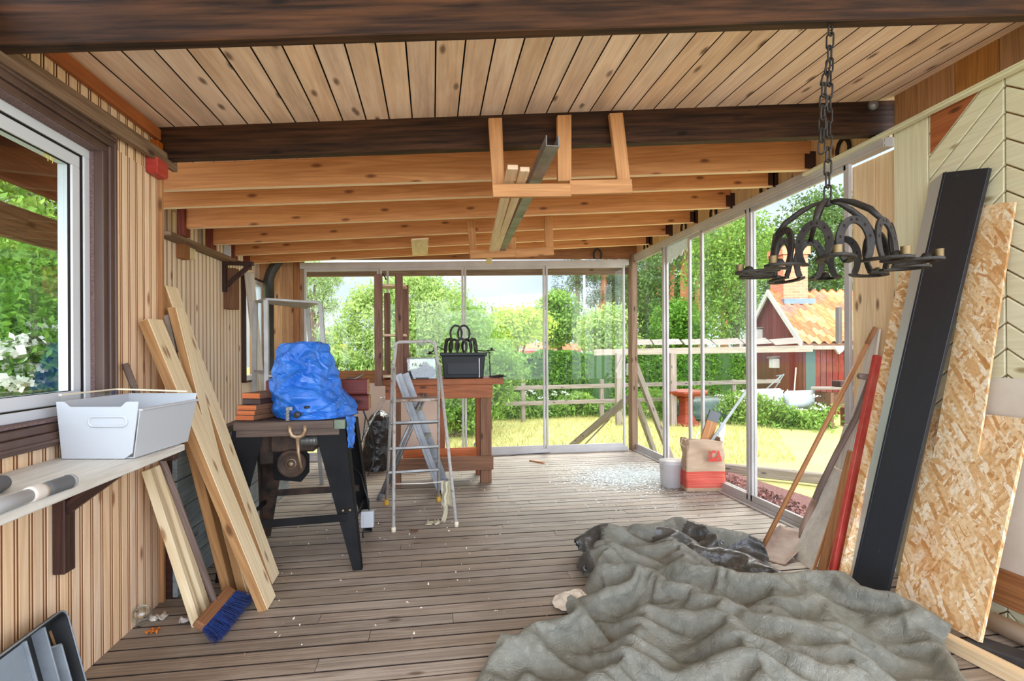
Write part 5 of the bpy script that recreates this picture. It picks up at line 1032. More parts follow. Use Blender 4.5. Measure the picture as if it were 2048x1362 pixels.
def textobj(name,txt,o,ex,ey,size,mat,parent,bold=0.0,ext=.0006,xs=1.0):
    c=bpy.data.curves.new(name,'FONT'); c.body=txt; c.size=size; c.extrude=ext; c.offset=bold; tmp=bpy.data.objects.new(name,c); COL.objects.link(tmp); dg=bpy.context.evaluated_depsgraph_get(); me=bpy.data.meshes.new_from_object(tmp.evaluated_get(dg)); bpy.data.objects.remove(tmp); bpy.data.curves.remove(c)
    ex=Vector(ex).normalized(); ey=Vector(ey).normalized(); ez=ex.cross(ey); ex=ex*xs; M=Matrix(((ex.x,ey.x,ez.x,o[0]),(ex.y,ey.y,ez.y,o[1]),(ex.z,ey.z,ez.z,o[2]),(0,0,0,1)))
    p=Vector(parent['_o']) if parent else Vector((0,0,0)); me.transform(Matrix.Translation(-p)@M); me.materials.clear(); me.materials.append(mat); ob=bpy.data.objects.new(name,me); COL.objects.link(ob); ob.parent=parent; return ob
textobj('lettering','FA A',(a+.045,y0-.003,z1-.075),(1,0,0),(0,0,1),.045,plain('ink_grey',(70,72,76),.6),cb)
# black storage box with horseshoe candelabra and chain
bb=thing('storage_box','black plastic storage box on the workbench','box',PY(927,757,5.1)); x0=PY(888,757,5.0).x; x1=PY(967,757,5.0).x; zt=PY(927,705,5.0).z; y0=5.0; y1=5.3
BKB=plain('box_black',(24,26,28),.45,c2=(34,36,38),scale=2,spec=.3); fl_=.018
mb=MB(); mb.hexa([(x0,y0,z0),(x1,y0,z0),(x1,y1,z0),(x0,y1,z0),(x0-fl_,y0-fl_,zt-.03),(x1+fl_,y0-fl_,zt-.03),(x1+fl_,y1+fl_,zt-.03),(x0-fl_,y1+fl_,zt-.03)]); mb.build('box_body',BKB,bb,bevel=.008,seg=2)
mb=MB(); mb.box((x0-.035,y0-.035,zt-.032),(x1+.035,y1+.035,zt),axis=0); mb.build('lid',BKB,bb,bevel=.006,seg=2)
mb=MB(); mb.box((x0+.03,y0-.012,z0+.035),(x1-.05,y0-.004,zt-.055),axis=0); mb.build('panel',BKB,bb,bevel=.004); mb=MB(); mb.box((x1-.045,y0-.016,z0+.005),(x1-.036,y0-.008,zt-.04),axis=2); mb.build('rib',MATS['alu'],bb)
# horseshoes
def shoe_pts(w,h,n=22):
    out=[]
    for k in range(n+1):
        a=PI*1.0*(k/n)*1.28-PI*.14; out.append((w/2*math.cos(a)*(1 if math.sin(a)>0 else .97),h*.62*math.sin(a) if math.sin(a)>0 else h*.62*math.sin(a)))
    lo=min(p[1] for p in out); p0=out[0]; p1_=out[-1]
    out=[(p0[0]*.80,p0[1]-h*.16)]+out+[(p1_[0]*.80,p1_[1]-h*.16)]
    m=min(p[1] for p in out); return [(x,y-m) for x,y in out]
def shoe_mesh(mb,o,ex,ey,w,h,web=.025,t=.009):
    # flat iron horseshoe in plane (ex,ey): toe towards +ey
    ex=Vector(ex).normalized();ey=Vector(ey).normalized();ez=ex.cross(ey); P=shoe_pts(w-web,h-web/2); n=len(P); vs=[]
    for i,(x,y) in enumerate(P):
        a=P[max(i-1,0)];b=P[min(i+1,n-1)]; tx,ty=b[0]-a[0],b[1]-a[1]; l=math.hypot(tx,ty); nx,ny=ty/l,-tx/l; ww=web*(.5 if 2<i<n-3 else .42)
        for s,q in ((1,-.5),(1,.5),(-1,.5),(-1,-.5)): vs.append(Vector(o)+ex*(x+nx*ww*s)+ey*(y+ny*ww*s)+ez*(t*q))
    fs=[]
    for i in range(n-1):
        for k in range(4): fs.append((i*4+k,i*4+(k+1)%4,(i+1)*4+(k+1)%4,(i+1)*4+k))
    fs+=[(3,2,1,0),((n-1)*4,(n-1)*4+1,(n-1)*4+2,(n-1)*4+3)]
    mb.add(vs,fs); nb=len(vs)
    for i in (5,8,11,n-12,n-9,n-6):
        x,y=P[i]; c=Vector(o)+ex*x+ey*y
        for s in (1,-1): mb.add([c+ex*(.003*a)+ey*(.005*b)+ez*(s*(t/2+.0006)) for a,b in ((-1,-1),(1,-1),(1,1),(-1,1))],[(0,1,2,3)],None,1)
def chain_links(mb,pts,ln=.045,w=.022,r=.003):
    pts=[Vector(p) for p in pts]; seg=[]; L=0
    for a,b in zip(pts,pts[1:]): seg.append((a,b,L)); L+=(b-a).length
    n=max(1,int(L/(ln*.78)))
    for k in range(n):
        s=(k+.5)*L/n
        for a,b,l0 in seg:
            if l0<=s<=l0+(b-a).length+1e-6: break
        d=(b-a).normalized(); c=a+d*(s-l0); e=d.orthogonal().normalized(); q=Quaternion(d,(k%2)*PI/2+.35); e=q@e; ring=[]
        for i in range(14):
            an=2*PI*i/14; ring.append(c+d*(math.copysign((ln-w)/2,math.cos(an))+w/2*math.cos(an))+e*(w/2*math.sin(an)))
        mb.tube(ring,r,6,True)
HOLE=MATS['dark_backing']
def ironring(name,label,c,R,nS,w,h,plates,armz,cups,rot=0.0,plen=.14,cat='chandelier'):
    t=thing(name,label,cat,c)
    for k in range(nS):
        a=rot+2*PI*k/nS; rd=Vector((math.cos(a),math.sin(a),0)); tg=Vector((-math.sin(a),math.cos(a),0))
        mb=MB(); shoe_mesh(mb,c+rd*R,tg,Vector((0,0,1))-rd*.12,w,h); mb.build('upright_horseshoe',[MATS['iron'],HOLE],t,bevel=.0012)
        if plates:
            b=a+PI/nS; rd2=Vector((math.cos(b),math.sin(b),0)); tg2=Vector((-math.sin(b),math.cos(b),0)); tilt=Vector((0,0,.05*math.sin(k*2.4)))
            mb=MB(); o=c+rd2*(R*.94)+Vector((0,0,-.004)); shoe_mesh(mb,o,tg2,rd2+tilt,w*.98,plen); pl=mb.build('flat_horseshoe',[MATS['iron'],HOLE],t,bevel=.0012)
            if cups:
                tip=o+(rd2+tilt)*(plen-.012); mb=MB(); mb.lathe([(0,0),(.0125,0),(.0135,.002),(.0135,.024),(.0145,.026),(.012,.026),(.0115,.006),(0,.006)],tip+Vector((0,0,.004)),(0,0,1),16); mb.build('candle_cup',MATS['brass'],pl)
                mb=MB(); mb.lathe([(.0,.022),(.012,.018),(.018,.008),(.019,0),(0,0)],tip-rd2*.03+Vector((0,0,.003)),(0,0,1),12); mb.build('boss',MATS['iron'],pl)
    return t
# chandelier
cc=PY(1660,538,1.70); R=.195
ch=ironring('horseshoe_chandelier','chandelier welded from horseshoes, hanging on a chain from the dark beam',cc,R,10,.118,.142,True,0,True,rot=0,plen=.135)
top=PY(1655,404,1.70); mb=MB(); mb.lathe([(0,-.02),(.012,-.015),(.014,0),(.008,.012),(0,.014)],top,(0,0,1),12); mb.build('top_boss',MATS['iron'],ch)
for k in range(5):
    a=(0,PI*.4,PI*.8,PI*1.2,PI*1.6)[k]; rd=Vector((math.cos(a),math.sin(a),0)); e=cc+rd*(R-.02)+Vector((0,0,.138)); m=top.lerp(e,.5)+Vector((0,0,.028)); mb=MB(); mb.tube([top,top.lerp(m,.5)+Vector((0,0,.008)),m,m.lerp(e,.6)+Vector((0,0,.012)),e],[.006,.007,.011,.011,.008],8); mb.build('arm',MATS['iron'],ch)
bt_=PY(1661,60,1.70); mb=MB(); chain_links(mb,[bt_+Vector((0,0,.03)),PY(1659,130,1.70),PY(1656,300,1.70),top+Vector((0,0,.01))],.056,.024,.0034); mb.build('chain',MATS['iron'],ch)
mb=MB(); chain_links(mb,[PY(1658,125,1.69),PY(1648,165,1.69),PY(1645,230,1.69),PY(1643,305,1.69)],.052,.023,.0034); mb.build('loose_chain',MATS['iron'],ch)
# candelabra on the black box
c2=Vector(((x0+x1)/2-.02,5.14,zt+.002)); cd=ironring('horseshoe_candelabra','black horseshoe candelabra standing on the black storage box',c2,.155,7,.125,.135,False,0,False,rot=.2,cat='candelabra')
for s,xx in ((1,.0),(-1,.075)):
    mb=MB(); shoe_mesh(mb,c2+Vector((xx-.045,.1*xx,.125)),(1,.2*s,0),(0,.05,1),.135,.14,.02,.008); mb.build('crown_horseshoe',[MATS['iron'],HOLE],cd,bevel=.001)
for sx,nm in ((-1,'left'),(1,'right')):
    e=c2+Vector((sx*.30,-.02,-.012 if sx<0 else .02)); mb=MB(); mb.tube([c2+Vector((sx*.15,0,.02)),c2+Vector((sx*.22,0,.055 if sx<0 else .01)),e],.006,6); mb.lathe([(0,-.008),(.035,-.004),(.035,.0),(.012,.004),(.012,.022),(0,.022)],e,(0,0,1),14); mb.build('arm',MATS['iron'],cd)
mb=MB(); q=Vector((x1+.055,4.99,zt)); chain_links(mb,[q+Vector((-.03,.02,.008)),q,q+Vector((0.004,0,-.12)),Vector((q.x+.01,4.99,ZB+.015)),Vector((q.x+.10,5.02,ZB+.009))],.03,.014,.0028); r=random.Random(4); P=[Vector((q.x+.03+r.uniform(-.02,.12),5.02+r.uniform(-.03,.08),ZB+.008+r.random()*.02)) for _ in range(22)]; chain_links(mb,P,.03,.014,.0028); tag(mb.build('chain',MATS['iron']),'iron chain hanging off the black box onto the workbench','chain')
# stepladder (painted tubes)
LD=newmat('ladder_paint'); nt=LD[1]; co=nd(nt,'TexCoord').outputs['Object']; no=nd(nt,'TexNoise',Vector=co,Scale=38.0,Detail=6.0,Roughness=.7).outputs['Fac']; nt.links.new(nd(nt,'BsdfPrincipled',Base_Color=ramp(nt,no,[(.33,srgb(104,84,66)),(.42,srgb(168,162,154)),(.7,srgb(190,187,182))]),Roughness=.5).outputs[0],LD[2].inputs[0]); LDM=LD[0]
ld=thing('stepladder','paint spattered tubular stepladder in front of the workbench','stepladder',F(830,1030)); YL=F(773,1010); YRt=F(877,1003); hy=4.10
hl=PY(786,740,hy); hr=PY(877,735,hy); tl=PY(791,700,4.05); tr_=PY(871,697,4.05); r0=.0125
mb=MB(); k=PY(798,684,4.04); k2=PY(862,683,4.04); mb.tube([YL+Vector((0,0,.03)),hl,tl,tl.lerp(k,.6)+Vector((-.012,0,.012)),k,k2,tr_.lerp(k2,.5)+Vector((.012,0,.012)),tr_,hr,YRt+Vector((0,0,.03))],r0,12); mb.build('step_frame',LDM,ld)
FL_=F(787,1064);FR_=F(913,1053)
for a,b in ((FL_,hl+Vector((.012,-.02,.02))),(FR_,hr+Vector((.006,-.02,.02)))): mb=MB(); mb.tube([a,b],r0,12); mb.build('support_leg',LDM,ld)
def railat(a,b,z_): return a.lerp(b,z_/b.z)
for py in (846,897,945):
    # find rail point that projects to this height
    best=min((abs((CY-FPX*((p-CAM).dot(CU))/((p-CAM).dot(CW)))-py),i) for i,p in enumerate(railat(YL,hl,i*.01) for i in range(110)))[1]*.01
    a=railat(YL,hl,best);b=railat(YRt,hr,best+.005); mb=MB(); mb.beam(a,b,.07,.022,(0,.25,1)); mb.build('step',MATS['steel_grey'],ld,bevel=.003)
a=PY(789,800,4.2);b=PY(877,797,4.2); mb=MB(); a2=a+Vector((0,-.02,0)); mb.beam(a,b,.20,.022); pl=mb.build('platform',plain('rusty_paint',(120,88,66),.7,c2=(196,184,172),scale=14),ld,bevel=.006)
for p in (YL,YRt): mb=MB(); mb.lathe([(0,0),(.019,0),(.02,.01),(.016,.05),(.014,.07),(0,.07)],p,(0,0,1),12); mb.build('foot_cap',plain('yellow_rubber',(202,158,60),.6),ld)
for p in (FL_,FR_): mb=MB(); mb.lathe([(0,0),(.016,0),(.016,.03),(.013,.035),(0,.035)],p,(0,0,1),12); mb.build('foot_cap',MATS['cream_plastic'] if 'cream_plastic' in MATS else LDM,ld)
mb=MB(); a=PY(789,968,3.86);b=PY(903,962,3.92); mb.tube([a,a.lerp(b,.5)-Vector((0,0,.006)),b],.005,6); mb.build('spreader_rope',MATS['pale_board'],ld)
# rag tied on the ladder
def rag(u,v):
    p=PY(883+20*u,962+50*v,3.90-.03*u); p.y+=.02*math.sin(u*9+v*2); p.x+=.012*vnoise((u*4,v*4,1)); return p
mb=MB(); mb.grid(rag,16,18); RG=plain('rag_cloth',(214,206,178),.8,c2=(190,180,150),scale=8); rg=tag(mb.build('rag',RG,solid=.004),'pale cloth rag tied to the stepladder leg','rag')
def rag2(u,v):
    p=PY(887+9*u-6*v*v,1010+34*v,3.88); p.y+=.012*math.sin(u*7+v*5); return p
mb=MB(); mb.grid(rag2,6,12); mb.build('rag_tail',RG,rg,solid=.003)
scrap('cloth_scrap','small twisted cloth scrap on the floor by the stepladder',F(866,1048),.09,RG,'cloth',13,.025)
scrap('bark_chip','brown bark chip on the floor before the stepladder',F(829,1063),.045,MATS['bench_dark'],'bark chip',14,.012)
# aluminium ladder behind
la=thing('aluminium_ladder','bare aluminium folding ladder behind the painted stepladder','ladder',F(820,1000)); A1=PY(796,748,4.60); A2=F(884,990); A3=PY(846,790,4.66); A4=F(757,1000)
def chan(mb,p,q,w=.06,t=.025): mb.beam(p,q,w,t,(0,1,0)); 
mb=MB(); mb.beam(A1,A2,.062,.026,(0,1,0)); mb.beam(A1+Vector((0,-.014,0)),A2+Vector((0,-.014,0)),.012,.004,(0,1,0)); mb.build('rail',MATS['alu'],la,bevel=.003)
o=Vector((.05,.20,0)); mb=MB(); mb.beam(A1+o,A2+o,.062,.026,(0,1,0)); mb.build('rail',MATS['alu'],la,bevel=.003)
for k in (.3,.52,.74,.92):
    p=A1.lerp(A2,k); mb=MB(); mb.beam(p,p+o,.08,.025); mb.build('rung',MATS['alu'],la,bevel=.003)
mb=MB(); mb.tube([A4,A4.lerp(A3,.55)+Vector((-.01,0,0)),A3],.014,10); mb.build('support_leg',MATS['alu'],la); o2=Vector((.03,.18,0)); mb=MB(); mb.tube([A4+o2,A4.lerp(A3,.55)+o2,A3+o2],.014,10); mb.build('support_leg',MATS['alu'],la)
d=(A3-A4).normalized(); mb=MB(); mb.tube([A4,A4+d*.06],.02,10); mb.build('foot_cap',MATS['grey_plastic'],la); mb=MB(); mb.beam(A2-(A2-A1).normalized()*.05,A2+Vector((0,0,.0)),.07,.034,(0,1,0)); mb.build('foot_cap',MATS['black_plastic'],la)
# black sack with clear sheet
SK_=plain('sack_black',(26,25,25),.22,c2=(40,38,37),scale=4,bump=.9,bscale=14,spec=.7); s0=F(752,946); 
def sack(u,v):
    an=2*PI*u; z_=v*.62; rx=(.125*(1-.25*v)+.03*math.sin(v*PI)); k=1 if v<.85 else max(.05,1-((v-.85)/.15)**2); x=s0.x-.02+.05*v+math.cos(an)*rx*k; y=s0.y+.18+math.sin(an)*.14*k
    n=.02*vnoise((math.cos(an)*3,math.sin(an)*3,z_*7),5)+.012*(1-abs(vnoise((math.cos(an)*6,math.sin(an)*6,z_*12),6))*2); return Vector((x+math.cos(an)*n,y+math.sin(an)*n,max(.003,z_+.01*(v>.9))))
mb=MB(); mb.grid(sack,60,36); tag(mb.build('rubbish_sack',SK_),'black plastic sack on the floor behind the table saw','sack')
CLS=glass('clear_sheet',(.96,.96,.96),2.0,haze=.3,hazecol=(214,212,206)); 
def sheet(u,v):
    p=PY(716+62*u*(1-.2*v)-4*v,872-78*u+50*v*(1-u),5.2+.25*u); p.x+=.02*vnoise((u*5,v*5,3)); p.y+=.03*vnoise((u*6,v*6,4)); return p
mb=MB(); mb.grid(sheet,20,10); tag(mb.build('plastic_sheet',CLS,solid=.001),'loose clear plastic sheet hanging above the black sack','plastic sheet')
# beige panel against the far glass
pb=thing('half_height_board','beige low wall panel with a brown cap before the far glass','panel',PY(770,905,6.24)); a=PY(668,800,6.24).x; b=PY(884,800,6.24).x; zc_=PY(720,766,6.24).z; zd=PY(720,741,6.24).z
mb=MB(); mb.box((a,6.23,0),(b,6.255,zc_),axis=0); mb.build('panel_board',plain('beige_panel',(226,202,182),.6,c2=(216,190,170),scale=2),pb); mb=MB(); mb.box((a,6.215,zc_),(PY(772,750,6.22).x,6.26,zd),axis=0); mb.build('cap_board',MATS['brown_board'],pb,bevel=.004)
# hangers under the ceiling
def hanger(label,posts,crosses,Y,t=.03):
    q=[PY(*c[0],Y) for c in crosses]; h=thing('timber_hanger',label,'hanger',q[0]); 
    for (xa_,ya_),(xb_,yb_),(xc2,yc2),(xd2,yd2) in posts:
        P=[PY(xa_,ya_,Y),PY(xb_,yb_,Y),PY(xd2,yd2,Y),PY(xc2,yc2,Y)]; n_=Vector((0,t,0)); mb=MB(); mb.hexa([P[3],P[2],P[2]+n_,P[3]+n_,P[0],P[1],P[1]+n_,P[0]+n_]); mb.build('hanger_post',MATS['hanger_pine'],h,bevel=.002)
    for k,((x0_,y0_),(x1_,y1_),hh) in enumerate(crosses):
        a=PY(x0_,y0_,Y-.03+.002*k);b=PY(x1_,y1_,Y-.03+.002*k); mb=MB(); mb.beam(a,b,.026,hh); mb.build('cross_board',MATS['hanger_pine'],h,bevel=.002)
    return h
hanger('wooden hanger nailed to the dark roof beam, holding boards',[((977,236),(1004,235),(985,368),(1009,367)),((1115,230),(1143,229),(1116,362),(1143,361)),((1219,226),(1246,225),(1236,360),(1261,359))],[((985,382),(1141,381),.066),((1139,376),(1263,373),.072)],2.665)
hanger('smaller wooden hanger further back below the rafters',[((934,441),(950,440),(940,502),(953,501)),((1018,476),(1032,474),(1018,500),(1032,499)),((1089,434),(1105,432),(1091,498),(1107,496))],[((940,509),(1031,506),.072),((1031,507),(1107,502),.072)],4.66,.03)
zb=PY(1050,367,2.635).z+.012; g3='boards lying on the wooden hangers'
def onh(px0,y0_,px1,y1_,z_,w_,h_,label,mat): a=PY(px0,400,y0_);b=PY(px1,400,y1_); a.z=z_;b.z=z_+.03; mb=MB(); mb.beam(a,b,w_,h_); return tag(mb.build('stored_board',MATS[mat],bevel=.002),label,'board',g3)
onh(1026,2.44,976,5.3,zb,.050,.022,'pale board on the hangers, furthest left','rack_shelf'); onh(1050,2.46,990,4.8,zb,.046,.022,'pale board on the hangers, between the left one and the gutter','rack_shelf')
a=PY(1105,290,2.16);b=PY(1002,400,4.72); a.z=zb-.004;b.z=zb+.03; d=(b-a); ex_=d.normalized().cross(Vector((0,0,1))).normalized(); 
mb=MB(); U=[(-.028,.045),(-.028,0),(.030,0),(.030,.045),(.024,.045),(.024,.004),(-.024,.004),(-.024,.045)][::-1]; mb.prism(U,a,ex_,(0,0,1),d); tag(mb.build('gutter',plain('zinc_grey',(150,146,142),.45,metal=.5,c2=(96,92,88),scale=5)),'grey metal gutter lying on the wooden hangers','gutter')
# flat plate nailed under the rafters
a=PY(839,478,4.68); b=PY(839,511,5.62); mb=MB(); mb.hexa([PY(822,480,4.70),PY(857,478,4.70),PY(857,478,4.70)+Vector((0,0,.012)),PY(822,480,4.70)+Vector((0,0,.012)),PY(825,511,5.55),PY(855,509,5.55),PY(855,509,5.55)+Vector((0,0,.012)),PY(825,511,5.55)+Vector((0,0,.012))]); 
tag(mb.build('mounting_board',MATS['rack_shelf'],bevel=.002),'pale board nailed flat under the rear rafters','board')
# horseshoes standing on the track and the header
g4='horseshoes on the ledge above the glass'
def ledge(label,p,ex): mb=MB(); shoe_mesh(mb,p,ex,(0,0,1),.125,.13); return tag(mb.build('horseshoe',[MATS['iron'],HOLE],bevel=.001),label,'horseshoe',g4)
for px,lb in ((1286,'horseshoe on the side ledge, closest to the far corner'),(1361,'horseshoe on the side ledge above the broken pane'),(1420,'horseshoe on the side ledge above the paired glass frames'),(1522,'horseshoe on the side ledge just left of the chandelier chain'),(1678,'horseshoe on the side ledge, partly behind the pale batten')):
    y_=PX(px,400,2.525).y; ledge(lb,Vector((2.555,y_,2.452)),(0,1,.0))
q=PY(1196,519,6.30); ledge('horseshoe on the far ledge above the glass front',Vector((q.x,6.315,TR.z+.006)),(1,0,0))
q=PX(1745,212,2.5); q=PY(1745,212,2.56); mb=MB(); mb.lathe([(0,0),(.02,.004),(.026,.02),(.02,.036),(0,.04)],q,(-.5,-.8,-.2),14); lm=tag(mb.build('spotlight',MATS['alu']),'small metal spotlight at the right end of the dark beam','spotlight'); mb=MB(); mb.tube([q,q+Vector((.04,.03,.02))],.008,8); mb.build('spotlight_arm',MATS['alu'],lm)
# ---------------- right side things ----------------
# bucket
p=F(1343,972); bu=thing('bucket','white plastic bucket on the floor by the broken pane','bucket',p); PW=plain('bucket_white',(206,200,198),.4,c2=(190,184,182),scale=3)
mb=MB(); mb.lathe([(0,0),(.092,0),(.097,.006),(.106,.205),(.112,.21),(.112,.232),(.106,.234),(.103,.228),(.094,.012),(0,.010)],p,(0,0,1),36); mb.build('bucket_body',PW,bu)
mb=MB(); mb.tube(arc(p+Vector((0,0,.19)),.118,PI*1.02,PI*1.98,20,(1,0,0),(0,.5,.35)),.002,5); mb.build('handle',MATS['alu'],bu)
mb=MB(); mb.lathe([(0,0),(.11,0),(.115,.004),(.113,.01),(0,.012)],p+Vector((0,0,.228)),(0,0,1),36); mb.build('lid',PW,bu)
# paper bag
b0=F(1374,985); b1=F(1450,984); ex=(b1-b0).normalized(); ey=Vector((-ex.y,ex.x,0)); W=(b1-b0).length; H=PY(1412,880,b0.y).z; Dp=.16
pbag=thing('paper_bag','brown paper shopping bag with red band standing by the glass','bag',b0+ex*W/2)
PB=newmat('paper_bag'); nt=PB[1]; uv=nd(nt,'TexCoord').outputs['UV']; sp=nd(nt,'SeparateXYZ',Vector=uv); no=nd(nt,'TexNoise',Vector=uv,Scale=6.0,Detail=4.0).outputs['Fac']
kr=ramp(nt,no,[(.3,srgb(166,136,108)),(.7,srgb(194,166,138))]); ln=nd(nt,'TexNoise',Vector=nd(nt,'Mapping',Vector=uv,Scale=(1.2,70,1)).outputs[0],Scale=1.0,Detail=2.0).outputs['Fac']
red=ramp(nt,ln,[(.45,srgb(196,62,46)),(.62,srgb(206,110,88))]); band=mth(nt,'MULTIPLY',mth(nt,'GREATER_THAN',sp.outputs[1],.085),mth(nt,'LESS_THAN',sp.outputs[1],.40))
bs=nd(nt,'BsdfPrincipled',Base_Color=mix(nt,band,kr,red),Roughness=.65); bp=nd(nt,'Bump',Height=no,Strength=.4,Distance=.02); nt.links.new(bp.outputs[0],bs.inputs['Normal']); nt.links.new(bs.outputs[0],PB[2].inputs[0])
per=[(0,0),(W,0),(W,Dp),(0,Dp)]
def bagp(u,v):
    s=u*4; i=int(min(s,3.999)); t=s-i; a=per[i];b=per[(i+1)%4]; x=a[0]+(b[0]-a[0])*t; y=a[1]+(b[1]-a[1])*t
    x=W/2+(x-W/2)*(1.04-.10*v); zz=v*H*(1+.03*math.sin(u*17)*(v>.9)); cr=.012*math.sin(v*PI)*math.sin(v*3+t*6+i); nv=vnoise((u*11,v*5,2))*.02*(.3+v)
    q=b0+ex*x+ey*y; o=(ex*(x-W/2)+ey*(y-Dp/2)).normalized(); return q+o*(nv+cr*(i in (0,2)))+Vector((0,0,max(.002,zz)))
mb=MB(); mb.grid(bagp,72,30); 
for i,f in enumerate(mb.F): pass
mb.build('bag_body',PB[0],pbag,solid=.0015)
mb=MB(); mb.hexa([b0+Vector((0,0,.002)),b1+Vector((0,0,.002)),b1+ey*Dp+Vector((0,0,.002)),b0+ey*Dp+Vector((0,0,.002)),b0+Vector((0,0,.006)),b1+Vector((0,0,.006)),b1+ey*Dp+Vector((0,0,.006)),b0+ey*Dp+Vector((0,0,.006))]); mb.build('bag_bottom',PB[0],pbag)
LR=plain('logo_red',(206,66,52),.6); textobj('logo','ICA',b0+ex*W*.545+Vector((0,0,H*.635))-ey*.022,ex,(0,0,1),.112,LR,pbag,.004,xs=.62)
mb=MB()
for k in range(9): o=b0+ex*(W*.545+k*.0135)+Vector((0,0,H*.60))-ey*.022; mb.box((o.x,o.y-.001,o.z),(o.x+.0105,o.y+.001,o.z+.022 if k<5 else o.z+.016),axis=0)
mb.build('logo_caption',LR,pbag)
mb=MB(); a=b0+ey*.02+Vector((0,0,H)); mb.tube([a,a+Vector((-.03,0,.02)),a+Vector((-.05,0,-.03)),a+Vector((-.01,0,-.06))],.003,6); mb.build('bag_handle',plain('paper_cord',(214,190,160),.7),pbag)
c=b0+ex*W*.5+ey*.08
def inbag(name,label,px0,py0,px1,py1,w_,t_,mat,cat,dy=.08,part=None):
    a=PY(px0,py0,b0.y+dy);b=PY(px1,py1,b0.y+dy+.02); d=(b-a).normalized(); lo=a-d*min(.25,(a.z-.03)/max(.2,d.z)); mb=MB(); mb.beam(lo,b,w_,t_,(0,1,0)); o=tag(mb.build(name,mat,bevel=.002),label,cat); return o,lo,b,d
o,lo,b,d=inbag('offcut_board','brown board with a grey tip sticking out of the paper bag',1412,880,1430,824,.105,.018,MATS['handle_wood'],'board')
mb=MB(); mb.beam(b-d*.09,b+d*.004,.107,.021,(0,1,0)); mb.build('grey_tip',MATS['grey_plastic'],o)
inbag('angle_bar','long pale metal bar sticking out of the paper bag to the right',1424,880,1494,780,.03,.006,MATS['alu'],'metal bar',.05)
inbag('trim_strip','short pale strip at the left of the paper bag',1390,885,1397,862,.02,.004,MATS['pale_board'],'strip',.07)
inbag('folded_sheet','white folded plastic sheet sticking out behind the bar in the bag',1440,885,1446,846,.06,.012,MATS['white_plastic'],'sheet',.11)
q=F(1371,945); mb=MB(); mb.lathe([(0,0),(.075,0),(.085,.02),(.085,.13),(.07,.16),(0,.165)],Vector((2.30,4.72,0)),(0,0,1),20); tag(mb.build('clay_pot',plain('pot_brown',(132,84,66),.7,c2=(110,68,54))),'brown pot half hidden between bucket and paper bag','pot')
# shattered glass on the floor
r=np.random.default_rng(3); n=15000; P=np.stack([2.0+r.normal(size=n)*.30,4.98+r.normal(size=n)*.24,np.full(n,.004)],1); P2=np.stack([1.2+r.random(700)*1.2,3.9+r.random(700)*1.9,np.full(700,.003)],1); P=np.concatenate([P,P2]); P=P[(P[:,0]<2.48)&(P[:,1]<6.2)&(P[:,0]>.7)]
k=len(P); an=r.random(k)*6.28; s=.006+r.random(k)*.008; V=np.empty((k,4,3))
for j in range(4): V[:,j,0]=P[:,0]+np.cos(an+j*1.57)*s; V[:,j,1]=P[:,1]+np.sin(an+j*1.57)*s*.8; V[:,j,2]=P[:,2]+r.random(k)*.004
SG=newmat('glass_crumbs'); nt=SG[1]; a=nd(nt,'BsdfPrincipled',Base_Color=srgb(236,244,244),Roughness=.15); nt.links.new(nd(nt,'MixShader',Fac=.4,i1=nd(nt,'BsdfTransparent').outputs[0],i2=a.outputs[0]).outputs[0],SG[2].inputs[0])
tag(leafobj('glass_shards',V.reshape(-1,3),SG[0]),'glittering crumbs of shattered glass on the floor','broken glass',kind='stuff')
r2=np.random.default_rng(8); k=420; P=np.stack([-1.0+3.3*r2.random(k),2.3+3.6*r2.random(k),np.full(k,.003)],1); tag(leafobj('wood_chips',leaves(P,.016,12,.5),plain('chip_pale',(226,212,190),.8)),'pale wood chips scattered over the floor','chips',kind='stuff')
a=F(1060,921,.008);b=F(1088,926,.008); mb=MB(); mb.beam(a,b,.03,.014); tag(mb.build('stick',MATS['handle_wood'],bevel=.002),'short brown stick on the floor by the workbench','stick')
mb=MB(); mb.tube([F(*q,.006) for q in ((982,913),(1020,911),(1036,909),(1090,906),(1160,902))],.005,6); tag(mb.build('cable',MATS['black_plastic']),'thin black cable on the floor along the far glass','cable')
# broom handle and shovel
f0=F(1516,1112); t0=PX(1751,655,2.53); mb=MB(); mb.tube([f0,f0.lerp(t0,.93)],.0135,12); hn=tag(mb.build('wooden_stick',MATS['handle_wood']),'tan wooden stick leaning furthest left by the shovel','stick'); mb=MB(); mb.tube([f0.lerp(t0,.93),t0],.0135,12); mb.build('stick_end',MATS['brown_board'],hn)
sv=thing('shovel','rusty shovel with grey wooden handle on the deck','shovel',F(1575,1120)); RS=plain('rusty_steel',(160,132,114),.55,c2=(120,94,78),scale=8,spec=.4)
S0=F(1508,1112,.006); S1=F(1568,1130,.006); Bk=F(1612,1068,.09); Lt=F(1540,1062,.06)
K=[PY(1741,757,2.66),PY(1712,835,2.74),PY(1674,905,2.82),PY(1640,975,2.88),PY(1606,1058,2.92)]
mb=MB(); mb.tube(K,[.017,.017,.017,.018,.018],12); mb.build('shaft',MATS['handle_grey'],sv)
g0=PY(1719,752,2.64); g1=PY(1755,757,2.68); mb=MB(); mb.tube([g0,g1],.017,12); mb.build('grip',MATS['handle_grey'],sv)
mb=MB(); d=(K[3]-K[4]).normalized(); mb.tube([K[4]-d*.06,K[4],K[4]+d*.02,K[4]+d*.20],[.006,.021,.0225,.0195],12); mb.build('socket',RS,sv)
LL=F(1507,1113,.004); LR=F(1569,1131,.004); RT_=F(1640,1072,.07); LT_=F(1548,1056,.07); hc=K[4]
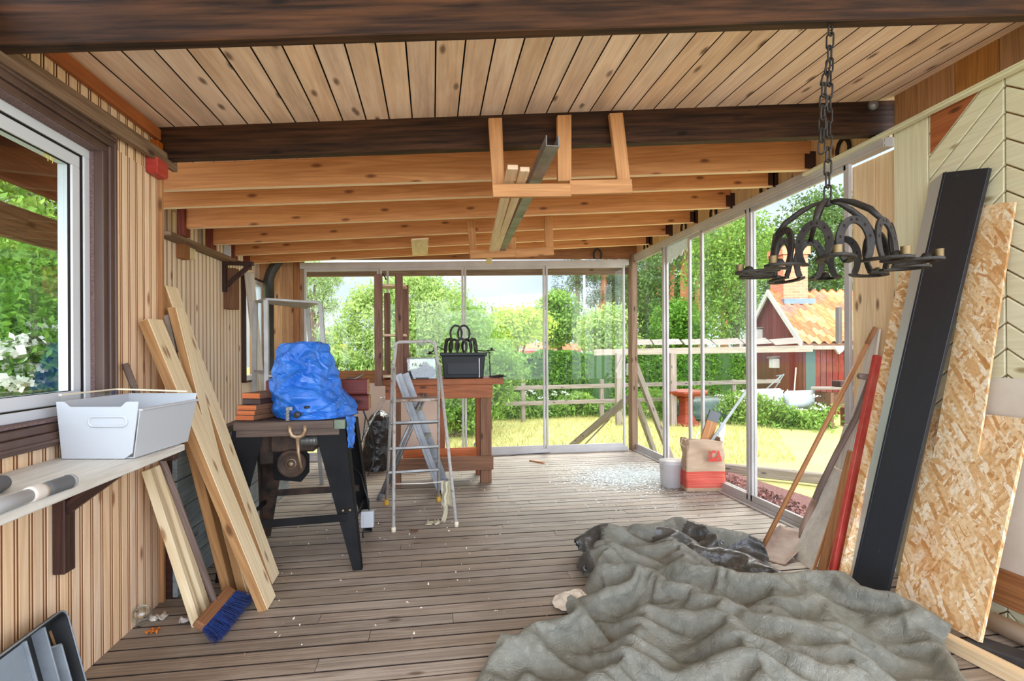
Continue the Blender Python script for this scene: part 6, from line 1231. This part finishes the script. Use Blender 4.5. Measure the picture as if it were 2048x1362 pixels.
def blade(u,v):
    s_=abs(2*v-1); q=LT_.lerp(RT_,v).lerp(LL.lerp(LR,v),u); rnd=.5*(1-u)**3; q=q.lerp(LT_.lerp(RT_,.5),rnd*s_**3*.6); bow=.03*(1-s_*s_)*(1-.4*u)
    b_=(1-u)**4; return Vector((q.x,q.y,max(.003,q.z-bow+.05*b_*(1-s_*s_)+.03*s_**3*(1-u))))
mb=MB(); mb.grid(blade,16,14); mb.build('blade',RS,sv,solid=.003)
# boards leaning by the pine posts
def quadboard(name,label,bl,br,tr_,tl,n,t,mats,cat='board',group=None,side=None):
    n=Vector(n)*t; mb=MB(); mb.hexa([bl,br,br+n,bl+n,tl,tr_,tr_+n,tl+n]); 
    if side: 
        for k in side: mb.M[k]=1
    return tag(mb.build(name,mats,bevel=.002),label,cat,group)
g5='boards leaning right of the shovel'
quadboard('leaning_board','rough pale fibre slab behind the shovel blade',F(1585,1113),F(1624,1142),PX(1690,945,2.42),PX(1658,930,2.42),(1,.0,.0),.022,[plain('fibre_slab',(212,206,192),.8,c2=(186,178,162),scale=8,bump=.5),MATS['handle_wood']],group=g5,side=(1,))
quadboard('leaning_board','narrow brown edged board directly right of the fibre slab',F(1632,1143),F(1648,1150),PX(1702,905,2.44),PX(1694,900,2.44),(1,0,0),.02,[MATS['mid_board']],group=g5)
quadboard('leaning_board','grey white board with cracks above the fibre slab',PX(1655,960,2.44),PX(1688,975,2.44),PX(1716,852,2.50),PX(1688,848,2.50),(1,0,0),.016,[MATS['pale_board']],group=g5)
quadboard('leaning_board','slim whitewashed stake behind the tan stick, before the pine posts',PX(1686,905,2.48),PX(1722,912,2.48),PX(1759,658,2.565),PX(1743,656,2.565),(1,0,0),.014,[MATS['pale_board']],group=g5)
quadboard('leaning_board','pale pine board just left of the red plank',F(1652,1150),F(1668,1160),PX(1722,930,2.46),PX(1712,925,2.46),(1,0,0),.018,[MATS['lumber']],group=g5)
a=F(1664,1160); t_=PX(1756,712,2.50); mb=MB(); mb.beam(a,t_,.048,.028,(0,1,0)); tag(mb.build('leaning_board',MATS['red_paint'],bevel=.002),'narrow red painted plank right of the shovel','board',g5)
quadboard('osb_panel','narrow strand board strip between the red plank and the dark steel trim',F(1672,1166),F(1700,1170),PX(1846,545,2.535),PX(1800,538,2.535),(1,0,0),.012,[osb('osb')],cat='strand board')
# strand boards need real panel coordinates
def panel(name,label,bl,br,tr_,tl,t,mat,cat):
    bl,br,tr_,tl=[Vector(q) for q in (bl,br,tr_,tl)]; n=(br-bl).cross(tl-bl).normalized()
    if n.x<0: n=-n
    n=n*t; ex_=(br-bl).normalized(); ey_=(tl-bl).normalized(); uo=RND.random()*9
    def uvp(p): d=p-bl; return (uo+d.dot(ex_),uo+d.dot(ey_))
    q=[bl,br,tr_,tl]; vs=q+[p+n for p in q]; mb=MB(); fs=[(0,1,2,3),(7,6,5,4)]+[(k,(k+1)%4,(k+1)%4+4,k+4) for k in range(4)]
    mb.add(vs,fs,[[uvp(vs[i]) if i<4 else (uvp(vs[i-4])[0]+.012,uvp(vs[i-4])[1]+.012) for i in f] for f in fs]); return tag(mb.build(name,mat,bevel=.001),label,cat)
OSB=MATS['osb']
panel('osb_panel','tall strand board panel leaning behind the dark steel trim',F(1815,1196),F(1905,1240),PX(2029,403,2.52),PX(1955,413,2.52),.012,OSB,'strand board')
panel('osb_panel','wide strand board panel in front, standing on the floor batten',F(1788,1196,.045),F(1958,1284,.045),PX(2056,838,2.49),PX(1868,818,2.49),.018,OSB,'strand board')
# folded dark steel trim
q=[F(1700,1172),F(1768,1206),PX(1978,335,2.51),PX(1886,345,2.51)]; lft=[F(1690,1164),PX(1860,366,2.515)]
DK=newmat('dark_steel'); nt=DK[1]; co=nd(nt,'TexCoord').outputs['Object']; no=nd(nt,'TexNoise',Vector=co,Scale=60.0,Detail=3.0).outputs['Fac']; st_=nd(nt,'TexNoise',Vector=nd(nt,'Mapping',Vector=co,Scale=(9,9,4)).outputs[0],Scale=1.0,Detail=8.0,Roughness=.75).outputs['Fac']
bs=nd(nt,'BsdfPrincipled',Base_Color=mix(nt,mth(nt,'MULTIPLY_ADD',st_,8.0,-5.2,clamp=True),mix(nt,no,srgb(38,41,46),srgb(50,53,58)),srgb(120,120,116)),Roughness=.36); nt.links.new(bs.outputs[0],DK[2].inputs[0])
tm=thing('steel_trim','long dark folded steel trim leaning on the siding wall','steel trim',q[0]); n=(q[1]-q[0]).cross(q[3]-q[0]).normalized()
if n.x<0: n=-n
mb=MB(); mb.hexa([q[0],q[1],q[1]+n*.003,q[0]+n*.003,q[3],q[2],q[2]+n*.003,q[3]+n*.003]); e=(q[1]-q[0]).normalized(); mb.hexa([q[1],q[1]+n*.02,q[1]+n*.02-e*.003,q[1]-e*.003,q[2],q[2]+n*.02,q[2]+n*.02-e*.003,q[2]-e*.003]); mb.hexa([q[0]+e*.012-n*.004,q[0]+e*.016-n*.004,q[0]+e*.016,q[0]+e*.012,q[3]+e*.012-n*.004,q[3]+e*.016-n*.004,q[3]+e*.016,q[3]+e*.012]); mb.build('face',DK[0],tm,bevel=.001)
mb=MB(); mb.hexa([lft[0],q[0],q[0]+n*.003,lft[0]+n*.003,lft[1],q[3],q[3]+n*.003,lft[1]+n*.003]); mb.build('return_edge',plain('trim_back',(186,190,186),.35,metal=.3),tm)
# floor batten, pipe, slab
a=F(1800,1234,.03);b=F(2060,1366,.03); d=(b-a).normalized(); mb=MB(); mb.beam(a-d*.02,b+d*.2,.045,.058); tag(mb.build('floor_batten',MATS['post_pine'],bevel=.003),'light pine batten lying on the floor along the strand boards','batten')
a=F(1968,1262,.045);mb=MB(); pa=Vector((2.45,1.98,.045)); pb_=Vector((2.46,1.2,.045)); mb.tube([pa,pb_],.04,20); pp=tag(mb.build('plastic_pipe',plain('pipe_cream',(226,212,190),.4)),'cream plastic pipe on the floor behind the batten','pipe')
q=F(2000,1312); mb=MB(); mb.beam(q+Vector((-.05,.09,.02)),q+Vector((.05,-.10,.02)),.10,.035); tag(mb.build('dark_slab',plain('slab_dark',(70,66,62),.8,c2=(54,50,48)),bevel=.006),'dark flat stone slab beside the cream pipe','slab')
# ---- grey tarpaulin heap
OUT=[(1128,1150),(1150,1100),(1250,1082),(1350,1072),(1450,1078),(1508,1098),(1560,1150),(1615,1192),(1700,1192),(1790,1214),(1850,1260),(1905,1310),(1945,1368),(1990,1440),(1700,1560),(1200,1560),(900,1430),(965,1345),(1035,1300),(1120,1260),(1165,1235),(1145,1190)]
OP=[F(*q) for q in OUT]; OP=[(p.x,p.y) for p in OP]
def sdist(x,y):
    ins=False; dm_=9e9; n=len(OP)
    for i in range(n):
        (x0,y0),(x1,y1)=OP[i],OP[(i+1)%n]
        if (y0>y)!=(y1>y) and x<(x1-x0)*(y-y0)/(y1-y0)+x0: ins=not ins
        dx,dy=x1-x0,y1-y0; t=max(0,min(1,((x-x0)*dx+(y-y0)*dy)/(dx*dx+dy*dy))); dm_=min(dm_,math.hypot(x-x0-dx*t,y-y0-dy*t))
    return dm_ if ins else -dm_
def seg(x,y,a,b):
    dx,dy=b[0]-a[0],b[1]-a[1]; t=max(0,min(1,((x-a[0])*dx+(y-a[1])*dy)/(dx*dx+dy*dy))); return math.hypot(x-a[0]-dx*t,y-a[1]-dy*t),t
def FP_(a): p=F(*a); return (p.x,p.y)
# main folds of the heap, traced on the floor: (polyline, height, width)
RG_=[([(1222,1120),(1205,1185),(1330,1245),(1440,1290),(1480,1370),(1500,1450)],.13,.15),([(1335,1118),(1400,1190),(1560,1232),(1700,1236),(1850,1300)],.12,.15),([(1235,1215),(1110,1300),(985,1350)],.10,.12),([(1175,1120),(1350,1090),(1490,1108)],.10,.12),([(1430,1135),(1590,1185)],.06,.10),([(1640,1250),(1700,1330),(1720,1420)],.10,.10),([(1330,1260),(1250,1330),(1200,1420)],.08,.13),([(1150,1140),(1160,1200)],.05,.07),([(1560,1240),(1590,1330),(1570,1420)],.09,.09),([(1760,1245),(1880,1340),(1930,1420)],.06,.14)]
RG_=[([FP_(q) for q in pl],h_,w_) for pl,h_,w_ in RG_]
def tz(x,y,s):
    e=min(1,max(0,s/.09)); e=1-(1-e)**2; wx=x+.09*vnoise((x*2.6,y*2.6,1),1)+.03*vnoise((x*7,y*7,1),1); wy=y+.09*vnoise((x*2.6,y*2.6,5),2)+.03*vnoise((x*7,y*7,4),2); z=.02; acc=0
    for pl,h_,w_ in RG_:
        d_=min(seg(wx,wy,a,b)[0] for a,b in zip(pl,pl[1:])); k=max(0,1-d_/w_)
        if k>0: k=k*k*(1.6-.6*k) if d_>.03 else k; acc=max(acc,h_*k)+.12*min(acc,h_*k)
    z+=acc*.95
    return (z,e)
gx0=min(p[0] for p in OP)-.02; gx1=max(p[0] for p in OP)+.02; gy0=1.35; gy1=max(p[1] for p in OP)+.02
# the sheet: a grid with more cloth than floor under it, relaxed under gravity until it buckles into folds
N=190; M_=int(N*(gy1-gy0)/(gx1-gx0)); P=np.zeros((N+1,M_+1,3)); W_=np.zeros((N+1,M_+1)); SM_=np.zeros((N+1,M_+1)); MD=np.zeros((N+1,M_+1)); FA=facets(N,M_,170,51,1,.4,-.75); FB=facets(N,M_,900,52,1,.5,-.6)
for i in range(N+1):
    for j in range(M_+1):
        x=gx0+(gx1-gx0)*i/N; y=gy0+(gy1-gy0)*j/M_; sd_=sdist(x,y)+.03*vnoise((x*6,y*6,9),7); zb_,e=tz(x,y,sd_) if sd_>-.01 else (0,0)
        P[i,j]=(x,y,max(.004,(zb_+.02+.06*FA[i,j]+.03*FB[i,j])*e+.006)); W_[i,j]=sd_>-.002; SM_[i,j]=e; MD[i,j]=max(.006,(zb_*1.35)*e)
FL=P.copy(); fd=np.array([.83,-.55]); KP,KX=1.06,1.29
def rest(A,B):
    d=(B-A)[...,:2]; pa=d@fd; pe=d@np.array([-fd[1],fd[0]]); return np.sqrt((KP*pa)**2+(KX*pe)**2)
SLS=[]
def batch(a0,b0,st):
    A=FL[a0];B=FL[b0]; w=(W_[a0]*W_[b0])[...,None]; SLS.append((a0,b0,rest(A,B)[...,None],w*st))
S_=slice
for o in (0,1):
    def ev(n,o,k): return S_(o,n-k,2*k) if k==1 else S_(o,n-k,1)
    batch((S_(o,-1,2),S_(None)),(S_(o+1,None,2),S_(None)),.5) if (N+1-o)%2==0 else batch((S_(o,-1,2),S_(None)),(S_(o+1,None,2),S_(None)),.5)
    batch((S_(None),S_(o,-1,2)),(S_(None),S_(o+1,None,2)),.5)
    batch((S_(o,-1,2),S_(None,-1)),(S_(o+1,None,2),S_(1,None)),.4); batch((S_(o,-1,2),S_(1,None)),(S_(o+1,None,2),S_(None,-1)),.4)
for k in (2,4):
    for o in range(2*k):
        for q in range(0,k):
            pass
    batch((S_(None,-k),S_(None)),(S_(k,None),S_(None)),.14); batch((S_(None),S_(None,-k)),(S_(None),S_(k,None)),.14)
V=np.zeros_like(P)
for step in range(150):
    V[...,2]-=.00035; V*=.93; Q=P.copy(); P=P+V*W_[...,None]
    for it in range(5):
        for a0,b0,L0,w in SLS:
            A=P[a0];B=P[b0]; n=min(A.shape[0],B.shape[0]); m=min(A.shape[1],B.shape[1]); A=A[:n,:m];B=B[:n,:m]; d=B-A; l=np.sqrt((d*d).sum(-1,keepdims=True))+1e-9
            c=d*((l-L0[:n,:m])/l)*w[:n,:m]
            P[a0][:n,:m]+=c; P[b0][:n,:m]-=c
        lo=P[...,2]<MD; P[...,2]=np.where(lo,MD,P[...,2]); P[...,0]=np.where(lo,Q[...,0],P[...,0]); P[...,1]=np.where(lo,Q[...,1],P[...,1])
    V=np.clip(P-Q,-.01,.01)
FD=facets(N,M_,3200,57,1,.6,-.9); FE=facets(N,M_,700,58,1,.4,-.5); gx_=np.gradient(P[...,2],axis=0); gy_=np.gradient(P[...,2],axis=1); nn_=(.010*FD+.014*FE)*SM_; P[...,2]=np.clip(P[...,2]+nn_,.006,.32); P[...,0]-=nn_*np.clip(gx_*60,-1,1)*.6; P[...,1]-=nn_*np.clip(gy_*60,-1,1)*.6
vs=[Vector(p) for p in P.reshape(-1,3)]; ok=[bool(w) for w in W_.reshape(-1)]
fs=[];us=[]
for i in range(N):
    for j in range(M_):
        q=(i*(M_+1)+j,(i+1)*(M_+1)+j,(i+1)*(M_+1)+j+1,i*(M_+1)+j+1)
        if all(ok[k] for k in q): fs.append(q)
mb=MB(); used=sorted({k for f in fs for k in f}); mp={k:i for i,k in enumerate(used)}; mb.add([vs[k] for k in used],[tuple(mp[k] for k in f) for f in fs],None,0,True)
def inpoly(P_,x,y):
    c_=False
    for (x0_,y0_),(x1_,y1_) in zip(P_,P_[1:]+P_[:1]):
        if (y0_>y)!=(y1_>y) and x<(x1_-x0_)*(y-y0_)/(y1_-y0_)+x0_: c_=not c_
    return c_
FLV=FL.reshape(-1,3)
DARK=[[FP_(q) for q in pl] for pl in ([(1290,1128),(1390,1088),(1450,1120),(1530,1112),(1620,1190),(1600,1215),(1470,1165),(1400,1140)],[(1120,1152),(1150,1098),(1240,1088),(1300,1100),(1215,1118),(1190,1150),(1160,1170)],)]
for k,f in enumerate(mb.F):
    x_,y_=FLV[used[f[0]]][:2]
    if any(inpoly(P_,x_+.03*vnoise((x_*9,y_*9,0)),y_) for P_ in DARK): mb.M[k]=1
TG_=newmat('tarp_grey'); nt=TG_[1]; co=nd(nt,'NewGeometry').outputs['Position']; wv=nd(nt,'TexNoise',Vector=nd(nt,'Mapping',Vector=co,Scale=(1,1,1)).outputs[0],Scale=300.0,Detail=2.0).outputs['Fac']; no=nd(nt,'TexNoise',Vector=co,Scale=5.0,Detail=6.0,Roughness=.65).outputs['Fac']; vo=nd(nt,'TexVoronoi',{'feature':'DISTANCE_TO_EDGE'},Vector=nd(nt,'VectorMath',{'operation':'MULTIPLY_ADD'},i0=nd(nt,'TexNoise',Vector=co,Scale=5.0,Detail=3.0).outputs['Color'],i1=(.3,.3,.3),i2=co).outputs[0],Scale=14.0).outputs['Distance']; cr=nd(nt,'TexNoise',Vector=co,Scale=28.0,Detail=6.0,Roughness=.75,Distortion=1.0).outputs['Fac']
bs=nd(nt,'BsdfPrincipled',Base_Color=ramp(nt,no,[(.3,srgb(108,107,95)),(.7,srgb(140,138,125))]),Roughness=.3); bs.inputs['Specular IOR Level'].default_value=.65
cr2=nd(nt,'TexNoise',Vector=co,Scale=85.0,Detail=4.0,Roughness=.7,Distortion=1.5).outputs['Fac']
bp=nd(nt,'Bump',Height=mth(nt,'ADD',mth(nt,'ADD',cr,mth(nt,'MULTIPLY',cr2,.35)),mth(nt,'MULTIPLY',mth(nt,'MINIMUM',vo,.05),3.0)),Strength=.85,Distance=.012); nt.links.new(bp.outputs[0],bs.inputs['Normal']); nt.links.new(bs.outputs[0],TG_[2].inputs[0])
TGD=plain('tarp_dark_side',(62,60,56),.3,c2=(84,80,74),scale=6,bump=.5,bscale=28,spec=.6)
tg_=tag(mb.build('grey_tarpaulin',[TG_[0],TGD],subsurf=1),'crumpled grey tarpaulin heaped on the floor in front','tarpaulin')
for (px,py,z_) in ((1447,1082,.10),(1140,1143,.03),(1506,1172,.06)):
    p=F(px,py,z_); 
    ki=min((abs(q[0]-p.x)+abs(q[1]-p.y),i) for i,q in enumerate(FLV) if ok[i])[1]; p=vs[ki]+Vector((0,-.004,.008)); mb=MB(); mb.tube(arc(p,.013,0,2*PI,18,(1,0,0),Vector((0,.6,.8))),.0045,6); mb.build('grommet',MATS['alu'],tg_)
c=F(1146,1206)
def cloth(u,v):
    an=2*PI*u; r_=.075*v*(1+.35*math.sin(an*2+1)); p=c+Vector((math.cos(an)*r_*1.1,math.sin(an)*r_*1.6,.045*(1-v)**.7)); s=.016*(1-abs(vnoise((p.x*22,p.y*22,v*3),3))*2); return p+Vector((0,0,max(-.0,s)+.003))
mb=MB(); mb.grid(cloth,36,14); tag(mb.build('crumpled_paper',plain('paper_white',(238,230,216),.8)),'crumpled white paper towel beside the grey tarpaulin','paper')

SKY_BASE=.95; SKY_ZEN=1.8; SKY_BACK=5.0; SUN_E=2.4; SUN_A=28; SUN_DIR=(-.3,-.7,-.75); EXPO=0.5
# ---------------- light and camera ----------------
w=bpy.data.worlds.new('sky'); SC.world=w; w.use_nodes=True; nt=w.node_tree; nt.nodes.clear()
co=nd(nt,'TexCoord').outputs['Generated']; sp=nd(nt,'SeparateXYZ',Vector=co)
el=mth(nt,'MAXIMUM',sp.outputs[2],0.0)
col=ramp(nt,el,[(0,srgb(222,234,250)),(.25,srgb(196,218,250)),(.7,srgb(232,238,250))])
# sky raised overhead and behind the viewer, added as fill light for the room
zen=mth(nt,'SMOOTH_MIN',mth(nt,'MULTIPLY',mth(nt,'MAXIMUM',mth(nt,'SUBTRACT',el,.32),0.0),SKY_ZEN),50.0,.1)
back=mth(nt,'MULTIPLY',mth(nt,'MAXIMUM',mth(nt,'MULTIPLY_ADD',sp.outputs[1],-1.0,.0),0.0),SKY_BACK)
st=mth(nt,'ADD',mth(nt,'ADD',SKY_BASE,zen),back)
cl=nd(nt,'TexNoise',Vector=nd(nt,'Mapping',Vector=co,Scale=(1.5,1.5,4)).outputs[0],Scale=2.0,Detail=5.0).outputs['Fac']
col=mix(nt,mth(nt,'MULTIPLY_ADD',cl,2.2,-.85,clamp=True),col,(1,1,1,1))
bg=nd(nt,'Background',Color=col,Strength=st); nt.links.new(bg.outputs[0],nd(nt,'OutputWorld').inputs[0])
sun=bpy.data.lights.new('sun','SUN'); sun.energy=SUN_E; sun.angle=math.radians(SUN_A); sun.color=(1,.95,.86)
so=bpy.data.objects.new('sun',sun); COL.objects.link(so); so.rotation_euler=Vector(SUN_DIR).to_track_quat('-Z','Y').to_euler(); so.location=(0,0,12)
cam=bpy.data.cameras.new('camera'); co_=bpy.data.objects.new('camera',cam); COL.objects.link(co_); SC.camera=co_
cam.sensor_width=36; cam.sensor_fit='HORIZONTAL'; cam.lens=FPX/2048*36; cam.shift_y=(CY-681)/2048; cam.clip_start=.02; cam.clip_end=500
co_.matrix_world=Matrix((( CR.x,CU.x,-CW.x,CAM.x),(CR.y,CU.y,-CW.y,CAM.y),(CR.z,CU.z,-CW.z,CAM.z),(0,0,0,1)))
vs=SC.view_settings; vs.view_transform='Standard'; vs.look='None'; vs.gamma=1; vs.exposure=EXPO; vs.use_curve_mapping=False
SC.cycles.use_denoising=True; SC.cycles.max_bounces=10; SC.cycles.transparent_max_bounces=24; SC.cycles.diffuse_bounces=6
SC.cycles.sample_clamp_indirect=8
for o in SC.objects:
    if o.parent is None and 'label' in o and 'kind' not in o: o['kind']='thing'
    if '_o' in o: del o['_o']
